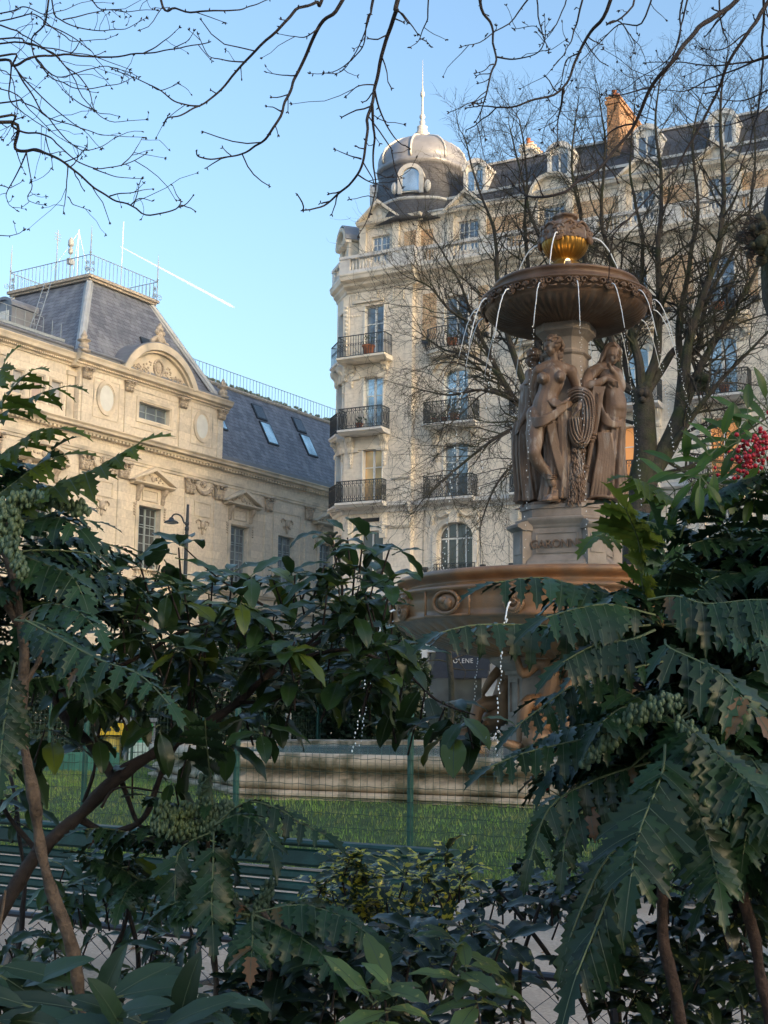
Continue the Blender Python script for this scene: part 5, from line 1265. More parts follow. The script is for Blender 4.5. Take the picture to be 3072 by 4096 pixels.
bl = [(2398,1545,24),(2392,1580,22),(2384,1640,20),(2376,1700,18),(2371,1732,17)]
vs = []; fs = []
for u_, v_, w_ in bl:
    for sx, ey in ((-1,-.02),(1,-.02),(1,.05),(-1,.05)): vs.append(g(u_+sx*w_,v_,-.29+ey))
for j in range(4):
    for k in range(4): fs.append((j*4+k,j*4+(k+1)%4,(j+1)*4+(k+1)%4,(j+1)*4+k))
fs.append((0,1,2,3)); fs.append((19,18,17,16)); st.add(vs,fs)
for j in range(24):
    f = j/24; u_ = 2393-20*f; v_ = 1570+150*f
    st.tube([g(u_-9,v_,-.315), g(u_+1,v_+9,-.32)], .008, 4, False); st.tube([g(u_+9,v_,-.315), g(u_-1,v_+9,-.32)], .008, 4, False)
pl_ = [g(2370,1735,-.29), g(2366,1770,-.29), g(2352,1850,-.30), g(2343,1900,-.30), g(2334,1945,-.31), g(2326,2000,-.31)]
st.tube(spline(pl_,5), .042, 10)
for u_, v_, r_ in ((2370,1738,.085),(2368,1752,.075),(2366,1764,.06),(2343,1871,.065),(2341,1882,.055),(2331,1948,.055),(2326,1980,.075),(2324,1990,.06)): st.sph(g(u_,v_,-.30),(r_,r_,.04),12,6)
st.build('steering_oar', BZ, rig, smooth=False)
# ---- left statue, seen in profile
dy = .05; g = lambda u, v, e=0: q(u, v, dy+e)
st = MB()
caps(st, [g(2118,1690,.0), g(2116,1640,.0), g(2118,1590,-.02), g(2128,1545,-.02), g(2140,1510,.0)], [.21,.19,.17,.17,.13], 14)
caps(st, [g(2122,1500,-.1), g(2160,1500,.1)], [.11,.11], 12); st.sph(g(2098,1556,-.04),(.095,.095,.1),12,9)
caps(st, [g(2142,1508,.0), g(2144,1478,.0), g(2140,1462,.0)], [.09,.078,.08], 12)
caps(st, [g(2124,1505,-.14), g(2122,1570,-.2), g(2116,1630,-.22)], [.095,.085,.07], 12); caps(st, [g(2116,1630,-.22), g(2100,1665,-.24), g(2086,1692,-.24)], [.07,.06,.045], 12)
hand(st, g(2084,1694,-.24), g(2072,1730,-.22)-g(2086,1692,-.24), V((.5,-.6,0)), .075, .3)
hc = g(2132,1434,.0); Mx, hs = head(st, hc, .32, R(-86), R(6))
caps(st, [g(2118,1690,.0), g(2110,1850,-.02), g(2108,2005,-.05)], [.18,.12,.07], 10); foot(st, g(2108,2005,-.05), g(2070,2040,-.12), .07)
lef = st.build('statue', BZ, fo, mods=remesh(.0145, 2, .4)); lef['label'] = 'woman in profile at the left of the group'
st = MB(); curls(st, hc, Mx, hs, 110); st.build('hair', BZ, lef, mods=remesh(.014, 1, .4))
st = MB(); cloth_loft(st, [(g(2112,1690,.0),.23,.22,.05,0),(g(2108,1740,.0),.24,.23,.09,.3),(g(2112,1820,.0),.24,.24,.13,.8),(g(2120,1900,.0),.23,.24,.15,1.2),(g(2130,1970,.0),.24,.25,.16,1.4),(g(2134,2012,.0),.27,.28,.16,1.5)], 110, 12, 12)
for k in range(6): fold(st, [g(2095+4*k,1675,-.2), g(2082+7*k,1730,-.24), g(2082+10*k,1850,-.24), g(2096+11*k,2005,-.26)], .032, .03)
for k in range(6): fold(st, [g(2140,1655+4*k,-.15), g(2112,1672+4*k,-.24), g(2078+2*k,1680+6*k,-.16), g(2072+2*k,1700+8*k,-.02)], .03,.026)
for k in range(3): fold(st, [g(2092+6*k,1540,-.18+.02*k), g(2110+4*k,1534,-.24), g(2140,1528+4*k,-.2)], .018,.018)
st.build('drapery', BZ, lef, mods=remesh(.0115, 1, .4))
# ---- rear statue (only its silhouette behind the shaft would show from the side)
st = MB(); bk = q(2334, 1700, .6)-q(2272,1700,0)
gb = lambda x, z, e=0: Vector((x, .66+e, z+zz(2002)))
caps(st, [gb(0,1.4),gb(0,1.8),gb(0,2.2)],[.22,.18,.16],14); caps(st,[gb(-.24,2.26),gb(.24,2.26)],[.1,.1],10); caps(st,[gb(.25,2.24),gb(.33,1.9),gb(.3,1.55)],[.09,.08,.06],10); caps(st,[gb(-.25,2.24),gb(-.33,1.9),gb(-.28,1.55)],[.09,.08,.06],10); caps(st,[gb(0,2.3),gb(0,2.45)],[.08,.08],10)
Mx, hs = head(st, gb(0,2.62), .33, R(180)); rear = st.build('statue', BZ, fo, mods=remesh(.018,2,.4))
st = MB(); curls(st, gb(0,2.62), Mx, hs, 90); st.build('hair', BZ, rear, mods=remesh(.016,1,.4))
st = MB(); cloth_loft(st, [(gb(0,1.5),.26,.22,.05,0),(gb(0,.9),.27,.24,.12,.6),(gb(0,.02),.33,.28,.16,1.2)], 96, 12, 5); st.build('drapery', BZ, rear, mods=remesh(.018,2,.4))
# ---- seated children riding dolphins around the lower pillar
def putto(k):
    th = k*math.pi/2; e = MB(); T_ = Matrix.Rotation(th,3,'Z'); w_ = lambda x,y,z: T_ @ Vector((x,y-a0,z+ZR))
    caps(e,[w_(0,-.28,.72),w_(0,-.2,1.0),w_(.02,-.18,1.25)],[.2,.18,.16],12); caps(e,[w_(-.2,-.2,1.32),w_(.2,-.2,1.32)],[.1,.1],10)
    caps(e,[w_(-.1,-.3,.7),w_(-.28,-.62,.66),w_(-.34,-.7,.1)],[.15,.12,.07],12); caps(e,[w_(.1,-.3,.7),w_(.3,-.6,.62),w_(.42,-.62,.08)],[.15,.12,.07],12)
    foot(e, w_(-.34,-.7,.12), w_(-.4,-.9,-.02), .07); foot(e, w_(.42,-.62,.1), w_(.5,-.82,-.02), .07)
    caps(e,[w_(-.22,-.2,1.32),w_(-.42,-.3,1.15),w_(-.5,-.35,1.4)],[.09,.075,.05],10); caps(e,[w_(.22,-.2,1.32),w_(.4,-.34,1.1),w_(.3,-.5,.9)],[.09,.075,.05],10)
    hand(e, w_(-.5,-.35,1.42), Vector((0,0,1)), T_@Vector((1,0,0)), .06); hand(e, w_(.3,-.5,.88), T_@Vector((-.4,-.3,-.5)), T_@Vector((1,0,0)), .06)
    caps(e,[w_(.02,-.2,1.36),w_(.03,-.22,1.5)],[.07,.07],8); c_ = w_(.04,-.24,1.64); Mx, hs = head(e, c_, .30, th, R(5))
    o = e.build('putto', M['bronze_ochre'], fo, mods=remesh(.018,2,.4)); e = MB(); curls(e, c_, Mx, hs, 70, bun=False); e.build('hair', M['bronze_ochre'], o, mods=remesh(.016,1,.4))
    e = MB(); caps(e,[w_(.25,-.15,.55),w_(.05,-.4,.45),w_(-.1,-.75,.3),w_(0,-1.05,.12)],[.12,.2,.2,.12],12); e.sph(w_(0,-.95,.16),(.24,.24,.2),12,8); caps(e,[w_(.25,-.15,.55),w_(.45,-.1,.9),w_(.3,-.05,1.1)],[.12,.08,.05],10)
    e.sph(w_(.3,-.1,1.2),(.2,.06,.12),8,5); e.sph(w_(-.28,-.5,.4),(.16,.08,.06),8,5); e.sph(w_(.26,-.6,.35),(.16,.1,.06),8,5)
    for s_ in (-.28,.0,.28): e.tube([w_(s_,-1.0,.02),w_(s_*1.6,-1.15,.10),w_(s_*1.9,-1.1,.25)],[.1,.07,.02],8)
    e.build('dolphin', M['bronze_ochre'], fo, mods=remesh(.02,3,.5))
for k in range(4): putto(k)
# ---- water jets
def jet(name, p0, vdir, speed, zend, thick=.014, label='', group='', solid=.45, world=True):
    """parabola from p0 (fountain frame)"""
    t = MB(); pts = []; T = math.sqrt(max(.01, 2*(p0.z-zend)/9.81)); ts = solid*T; n = 12
    pts = [p0+vdir*speed*(ts*i/n)+V((0,0,-4.905*(ts*i/n)**2)) for i in range(n+1)]
    t.tube([p+V((random.uniform(-.004,.004),random.uniform(-.004,.004),0)) for p in pts], [thick*(1-.45*i/n) for i in range(n+1)], 6)
    k = ts
    while k < T:
        p = p0+vdir*speed*k+V((random.uniform(-.02,.02),random.uniform(-.02,.02),-4.905*k*k)); r_ = random.uniform(.35,.85)*thick
        t.sph(p, (r_,r_,r_*1.7), 6, 4); k += random.uniform(.010,.020)*.8
    return t.build(name, M['water_white'], None, smooth=True, loc=(FX,FY,0), rz=R(-23.5), label=label, cat='water jet', group=group)
WD = ['','next','second','third','fourth','fifth','sixth','seventh','eighth']
def side_word(k, n, front):
    o_ = (k-front) % n
    if o_ == 0: return 'facing the viewer'
    if o_ == n//2 and n % 2 == 0: return 'facing away from the viewer'
    return (WD[o_]+' right of the front one') if o_ < n/2 else (WD[n-o_]+' left of the front one')
for k in range(16):
    a = 2*math.pi*k/16; d_ = V((math.sin(a),-math.cos(a),0)); p0 = d_*(rmk+.09)+V((0,0,zmk-.04))
    jet('water_jet', p0, d_, .85*random.uniform(.9,1.1), ZM, .014 if k in (15,14) else .0095, 'thin water jet from the upper bowl, '+side_word(k,16,1), 'water jets falling from the lion masks', .42)
for k in range(4):
    a = k*math.pi/2; d_ = V((math.sin(a),-math.cos(a),0)); p0 = d_*(rm(92,950)+.08)+V((0,0,zc(968)))
    jet('water_jet', p0, d_, 1.25, zc(1168), .015, 'white water arc from the urn, '+['on the near left','on the near right','on the far right','on the far left'][k], 'water arcs spouting from the urn', .9)
for k in range(8):
    a = k*math.pi/4; d_ = V((math.sin(a),-math.cos(a),0)); p0 = d_*(rmm+.18)+V((0,0,zmm-.06))
    jet('water_jet', p0, d_, 1.0, ZR-.1, .018, 'beaded water jet from the middle basin, '+side_word(k,8,1), 'water jets dropping from the middle basin', .35)
# ================= square: ground, lawn, fences, hedges, furniture =================
M['gravel'] = mat('beige_gravel', (.46,.37,.29), .95, .25, 40, .5, 120, bd=.01, c2=(.34,.27,.21), s2=1.5)
M['soil'] = mat('dark_soil', (.045,.035,.025), .95, .5, 12, .9, 30, bd=.05, c2=(.09,.07,.045), s2=9)
M['lawn'] = mat('lawn_earth', (.04,.075,.02), .95, .35, 8, .5, 60)
M['grass'] = mat('grass_blades', (.14,.25,.05), .6, .35, 1.2, 0, c2=(.20,.22,.07), s2=3)
M['green_paint'] = mat('dark_green_paint', (.012,.075,.06), .4, .25, 6, .15, 40, c2=(.03,.11,.095), s2=14)
M['green_wire'] = mat('green_plastic_wire', (.02,.06,.045), .5, .2, 6, 0)
M['black_wire'] = mat('black_plastic_wire', (.012,.013,.02), .35, .2, 6, 0)
M['bench_paint'] = mat('bench_green_paint', (.003,.026,.022), .5, .25, 3, .12, 60, c2=(.010,.055,.05), s2=8)
M['asphalt'] = mat('asphalt', (.05,.05,.052), .9, .2, 3, .3, 60)
M['pave'] = mat('pavement_stone', (.22,.21,.20), .85, .12, 2, .2, 30)
g_ = MB(); g_.quad((-500,-60,-.05),(500,-60,-.05),(500,900,-.05),(-500,900,-.05)); g_.build('ground', M['asphalt'], None, kind='structure')
FL = Frame((.63,12.2), 118)
t = MB(); t.box(-34,30,-26,19.2,-.2,0); t.build('path', M['gravel'], None, loc=FL.O, rz=FL.rz, kind='structure')
t = MB(); t.box(-36,60,26,29,-.03,.10); t.box(-40,-30,-30,40,-.03,.10) if False else None; t.build('pavement', M['pave'], None, loc=FL.O, rz=FL.rz, kind='structure')
hm = P(1536, 2048, 10); hd = Vector((math.sin(R(SUN_AZ)), math.cos(R(SUN_AZ)), 0)); hp = Vector((hd.y, -hd.x, 0)); hc_ = Vector((5,55,0))+hd*350  # out-of-view ridge added to block low sun and keep the square shaded
t = MB(); vs = []; fs = []
for i in range(41):
    for j in range(9):
        x = -700+35*i; f = j/8; p = hc_+hp*x+hd*(-60+220*f); z = 0
        z = -.2 if j == 0 else (69.3 if j >= 2 else 46)+1.6*noise.noise(Vector((i*.5,j,0))); vs.append((p.x,p.y,z))
for i in range(40):
    for j in range(8): a = i*9+j; fs.append((a,a+9,a+10,a+1))
t.add(vs,fs); t.build('unseen_sun_blocker', mat('sun_blocker_surface',(.16,.15,.13),.9,.4,.05), None, smooth=True, kind='structure')
def lz(y): return .455*smin(y, .0, 3.6)+.012
t = MB(); nx, ny = 90, 56; vs = []; fs = []
for i in range(nx+1):
    for j in range(ny+1): x = -22+40*i/nx; y = 17*j/ny; vs.append((x,y,lz(y)+.02*noise.noise(Vector((x*.6,y*.6,0)))))
for i in range(nx):
    for j in range(ny): a = i*(ny+1)+j; fs.append((a,a+ny+1,a+ny+2,a+1))
t.add(vs,fs); t.build('lawn', M['lawn'], None, smooth=True, loc=FL.O, rz=FL.rz, kind='structure')
t = MB(); rnd = random.Random(3)
fi = (Matrix.Translation((FX,FY,0)) @ Matrix.Rotation(R(-23.5),4,'Z')).inverted()
cnt = 0
while cnt < 70000:
    x = rnd.uniform(-14,7); y = rnd.uniform(0,1)**1.6*13
    wp = FL.w(x,y,0); pf = fi @ wp
    if max(abs(pf.x),abs(pf.y),(abs(pf.x)+abs(pf.y))/1.4142) < AP+.02: continue
    cnt += 1; z = lz(y)+.02*noise.noise(Vector((x*.6,y*.6,0)))-.005; h = rnd.uniform(.035,.075)*(1+.5*noise.noise(Vector((x*1.5,y*1.5,3)))); a = rnd.uniform(0,3.14); w_ = .006; dx = w_*math.cos(a); dy_ = w_*math.sin(a); lx = rnd.gauss(0,.02); ly = rnd.gauss(0,.02)
    t.add([(x-dx,y-dy_,z),(x+dx,y+dy_,z),(x+lx,y+ly,z+h)],[(0,1,2)])
t.build('grass', M['grass'], None, loc=FL.O, rz=FL.rz, kind='stuff', label='short green grass blades covering the lawn around the pool', cat='grass')
t = MB()
for k in range(60): t.box(-22+k*.7,-22+k*.7+.69,-.06,.0,0,.07+.006*math.sin(k*5))
t.build('kerb', M['pave'], None, loc=FL.O, rz=FL.rz, kind='structure')
# fallen leaves on the path
t = MB()
for k in range(240):
    x = rnd.uniform(-9,8); y = rnd.uniform(-10,-.2); a = rnd.uniform(0,6.28); s_ = rnd.uniform(.02,.045); c_, s2 = math.cos(a)*s_, math.sin(a)*s_
    t.add([(x-c_,y-s2,.006),(x+s2*.5,y-c_*.5,.012+s_*.2),(x+c_,y+s2,.008),(x-s2*.5,y+c_*.5,.010)],[(0,1,2,3)])
t.build('leaf_litter', mat('dry_leaf',(.16,.09,.04),.8,.4,30,0), None, loc=FL.O, rz=FL.rz, kind='stuff', label='scattered dry brown leaves lying on the gravel path', cat='leaf litter')
# ---- green mesh fence in front of the lawn
def mesh_fence(name, x0, x1, y, z0, h, posts, posth, label, wire=.0028, dx=.076, dz=.13, rp=.03, base=None, cols=('green_wire','green_paint')):
    e = empty(name, FL.w(0,y,0), FL.rz, label=label, cat='fence')
    t = MB(); n = int((x1-x0)/dx)
    zf = base or (lambda x: z0)
    for k in range(n+1): 
        x = x0+k*dx; pts = [(x+.004*math.sin(k*3.1+i),.004*math.cos(k*1.7+i),z0+h*i/6) for i in range(7)]; t.tube(pts, wire, 3, False)
    for k in range(int(h/dz)+1):
        z = z0+h-k*dz
        t.tube([(x0+i*dx, .007+.004*(i%2), z+.006*math.sin(i*1.9+k)-.012*math.sin(math.pi*((x0+i*dx)%2.1)/2.1)) for i in range(n+1)], wire*1.15, 3, False)
    t.build('wire_mesh', M[cols[0]], e)
    for x in posts:
        t = MB(); t.lathe([(rp,0),(rp,posth),(rp*.8,posth+.015),(.001,posth+.02)],12,(x,.045,0)); 
        for zz in (.35,.8,1.2):
            if zz < posth: t.lathe([(rp+.003,0),(rp+.003,.02)],12,(x,.045,zz))
        t.build('post', M[cols[1]], e)
    return e
def FLx(u, v, z=None, y=.1):
    return FL.px(u, v, y)[0]
xa, xb = FLx(928,3200), FLx(1628,3200)
sp = xb-xa
mesh_fence('mesh_fence', xa-5*sp, xb+4*sp, .12, .04, 1.2, [xa+k*sp for k in range(-5,6)], 1.66, 'green wire mesh fence on round posts along the near lawn edge')
mesh_fence('mesh_fence', -20, 18, 16.9, .4, 1.15, [-19.8+2.1*k for k in range(18)], 1.75, 'green mesh fence behind the pool in front of the dark hedge', wire=.004, dx=.1)
# side fence at the left, running away from the viewer
e = empty('mesh_fence', FL.w(-11.0,.12,0), FL.rz+R(90), label='green mesh fence running back along the side of the lawn beside the bins', cat='fence')
t = MB()
for k in range(150): t.tube([(k*.11,0,.1),(k*.11,0,1.5)], .004, 3, False)
for k in range(10): t.tube([(0,0,.2+k*.14),(16.5,0,.2+k*.14)], .004, 3, False)
t.build('wire_mesh', M['green_wire'], e)
for k in range(8): t = MB(); t.lathe([(.03,0),(.03,1.7)],10,(k*2.3,.04,0)); t.build('post', M['green_paint'], e)
# grey steel barrier legs behind the pool
bp = P(1152, 2950, 31); t = MB()
for sx in (-.05,.05): t.tube([(sx,0,0),(sx,0,1.55)],.025,8)
for z in (.6,1.0,1.5): t.box(-.06,.06,-.02,.02,z,z+.03)
t.build('steel_post', mat('galvanised_steel',(.35,.36,.37),.4,.1,6,.1,metal=.6), None, loc=(bp.x,bp.y,0), label='pale galvanised double steel post standing in front of the hedge', cat='post')
# ---- chain link fence (near)
e = empty('chain_link_fence', (-1.8,6.2,0), R(-30), label='low black chain link fence with a top rail between the shrubs and the path', cat='fence')
t = MB(); L0, L1 = -1.6, 7.2; pit = .062; H_ = .60; n = int((L1-L0)/pit)
for k in range(n):
    x = L0+k*pit; pts = []
    for i in range(int(H_/(pit*.75))+1):
        sgn = 1 if (i+k) % 2 else -1; pts.append((x+sgn*pit*.5, .003*sgn, .03+i*pit*.75))
    t.tube(pts, .0024, 4, False)
t.build('chain_mesh', M['black_wire'], e)
t = MB(); t.tube([(L0+i*.4,.0,H_+.01+.006*math.sin(i*1.7)) for i in range(23)], .015, 8); t.build('top_rail', M['black_wire'], e)
for k in range(5): t = MB(); t.tube([(L0+.6+k*2.0,.02,0),(L0+.6+k*2.0,.02,H_+.05)], .02, 8); t.build('post', M['black_wire'], e)
# ---- bench
bc = Vector((-.93,7.15,0)); bl_ = 3.0
be = empty('park_bench', bc, R(-31.5), label='long dark green slatted double bench behind the chain link fence', cat='bench')
def slat(y, z, w_, th, tilt, nm='slat', par=be, x0=-bl_/2, x1=bl_/2):
    t = MB(); r_ = .012; hw, ht = w_/2, th/2
    pts = [(-hw,-ht+r_),(-hw+r_,-ht),(hw-r_,-ht),(hw,-ht+r_),(hw,ht-r_),(hw-r_,ht),(-hw+r_,ht),(-hw,ht-r_)]
    c_, s_ = math.cos(tilt), math.sin(tilt); t.prof([(y+a*c_-b*s_, z+a*s_+b*c_) for a,b in pts], x0, x1); t.build(nm, M['bench_paint'], par)
slat(.0,.87,.11,.03,0,'top_board')
slat(-.03,.80,.085,.028,R(80),'backrest_slat')
for k in range(6): slat(-.035-.012*k**1.2+.0,.715-.055*k,.048,.016,R(78),'backrest_slat')
for k in range(6): slat(.02+.075*k,.43-.004*k,.055,.026,0,'seat_slat')
for x in (-1.3,0,1.3):
    t = MB()
    t.tube(spline([(x,.0,.85),(x,-.01,.65),(x,-.03,.5),(x,.0,.42),(x,.2,.40),(x,.42,.40)],3),.018,6); t.tube(spline([(x,.02,.42),(x,-.06,.2),(x,-.16,.0)],3),.022,6); t.tube(spline([(x,.36,.40),(x,.34,.2),(x,.42,.0)],3),.022,6); t.tube([(x,-.09,.12),(x,.36,.12)],.014,6)
    t.build('cast_iron_leg', M['iron'], be)
# ---- street lamp
lb = P(741, 2300, 45); le = empty('street_lamp', (lb.x,lb.y,0), 0, label='tall dark street lamp with a curved arm and bell shade before the library', cat='street lamp')
lzf = lambda v: P(741, v, 45).z; lxf = lambda u: P(u, 2090, 45).x-P(742,2090,45).x
t = MB(); t.tube([(0,0,0),(0,0,1.0),(0,0,lzf(2160)),(.01,0,lzf(2060)),(.01,0,lzf(2018))],[.10,.08,.065,.05,.045],10); t.lathe([(.16,0),(.16,.3),(.11,.5),(.09,1.1)],12); t.lathe([(.075,0),(.075,.12)],10,(0,0,lzf(2122))); t.lathe([(.075,0),(.075,.1)],10,(0,0,lzf(2100))); t.build('pole', M['iron'], le, smooth=True)
t = MB(); t.tube(spline([(0,0,lzf(2096)),(lxf(730),0,lzf(2090)),(lxf(720),0,lzf(2068)),(lxf(705),0,lzf(2058)),(lxf(690),0,lzf(2058)),(lxf(682),0,lzf(2066)),(lxf(680),0,lzf(2074))],5), .028, 8); t.build('arm', M['iron'], le, smooth=True)
t = MB(); t.lathe([(.04,.14),(.07,.12),(.10,.05),(.22,.0),(.255,-.05),(.24,-.055),(.2,-.03),(.05,-.02)],18,(lxf(679),0,lzf(2086))); sh = t.build('lamp_shade', M['iron'], le, smooth=True)
t = MB(); t.lathe([(.2,-.035),(.19,-.07),(.1,-.09),(.001,-.095)],16,(lxf(679),0,lzf(2086))); t.build('lamp_glass', M['panel_white'], sh, smooth=True)
# ---- recycling bins
rb_ = P(500, 2990, 30); re = empty('recycling_bins', (rb_.x,rb_.y,.2), R(8), label='recycling bin station with yellow and green slotted lids beyond the lawn', cat='recycling bin')
t = MB()
for x in (-.62,.02,.62): t.box(x-.03,x+.03,-.3,.3,0,1.12)
t.box(-.7,.7,-.34,.34,1.12,1.2); t.build('frame', mat('grey_bin_frame',(.22,.24,.26),.5,.1), re)
yel = mat('yellow_lid',(.75,.50,.03),.45,.08,6,.05); grn = mat('green_lid',(.05,.32,.10),.45,.08,6,.05)
for x, m_, nm in ((-.30,yel,'yellow_bin'),(.34,grn,'green_bin')):
    t = MB(); t.box(x-.27,x+.27,-.31,-.27,.82,1.08); o = t.build('lid_panel', m_, re)
    t = MB(); t.box(x-.17,x+.0,-.318,-.311,.90,.97); t.lathe([(.06,0),(.06,.008)],14,(0,0,0)) if False else t.xz(arc_pts(x+.13,.945,.065,0,2*math.pi*15/16,15),-.318,-.311); t.build('slot', M['black_wire'], o)
    t = MB(); t.lathe([(.2,0),(.23,.4),(.2,.75)],14,(x,0,.04)); t.build('bin_bag', mat('bag_'+nm, (.62,.50,.12) if m_ is yel else (.10,.45,.30), .35,.2,8,.4,14), re, smooth=True)
t = MB(); t.box(.1,.56,-.335,-.325,.12,.66); o = t.build('notice_panel', mat('white_green_notice',(.55,.68,.60),.5,.15,9,.05), re); 
# teal barrier boards at the far left
tp = P(110, 3045, 24); t = MB(); t.box(-1.6,1.6,-.03,.03,.15,.75)
for x in (-1.5,0,1.5): t.box(x-.04,x+.04,-.06,-.03,0,.85)
t.build('barrier_board', mat('teal_board',(.03,.16,.13),.5,.2,4), None, loc=(tp.x,tp.y,.05), rz=R(10), label='low teal barrier board standing beyond the lawn beside the side fence', cat='barrier')
# ---- foliage makers
def leaf_mat(name, c, rough=.35, var=.3, scale=2.0, trans=.25, c2=None, spots=None, spec=.5, c2p=.86):
    m, nt, b = _nodes(name); tc = N(nt, 'ShaderNodeTexCoord')
    col, _ = noise_mix(nt, tc.outputs['Object'], scale, c4(c,1-var), c4(c,1+var), .32, .68, 3)
    geo = N(nt, 'ShaderNodeNewGeometry'); r_ = N(nt,'ShaderNodeMapRange'); r_.inputs[3].default_value = .65; r_.inputs[4].default_value = 1.5
    nt.links.new(geo.outputs['Random Per Island'], r_.inputs[0]); hs = N(nt,'ShaderNodeHueSaturation'); nt.links.new(r_.outputs[0], hs.inputs['Value']); nt.links.new(col, hs.inputs['Color']); col = hs.outputs['Color']
    if c2:
        cr = N(nt,'ShaderNodeValToRGB'); cr.color_ramp.elements[0].position = c2p; cr.color_ramp.elements[1].position = min(1, c2p+.05); nt.links.new(geo.outputs['Random Per Island'], cr.inputs[0]); col = mixc(nt, col, c4(c2), cr.outputs['Color'])
    if spots:
        n = N(nt,'ShaderNodeTexNoise'); n.inputs['Scale'].default_value = spots[1]; n.inputs['Detail'].default_value = 3; nt.links.new(tc.outputs['Object'], n.inputs['Vector'])
        cr = N(nt,'ShaderNodeValToRGB'); cr.color_ramp.elements[0].position = spots[2]; cr.color_ramp.elements[1].position = spots[2]+.03; nt.links.new(n.outputs['Fac'], cr.inputs[0]); col = mixc(nt, col, c4(spots[0]), cr.outputs['Color'])
    nt.links.new(col, b.inputs['Base Color']); b.inputs['Roughness'].default_value = rough; b.inputs['Specular IOR Level'].default_value = spec
    n2 = N(nt,'ShaderNodeTexNoise'); n2.inputs['Scale'].default_value = 40; nt.links.new(tc.outputs['Object'], n2.inputs['Vector']); bump(nt, b, n2.outputs['Fac'], .25, .004)
    if trans:
        tr = N(nt,'ShaderNodeBsdfTranslucent'); mx = N(nt,'ShaderNodeMixShader'); mx.inputs[0].default_value = trans
        h2 = N(nt,'ShaderNodeHueSaturation'); h2.inputs['Value'].default_value = 1.6; h2.inputs['Hue'].default_value = .47; nt.links.new(col, h2.inputs['Color']); nt.links.new(h2.outputs['Color'], tr.inputs['Color'])
        out = nt.nodes['Material Output']; nt.links.new(b.outputs[0], mx.inputs[1]); nt.links.new(tr.outputs[0], mx.inputs[2]); nt.links.new(mx.outputs[0], out.inputs['Surface'])
    return m
M['hedge'] = leaf_mat('hedge_leaf', (.035,.055,.022), .55, .4, .8, .15)
M['hedge_brown'] = leaf_mat('brown_hedge_leaf', (.075,.06,.035), .7, .4, 1.2, .15)
M['evergreen'] = leaf_mat('evergreen_leaf', (.03,.055,.025), .4, .4, .8, .15)
M['yellow_leaf'] = leaf_mat('yellow_leaf', (.65,.36,.03), .6, .3, 2, .3)
M['bark'] = mat('grey_bark', (.062,.052,.044), .9, .35, 6, .9, 28, bd=.03, c2=(.045,.055,.022), s2=2.2)
M['bark_dark'] = mat('dark_bark', (.035,.026,.023), .85, .35, 14, .8, 50, bd=.01)
M['bark_brown'] = mat('ribbed_brown_bark', (.105,.076,.055), .9, .5, 30, 1.0, 60, bd=.01)
M['bark_red'] = mat('reddish_stem', (.050,.031,.025), .9, .5, 26, 1.0, 50, bd=.01)
def scatter_leaves(mb, n, sampler, size, rnd):
    for _ in range(n):
        p = Vector(sampler()); a = Vector((rnd.gauss(0,1),rnd.gauss(0,1),rnd.gauss(0,.6))).normalized(); b = a.orthogonal().normalized(); b = (b*math.cos(rnd.uniform(0,3))+a.cross(b)*math.sin(rnd.uniform(0,3)))
        s = size*rnd.uniform(.6,1.3); mb.add([p-a*s*.6, p+b*s*.3, p+a*s*.6, p-b*s*.3],[(0,1,2),(0,2,3)])
def hedge(x0, x1, y0, y1, h, mt, label, n, size=.11, seed=1, name='hedge', fr=FL, z0=.3):
    rnd = random.Random(seed); e = empty(name, fr.O, fr.rz, label=label, cat='hedge')
    t = MB()
    nxx = int((x1-x0)/.5)
    for i in range(nxx):
        for k in range(2):
            x = x0+.25+i*.5+rnd.uniform(-.15,.15); y = rnd.uniform(y0+.3,y1-.3); t.tube(spline([(x,y,0),(x+rnd.uniform(-.1,.1),y,h*.4),(x+rnd.uniform(-.3,.3),y+rnd.uniform(-.2,.2),h*.8)],3),[.03]*3+[.02]*4,5)
    t.build('stems', M['bark_dark'], e)
    t = MB()
    def samp():
        x = rnd.uniform(x0,x1); y = y0+(y1-y0)*rnd.random()**1.5; hh = h*(1+.10*noise.noise(Vector((x*.8,y,seed)))+.05*noise.noise(Vector((x*3,y*3,seed))))
        z = z0+(hh-z0)*rnd.random()**.8; return (x, y+.12*noise.noise(Vector((x*2,z*2,0))), z)
    scatter_leaves(t, n, samp, size, rnd); t.build('foliage', M[mt], e)
    return e
hedge(-34, 2.0, 17.9, 19.3, 1.75, 'hedge', 'long dark evergreen hedge behind the pool and lawn', 26000, .13, 2)
hedge(2.1, 9.5, 17.6, 19.0, 2.05, 'hedge_brown', 'taller clipped brown leafed hedge right of the young tree', 9000, .11, 4)
hedge(9.6, 24, 17.8, 19.2, 1.8, 'hedge', 'dark hedge behind the fountain pillar, beyond the brown hedge', 9000, .13, 5)
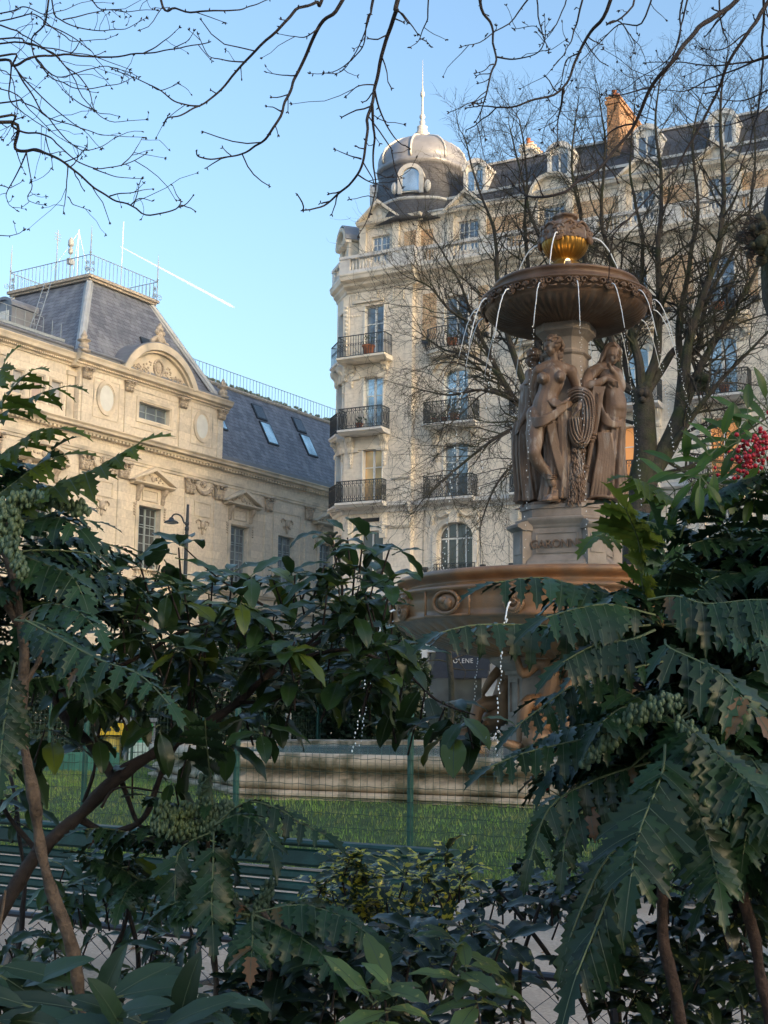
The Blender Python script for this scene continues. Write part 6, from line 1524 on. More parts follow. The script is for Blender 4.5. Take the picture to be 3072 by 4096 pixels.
def bush(u, d, vtop, w_, label, n=5000, mt='evergreen', size=.13, seed=0, name='evergreen_shrub', cat='shrub', grp=None, low=.25):
    rnd = random.Random(seed); b = P(u, 2865, d); h = P(u, vtop, d).z; e = empty(name, (b.x,b.y,0), 0, label=label, cat=cat, group=grp)
    cl = []
    for k in range(16):
        f = (k+.5)/16; z = h*(low+.72*f); r_ = w_/2*math.sqrt(max(.05,1-(abs(2*f-.75)/1.5)**2)); a = k*2.4; cl.append(Vector((r_*.65*math.cos(a),r_*.65*math.sin(a),z)))
    t = MB()
    for k in range(4): a = k*1.6; t.tube(spline([(0,0,0),(.1*math.cos(a),.1*math.sin(a),h*.35),(.3*w_*math.cos(a)*.6,.3*w_*math.sin(a)*.6,h*.8)],4),[.05]*3+[.03]*6,6)
    t.build('stems', M['bark_dark'], e)
    t = MB()
    def samp():
        c = rnd.choice(cl); r_ = w_*.24; v = Vector((rnd.gauss(0,1),rnd.gauss(0,1),rnd.gauss(0,1))).normalized()*r_*rnd.random()**.4; return c+v
    scatter_leaves(t, n, samp, size, rnd); t.build('foliage', M[mt], e); return e
bush(1540, 31, 2440, 2.1, 'tall dark evergreen shrub left of the black awning', 9000, seed=1)
bush(1400, 33, 2560, 3.0, 'broad evergreen shrub behind the pool, left of the tallest one', 8000, seed=2)
bush(1180, 34, 2600, 3.2, 'rounded evergreen shrub behind the middle of the pool', 7000, seed=3)
bush(880, 33, 2560, 3.4, 'wide evergreen shrub standing behind the left end of the pool', 7000, seed=4)
bush(560, 34, 2600, 3.6, 'evergreen shrub behind the recycling bins', 7000, seed=5)
bush(230, 32, 2640, 3.2, 'evergreen shrub behind the teal barrier board', 6000, seed=6)
bush(2750, 34, 2560, 4.0, 'evergreen shrub behind the fountain and the large bare tree', 7000, seed=7)
bush(1890, 27.5, 2865, .75, 'small clump of yellow leaves standing in for a yellow object beside the stone pillar', 1500, 'yellow_leaf', .08, 8, 'yellow_stand_in', low=.15)  # leaf clump used as a stand-in for a yellow sack-like object
# ---- young street tree in front of the shops
yb_ = P(1795, 2900, 27.8); e = empty('young_tree', (yb_.x,yb_.y,0), 0, label='slender young bare tree standing in front of the black awning', cat='tree')
gy = lambda u, v: P(u, v, 27.8)-Vector((yb_.x,yb_.y,0))
t = MB(); t.tube(spline([(0,0,0),gy(1800,2960),gy(1806,2750),gy(1797,2640),gy(1790,2500),gy(1792,2350)],4),[.075]*6+[.065]*8+[.05]*7,9); t.build('trunk', M['bark'], e, smooth=True)
t = MB(); rnd = random.Random(5)
for pl in ([(1790,2585),(1740,2560),(1690,2575),(1640,2570)],[(1792,2600),(1830,2570),(1850,2600),(1880,2590)],[(1795,2645),(1850,2620),(1900,2610),(1930,2590)],[(1796,2650),(1750,2640),(1700,2650),(1660,2700)],[(1797,2670),(1860,2680),(1940,2678)],[(1792,2560),(1820,2500),(1860,2450)],[(1790,2540),(1750,2480),(1720,2420)],[(1830,2640),(1862,2690),(1850,2720)]):
    t.tube(spline([gy(*p) for p in pl],4),[.022-.016*i/(4*(len(pl)-1)) for i in range(4*(len(pl)-1)+1)],5)
t.build('branches', M['bark'], e)
# ================= bare trees =================
def twiggy(mb, p, d, L, r, rnd, lvl, up=.25, step=None, wig=.35):
    """grow one shoot; recursion spawns side twigs"""
    step = step or L/7; n = max(3, int(L/step)); pts = [p]; rad = [r]; d = d.normalized(); kids = []
    for i in range(n):
        d = (d+Vector((rnd.gauss(0,wig),rnd.gauss(0,wig),rnd.gauss(0,wig)))*.45+Vector((0,0,up))*.22).normalized()
        p = p+d*step; pts.append(p); rad.append(r*(1-.72*(i+1)/n))
        if lvl > 0 and i >= 0 and rnd.random() < (1.0 if lvl > 1 else .9): kids.append((p, d, rad[-1]))
    mb.tube(pts, rad, 5 if r > .03 else (4 if r > .012 else 3), False)
    for (q_, dd, rr) in kids:
        sd = dd.orthogonal().normalized(); sd = (sd*math.cos(rnd.uniform(0,6.28))+dd.cross(sd)*math.sin(rnd.uniform(0,6.28)))
        twiggy(mb, q_, dd*.75+sd*rnd.uniform(.6,1.1), L*rnd.uniform(.35,.6), max(rr*.6,.0045), rnd, lvl-1, up, None, wig)
def limb_tube(pts, r0, r1, mb, n=9, sub=5):
    P_ = spline(pts, sub); m = len(P_); rr = [r0+(r1-r0)*(i/(m-1))**.8 for i in range(m)]
    P_ = [p+Vector((.4*noise.noise(p*1.3)*r0,0,0)) for p in P_]; mb.tube(P_, rr, n); return P_, rr
bt = P(2560, 2300, 29.5); TB = Vector((bt.x,bt.y,0)); e = empty('bare_tree', TB, 0, label='large leafless tree with many upright limbs behind the fountain', cat='tree')
D0 = 29.5; gt = lambda u, v, d=0: P(u, v, D0+d)-TB
t = MB()
limb_tube([(0,0,0),gt(2560,2400),gt(2556,2200),gt(2562,2050),gt(2575,1940),gt(2580,1850)], .40, .28, t, 14)
limb_tube([gt(2575,1950),gt(2582,1780),gt(2582,1650),gt(2572,1560)], .27, .24, t, 12); limb_tube([gt(2562,2000),gt(2610,1900),gt(2650,1820),gt(2690,1740),gt(2728,1640)], .26, .20, t, 12)
for k in range(26):   # burrs
    c = gt(2572+random.uniform(-22,22), 1570+random.uniform(-22,30), random.uniform(-.25,.1)); t.sph(c, random.uniform(.06,.14), 7, 5)
for k in range(16): c = gt(2810+random.uniform(-18,18), 1530+random.uniform(-25,25), random.uniform(-.2,.1)); t.sph(c, random.uniform(.06,.12), 7, 5)
t.build('trunk', M['bark'], e, smooth=True)
limbs = [
 ([(2572,1560),(2550,1440),(2528,1330),(2500,1200),(2450,1040),(2405,850),(2420,600),(2400,420)],.15,.0),
 ([(2585,1560),(2625,1400),(2640,1200),(2632,1000),(2650,760),(2620,520),(2640,330)],.15,.3),
 ([(2565,1580),(2480,1530),(2430,1420),(2330,1250),(2230,1060),(2140,900),(2080,700),(2040,520)],.14,.6),
 ([(2728,1640),(2745,1450),(2790,1250),(2870,1000),(2900,750),(2880,450),(2900,300)],.17,-.4),
 ([(2728,1640),(2790,1500),(2880,1320),(2990,1150),(3070,960),(3130,700)],.15,.2),
 ([(2640,1836),(2720,1740),(2850,1560),(3000,1400),(3140,1250)],.12,-.6),
 ([(2700,1720),(2725,1500),(2715,1300),(2750,1100),(2790,850),(2770,560),(2800,400)],.14,.8),
 ([(2560,1960),(2400,1850),(2200,1720),(2060,1600),(1970,1450),(1900,1300),(1840,1130),(1740,960)],.15,.5),
 ([(2200,1720),(2090,1520),(2030,1330),(1990,1120),(1975,930),(1910,740),(1860,560)],.12,.9),
 ([(2330,1810),(2200,1540),(2140,1330),(2120,1130),(2100,900),(2110,700),(2080,480)],.12,1.2),
 ([(2480,1530),(2440,1330),(2350,1130),(2330,930),(2290,700),(2300,480)],.11,-.3),
 ([(2575,1650),(2500,1450),(2560,1200),(2570,950),(2520,700),(2540,420)],.12,1.0),
 ([(2600,1560),(2700,1400),(2790,1400),(2830,1200),(2980,900),(3020,600),(3000,420)],.12,1.4),
 ([(2200,1720),(2050,1720),(1930,1790),(1800,1900),(1700,1990)],.07,-.4),
 ([(2300,1790),(2100,1830),(1990,1930),(1930,2080)],.06,-.2),
 ([(2060,1600),(1930,1560),(1800,1580),(1690,1560)],.06,.2),
 ([(2000,1500),(1880,1420),(1780,1400),(1690,1340)],.055,.6),
 ([(1900,1300),(1800,1240),(1720,1150),(1660,1120)],.05,.0),
 ([(2640,1900),(2800,1850),(2950,1750),(3100,1650)],.08,.4),
 ([(2650,1830),(2760,1900),(2900,1960),(3080,1980)],.06,-.2),
 ([(2560,1700),(2420,1660),(2300,1620),(2180,1560)],.06,.9),
]
rnd = random.Random(11)
for i, (pl, r0, dd) in enumerate(limbs):
    t = MB(); pts = [gt(u, v, dd*(k/(len(pl)-1))*2.0) for k, (u, v) in enumerate(pl)]
    P_, rr = limb_tube(pts, r0*.86, .015, t, 8, 6)
    n = len(P_); upf = .3 if pl[-1][1] < 1200 else -.15
    for k in range(int(n*.22), n):
        if rnd.random() < 1.0:
            d_ = (P_[min(k+1,n-1)]-P_[k-1]).normalized(); sd = d_.orthogonal().normalized(); a_ = rnd.uniform(0,6.28); sd = sd*math.cos(a_)+d_.cross(sd)*math.sin(a_)
            L = rnd.uniform(1.0,2.1)*(1.0 if k < n*.75 else .75); twiggy(t, P_[k], d_*.7+sd*.8, L, min(.034, max(.012, rr[k]*.5)), rnd, 2, upf, None, .38)
    d_ = (P_[-1]-P_[-2]); twiggy(t, P_[-1], d_, 1.2, .015, rnd, 2, upf)
    t.build('limb', M['bark'], e)
# ---- overhanging branches close to the viewer
def overhang(name, label, base, polys, scale, off, D, trunk, seed, r_px, matn='bark_dark', budp=.4, extra=None):
    rnd = random.Random(seed); e = empty(name, base, 0, label=label, cat='tree'); B_ = Vector(base)
    conv = lambda x, y, d: P(off[0]+x*scale, off[1]+y*scale, d)-B_
    trunk(e, B_, conv)
    for i, pl in enumerate(polys):
        d0 = D+rnd.uniform(-.5,.5); w_ = 1.0
        if isinstance(pl, tuple): w_, d0, pl = pl[0], D+pl[1], pl[2]
        t = MB(); pts = [conv(x, y, d0+.15*math.sin(k*1.3+i)) for k, (x, y) in enumerate(pl)]
        P_ = spline(pts, 6); n = len(P_); r0 = r_px*w_/FP*d0; r1 = max(.0022, r0*.25)
        P_ = [p+Vector((noise.noise(p*6+Vector((i,0,0))),0,noise.noise(p*6+Vector((0,i,9)))))*.018 for p in P_]
        t.tube(P_, [r0+(r1-r0)*(k/(n-1))**.7 for k in range(n)], 6)
        def bud(p, d, s_=.008):
            t.tube([p, p+d*s_*1.6, p+d*s_*3.0],[s_*.4,s_*.62,s_*.12],5)
        for k in range(2, n):
            d_ = (P_[min(k+1,n-1)]-P_[k-1]).normalized()
            if rnd.random() < budp:
                a_ = rnd.uniform(0,6.28); sd = d_.orthogonal().normalized(); sd = sd*math.cos(a_)+d_.cross(sd)*math.sin(a_)
                if rnd.random() < .55: bud(P_[k], (d_*.5+sd).normalized(), rnd.uniform(.005,.009))
                else:
                    L = rnd.uniform(.04,.22)*(1+2*rnd.random()**4); q_ = P_[k]; dd = (d_*.6+sd*.9).normalized(); pp = [q_]; m = 4
                    for j in range(m): dd = (dd+Vector((rnd.gauss(0,.2),rnd.gauss(0,.2),rnd.gauss(0,.2)+.04))).normalized(); q_ = q_+dd*L/m; pp.append(q_)
                    t.tube(pp, [r1*1.2,r1*1.1,r1,r1*.9,r1*.8], 4)
                    for z in range(3): bud(q_, (dd+Vector((rnd.gauss(0,.6),rnd.gauss(0,.6),rnd.gauss(0,.6)))).normalized(), .007)
        d_ = (P_[-1]-P_[-2]).normalized()
        for z in range(3): bud(P_[-1], (d_+Vector((rnd.gauss(0,.5),rnd.gauss(0,.5),rnd.gauss(0,.5)))).normalized(), .008)
        t.build('branch', M[matn], e, smooth=True)
    return e
k_ = .926
def trR(e, B_, conv):
    t = MB(); g = lambda u, v, d: P(u, v, d)-B_
    P_ = spline([(0,0,0), g(3420,2400,8.3), g(3330,1700,8.2), g(3190,1100,8.0), g(3165,880,8.0), g(3260,500,8.0), g(3240,-100,8.0), g(3000,-500,8.0)], 6); n = len(P_)
    t.tube([p+Vector((.05*noise.noise(p*3),0,.05*noise.noise(p*3+Vector((5,0,0))))) for p in P_], [.30-.18*i/n for i in range(n)], 14)
    rnd = random.Random(2)
    for k in range(60): t.sph(g(3035+rnd.gauss(0,22), 955+rnd.gauss(0,42), 7.85+rnd.uniform(-.1,.15)), rnd.uniform(.015,.045), 7, 5)
    t.build('trunk', M['bark'], e, smooth=True)
    t = MB()
    for k in range(90):
        p = g(3020+rnd.gauss(0,25), 950+rnd.gauss(0,45), 7.8); d = Vector((-rnd.uniform(.3,1.2),rnd.gauss(0,.5),rnd.gauss(0,.7))).normalized(); L = rnd.uniform(.03,.11); t.tube([p,p+d*L*.5,p+(d+Vector((0,0,.2)))*L],[.004,.0035,.002],4)
    t.build('sprouts', M['bark_dark'], e)
    t = MB(); P_ = spline([g(3240,-100,8.0), g(2900,-330,8.1), g(2300,-420,8.2), g(1500,-420,8.3), g(700,-380,8.4)], 6); t.tube(P_, [.07-.045*i/len(P_) for i in range(len(P_))], 8); t.build('limb', M['bark'], e, smooth=True)
# pic1 coordinates (k=.926, off 0,0) and pic2 coordinates (k=1.068, off 1300,0) are converted below to photo pixels
A1 = lambda pl: [(x*.926, y*.926) for x, y in pl]
A2 = lambda pl: [(1300+x*1.068, y*1.068) for x, y in pl]
R_ = [(1.5,0,A1([(1560,-430),(1400,-10),(1370,8),(1280,45),(1190,130),(1060,265),(960,385),(860,460),(780,495),(720,510),(705,545)])), (.6,0,A1([(1060,265),(980,260),(900,240),(850,150)])),
 (.7,0,A1([(860,460),(770,445),(680,385),(570,335),(490,300)])), (1.6,.3,A1([(1640,-430),(1490,-10),(1400,90),(1330,210),(1280,325),(1240,420),(1190,540),(1130,615),(1050,660),(960,685),(870,680),(850,655)])),
 (.6,.3,A1([(1380,120),(1310,160),(1200,150)])), (.55,.3,A1([(1280,325),(1220,325),(1150,310)])), (.6,.3,A1([(1215,480),(1150,460)])), (1.1,-.2,A1([(560,-400),(690,0),(760,40),(880,55),(1010,40),(1110,15),(1190,-10)])),
 (.9,.2,A1([(1640,-430),(1610,0),(1590,70),(1575,180),(1530,250),(1440,310),(1340,320)])),
 (2.0,-.1,A2([(360,-400),(272,-5),(268,40),(230,150),(185,320),(165,430),(150,540),(130,640),(60,720),(0,765),(-80,790)])), (.55,-.1,A2([(185,320),(120,325),(80,355)])),
 (1.1,-.1,A2([(175,390),(180,480),(180,600),(185,740),(130,880)])), (.8,-.1,A2([(190,340),(230,470),(290,540),(320,560)])), (.7,-.1,A2([(135,600),(90,585),(40,560)])), (.6,-.1,A2([(130,655),(180,690),(235,705)])),
 (.8,.2,A2([(240,-400),(180,0),(165,70),(120,190),(60,265),(0,275)])), (.7,.4,A2([(400,-400),(380,0),(375,90),(350,150),(320,180)])), (.5,.4,A2([(355,145),(380,160),(400,180)])),
 (1.3,.1,A2([(520,-400),(580,-5),(625,100),(635,220),(610,330),(590,385),(565,450)])), (.8,.1,A2([(800,-60),(740,30),(620,135),(510,175)])), (.7,.1,A2([(640,215),(700,225),(800,195),(830,130),(820,60)])), (.5,.1,A2([(625,240),(600,258),(570,265)])), (.5,.1,A2([(590,385),(570,390),(550,392)])),
 (1.6,-.3,A2([(1200,-400),(1070,0),(1000,120),(940,230),(890,330),(760,380),(640,405),(560,390)])), (1.0,-.3,A2([(895,325),(885,400),(870,460),(870,540)])), (.7,-.3,A2([(960,190),(900,230),(880,330)])),
 (2.2,-.5,A2([(1700,-300),(1540,0),(1400,100),(1300,230),(1220,340),(1150,480),(1060,590),(940,690),(850,740),(760,735),(700,690)])), (1.9,-.2,A2([(1760,-300),(1659,0),(1590,110),(1510,240),(1440,400),(1330,600),(1200,750),(1080,880)])),
 (1.0,.2,A2([(1800,190),(1659,210),(1500,245),(1350,235),(1200,235)])), (.9,.3,A2([(1800,190),(1659,220),(1500,270),(1380,330),(1300,345),(1190,330)])), (.9,0,A2([(1800,300),(1659,340),(1560,380),(1460,370)])),
 (1.2,.3,A2([(1640,-300),(1640,10),(1640,200),(1625,400),(1560,620),(1480,800)])), (.9,0,A2([(1400,-350),(1360,0),(1310,180),(1240,330),(1200,450)])), (.6,.2,A2([(930,-200),(900,20),(830,130),(780,100),(710,110)])),
 (.9,-.2,A2([(1230,-300),(1150,20),(1060,90),(1100,80),(1160,160),(1150,215)])), (.8,0,A2([(1500,-350),(1480,60),(1510,150),(1505,260)])), (.8,.2,A2([(1300,-300),(1200,60),(1100,95),(1010,180),(960,230)])), (.9,.3,A2([(1000,-300),(960,30),(930,130),(900,190),(850,260)])),
 (.7,.1,A2([(780,-200),(800,60),(830,160),(840,200)])), (.8,.1,A2([(1380,-200),(1330,40),(1330,140),(1280,230),(1180,290),(1080,360)])), (.7,.4,A2([(1659,400),(1600,440),(1500,470),(1400,480)])), (.7,.0,A2([(1590,110),(1500,180),(1420,180)])), (.7,.0,A2([(1240,330),(1120,350),(1040,360)]))]
bR = P(3450, 2900, 8.4)
overhang('bare_tree', 'leafless tree with a burred trunk and long drooping branches hanging overhead', (bR.x,bR.y,0), R_, 1.0, (0,0), 8.0, trR, 21, 6.5)
def trL(e, B_, conv):
    g = lambda u, v, d: P(u, v, d)-B_
    t = MB(); P_ = spline([(0,0,0), g(-900,2300,9.3), g(-820,1200,9.2), g(-700,500,9.2), g(-500,-300,9.2), g(-430,-1500,9.3), g(-520,-2700,9.5)],6); t.tube(P_, [.28-.255*i/len(P_) for i in range(len(P_))], 12); t.build('trunk', M['bark'], e, smooth=True)
    t = MB(); rnd = random.Random(9)
    for k in range(14, len(P_), 2): d_ = Vector((rnd.uniform(-1,1),rnd.uniform(-1,1),.6)); twiggy(t, P_[k], d_, 1.6, .05, rnd, 2, .3)
    t.build('upper_branches', M['bark'], e)
L_ = [(1.7,0,A1([(-760,700),(-300,330),(0,255),(60,285),(150,245),(300,238),(450,245),(620,230),(750,210),(900,185)])), (1.0,.2,A1([(-700,300),(0,165),(120,190),(250,215),(400,245),(560,300)])), (1.0,-.2,A1([(-700,300),(0,190),(200,215),(300,300),(380,380),(420,480),(515,500)])),
 (1.1,.1,A1([(-700,500),(0,240),(60,285),(120,370),(160,450),(240,550),(330,640),(400,650),(490,600)])), (1.3,-.1,A1([(-760,800),(0,505),(50,545),(110,570),(200,590),(290,665),(400,725),(520,715),(630,670)])), (1.8,.0,A1([(-760,900),(0,530),(70,640),(150,650),(220,670),(290,710),(380,790),(470,850),(560,885),(650,925),(760,900),(785,865)])),
 (.7,0,A1([(120,655),(60,780),(20,850),(70,910)])), (.6,0,A1([(120,660),(140,800),(120,870),(190,880)])), (.7,0,A1([(288,710),(285,850),(275,920)])), (.5,0,A1([(290,850),(330,890),(380,912)])), (1.1,.3,A1([(250,-400),(210,0),(190,100),(135,190),(210,320),(330,380),(480,370),(570,335)])),
 (.9,-.3,A1([(200,-400),(225,0),(270,90),(380,125),(520,125),(625,80)])), (.9,.2,A1([(-600,0),(0,110),(100,150),(260,260),(380,440),(470,520),(630,515)])), (.9,.3,A1([(-700,600),(0,440),(120,450),(240,520),(380,560),(500,590),(630,600)])), (.8,.1,A1([(300,-300),(400,10),(520,45),(670,40)])),
 (.5,.0,A1([(-200,1000),(0,1020),(60,1015),(100,990)])), (.7,.2,A1([(470,850),(560,830),(655,820)])), (.6,.1,A1([(400,725),(480,760),(615,770)])), (.6,0,A1([(520,715),(580,660),(610,590)])), (.8,.0,A1([(45,285),(45,420),(90,480),(180,540),(210,560)])),
 (.8,.3,A1([(-500,150),(0,60),(110,30),(200,60),(300,30),(400,0)])), (.8,-.2,A1([(-500,100),(0,90),(150,60),(260,150),(330,180),(440,170),(500,150)])), (.7,0,A1([(150,245),(250,330),(380,300),(500,290),(600,330)])), (.7,.1,A1([(60,285),(180,420),(300,520),(360,560),(440,640)])),
 (.6,.2,A1([(200,590),(220,680),(230,730)])), (.6,.1,A1([(-300,400),(0,300),(70,420),(60,520),(20,600)])), (.7,.2,A1([(620,230),(700,180),(770,125)])), (.6,.2,A1([(750,210),(800,180),(835,135)])), (.6,.2,A1([(640,365),(700,390),(770,355)])), (.6,.1,A1([(-200,800),(0,805),(50,805),(100,780)])),
 (.7,.0,A1([(-500,350),(0,380),(130,480),(270,600),(380,650)])), (.6,.2,A1([(270,90),(400,60),(500,40),(560,70)])), (.6,0,A1([(190,100),(330,180),(410,240),(450,310)])), (.6,.3,A1([(420,480),(330,440),(270,380),(210,320)])), (.7,.1,A1([(560,885),(600,860),(660,870)]))]
bL = P(-950, 2900, 9.4)
overhang('bare_tree', 'leafless tree whose fine branches reach across the sky above the library', (bL.x,bL.y,0), L_, 1.0, (0,0), 9.2, trL, 33, 5.2, budp=.34)
# ---- contrail
c0 = P(480, 985, 900); c1 = P(940, 1232, 900)
t = MB(); n = 24
t.tube([c0.lerp(c1, i/n)-c0 for i in range(n+1)], [.25+.75*(i/n)**.7 if i < n else .15 for i in range(n+1)], 10)
m, nt, b = _nodes('contrail_vapour'); b.inputs['Base Color'].default_value = (.9,.93,.97,1); b.inputs['Alpha'].default_value = .2; b.inputs['Roughness'].default_value = 1
t.build('contrail', m, None, smooth=True, loc=c0, kind='stuff', label='thin white aircraft trail slanting down the sky', cat='contrail')
# ================= foreground shrubs =================
M['mahonia'] = leaf_mat('mahonia_leaf', (.016,.040,.017), .33, .4, 3, .08, spec=.32, c2=(.17,.085,.04), c2p=.985)
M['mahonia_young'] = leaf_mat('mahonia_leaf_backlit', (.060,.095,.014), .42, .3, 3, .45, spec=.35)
M['laurel'] = leaf_mat('laurel_leaf', (.025,.055,.016), .30, .4, 3, .24, c2=(.09,.13,.02), spots=((.45,.50,.45), 60, .72), spec=.45)
M['laurel_low'] = leaf_mat('large_laurel_leaf', (.017,.038,.019), .38, .25, 3, .15, spots=((.5,.52,.45), 45, .70))
M['aucuba'] = leaf_mat('speckled_aucuba_leaf', (.024,.050,.018), .34, .35, 4, .2, spots=((.60,.54,.06), 60, .53))
M['aucuba_dark'] = leaf_mat('dark_aucuba_leaf', (.013,.028,.013), .32, .4, 4, .15, spots=((.16,.17,.05), 60, .63))
M['aucuba_young'] = leaf_mat('pale_aucuba_leaf', (.09,.15,.055), .45, .2, 4, .35, spots=((.30,.32,.10), 40, .62))
M['nandina'] = leaf_mat('nandina_leaf', (.045,.10,.018), .4, .3, 3, .45)
M['berry_green'] = mat('green_bloomed_berry', (.075,.13,.085), .5, .3, 30, 0, c2=(.10,.14,.05), s2=12)
M['berry_red'] = mat('red_berry', (.42,.015,.03), .3, .25, 20, 0)
M['rachis'] = mat('green_leaf_stalk', (.10,.13,.06), .6, .2, 10, 0)
M['vein'] = mat('pale_leaf_midrib', (.055,.085,.05), .5, .2, 20, 0)
def vein(mb, mid, sd, w):
    k = list(range(0, len(mid), 2)); vs = []
    for i in k:
        m_, u_ = mid[i]; ww = w*(1-.7*i/len(mid)); vs += [m_-sd*ww+u_*ww*1.2, m_+u_*ww*1.8, m_+sd*ww+u_*ww*1.2]
    fs = []
    for j in range(len(k)-1): a = j*3; fs += [(a,a+3,a+4,a+1),(a+1,a+4,a+5,a+2)]
    mb.cur = 1; mb.add(vs, fs); mb.cur = 0
def spiny(mb, base, d, nrm, L, W, rnd, curl=.5, n=13):
    d = d.normalized(); sd = d.cross(nrm).normalized(); nn = sd.cross(d).normalized(); mid = []; p = Vector(base); dd = d; up = nn
    for i in range(n+1):
        mid.append((p.copy(), up.copy())); a = -curl/n*rnd.uniform(.6,1.4); c_, s_ = math.cos(a), math.sin(a); dd, up = (dd*c_+up*s_), (up*c_-dd*s_); p = p+dd*(L/n)
    vs = [m[0] for m in mid]; tw = rnd.uniform(-.2,.2)
    for sg in (-1, 1):
        for i in range(n+1):
            f = i/n; w_ = W*.5*(math.sin(math.pi*min(1,(f*.95+.08)))**.6)*(1-.5*f); fw = 0
            if i % 3 == 1 and 0 < i < n: w_ *= 1.36; fw = L*.06
            elif i < n: w_ *= (.74 if i % 3 == 2 else .90)
            if i == n: w_ = 0.0005
            m_, u_ = mid[i]; vs.append(m_+sd*sg*w_+u_*(w_*(.28+tw*sg))+d*fw)
    fs = []; N_ = n+1
    for i in range(n): fs.append((i, i+1, N_+i+1, N_+i)); fs.append((i, 2*N_+i, 2*N_+i+1, i+1))
    mb.add(vs, fs); vein(mb, mid, sd, W*.022)
def oval(mb, base, d, nrm, L, W, rnd, curl=.5, n=8, wave=.12, stalk=None, tipw=.9):
    d = d.normalized(); sd = d.cross(nrm); sd = sd.normalized() if sd.length > 1e-4 else d.orthogonal().normalized(); nn = sd.cross(d).normalized(); mid = []; p = Vector(base)
    if stalk is not None: stalk.tube([p, p+d*L*.12], .0018, 4, False); p = p+d*L*.11
    dd = d; up = nn
    for i in range(n+1):
        mid.append((p.copy(), up.copy())); a = -curl/n*(.4+1.2*i/n); c_, s_ = math.cos(a), math.sin(a); dd, up = (dd*c_+up*s_), (up*c_-dd*s_); p = p+dd*(L/n)
    vs = [m[0] for m in mid]; ph = rnd.uniform(0,6)
    for lay, fr_ in ((0,.5),(1,1.0)):
        for sg in (-1, 1):
            for i in range(n+1):
                f = i/n; w_ = W*.5*(math.sin(math.pi*min(1,f**tipw*.97+.02))**.75)*fr_
                if i == n: w_ = .0004
                m_, u_ = mid[i]; vs.append(m_+sd*sg*w_+u_*(w_*(.30 if lay == 0 else .22)+W*wave*.5*math.sin(i*2.1+ph+sg)*fr_*(.0 if lay == 0 else 1)))
    fs = []; N_ = n+1
    for i in range(n):
        a0, a1, b0, b1 = N_, 2*N_, 3*N_, 4*N_
        fs += [(i,i+1,a0+i+1,a0+i),(a0+i,a0+i+1,b0+i+1,b0+i),(i,a1+i,a1+i+1,i+1),(a1+i,b1+i,b1+i+1,a1+i+1)]
    mb.add(vs, fs); vein(mb, mid, sd, W*.022)
def frond(lf, stm, pts, pairs, LL, WW, rnd, nrm=Vector((0,0,1)), droop=.35, start=.18, ang=62, r=.0022):
    P_ = spline(pts, 6); n = len(P_); cum = [0]
    for i in range(1,n): cum.append(cum[-1]+(P_[i]-P_[i-1]).length)
    T = cum[-1]; stm.tube(P_, [r*(1-.55*i/n) for i in range(n)], 5, False)
    def at(f):
        s_ = f*T; i = 0
        while i < n-2 and cum[i+1] < s_: i += 1
        q_ = (s_-cum[i])/max(1e-6, cum[i+1]-cum[i]); return P_[i].lerp(P_[i+1], q_), (P_[min(i+1,n-1)]-P_[max(i-1,0)]).normalized()
    for k in range(pairs):
        f = start+(1-start)*(k+.3)/pairs; p, tg = at(min(f,.995)); sz = .72+.5*math.sin(math.pi*min(1,(k+.8)/pairs))
        sd = tg.cross(nrm); sd = sd.normalized() if sd.length > .05 else Vector((1,0,0)); nn = sd.cross(tg).normalized()
        for sg in (-1,1):
            a = R(ang+rnd.uniform(-8,8)); dr = droop*rnd.uniform(.5,1.5)
            d_ = (tg*math.cos(a)+sd*sg*math.sin(a)-Vector((0,0,1))*dr).normalized(); ln = (nn+sd*sg*.3*rnd.uniform(-1,1)).normalized()
            spiny(lf, p, d_, ln, LL*sz*rnd.uniform(.85,1.12), WW*sz*rnd.uniform(.9,1.1), rnd, rnd.uniform(.2,.9))
    p, tg = at(1.0); sd = tg.cross(nrm); sd = sd.normalized() if sd.length > .05 else Vector((1,0,0)); spiny(lf, p, (tg-Vector((0,0,.1))).normalized(), sd.cross(tg).normalized(), LL*1.15, WW*1.1, rnd, .5)
def whorl(lf, stm, c, n, L, LL, WW, rnd, pairs=7, up=.35, a0=0, bias=None, arc=6.283):
    for k in range(n):
        a = a0+arc*(k+rnd.uniform(-.25,.25))/n; el = up+rnd.uniform(-.35,.45); d = Vector((math.cos(a)*math.cos(el), math.sin(a)*math.cos(el), math.sin(el))); Lk = L*rnd.uniform(.75,1.15)
        p1 = c+d*Lk*.35; p2 = c+d*Lk*.7-Vector((0,0,.05*Lk)); p3 = c+d*Lk-Vector((0,0,.22*Lk*rnd.uniform(.4,1.6)))
        frond(lf, stm, [c,p1,p2,p3], pairs, LL, WW, rnd)
def raceme(mb, stm, pts, rnd, dens=1.0, br=.0062, spread=.016):
    P_ = spline(pts, 10); stm.tube(P_, .0022, 5, False)
    for i in range(len(P_)):
        for k in range(int(4*dens+rnd.random())):
            v = Vector((rnd.gauss(0,1),rnd.gauss(0,1),rnd.gauss(0,1)-.3)).normalized(); p = P_[i]+v*spread*rnd.uniform(.5,1.25); r_ = br*rnd.uniform(.8,1.15); mb.sph(p,(r_,r_,r_*1.6),7,5); 
            if rnd.random() < .5: stm.tube([P_[i],p],.0007,3,False)
def inpoly(x, y, poly):
    c = False; j = len(poly)-1
    for i in range(len(poly)):
        xi, yi = poly[i]; xj, yj = poly[j]
        if (yi > y) != (yj > y) and x < (xj-xi)*(y-yi)/(yj-yi)+xi: c = not c
        j = i
    return c
def rand_in(poly, rnd):
    xs = [p[0] for p in poly]; ys = [p[1] for p in poly]
    while True:
        x = rnd.uniform(min(xs),max(xs)); y = rnd.uniform(min(ys),max(ys))
        if inpoly(x,y,poly): return x,y
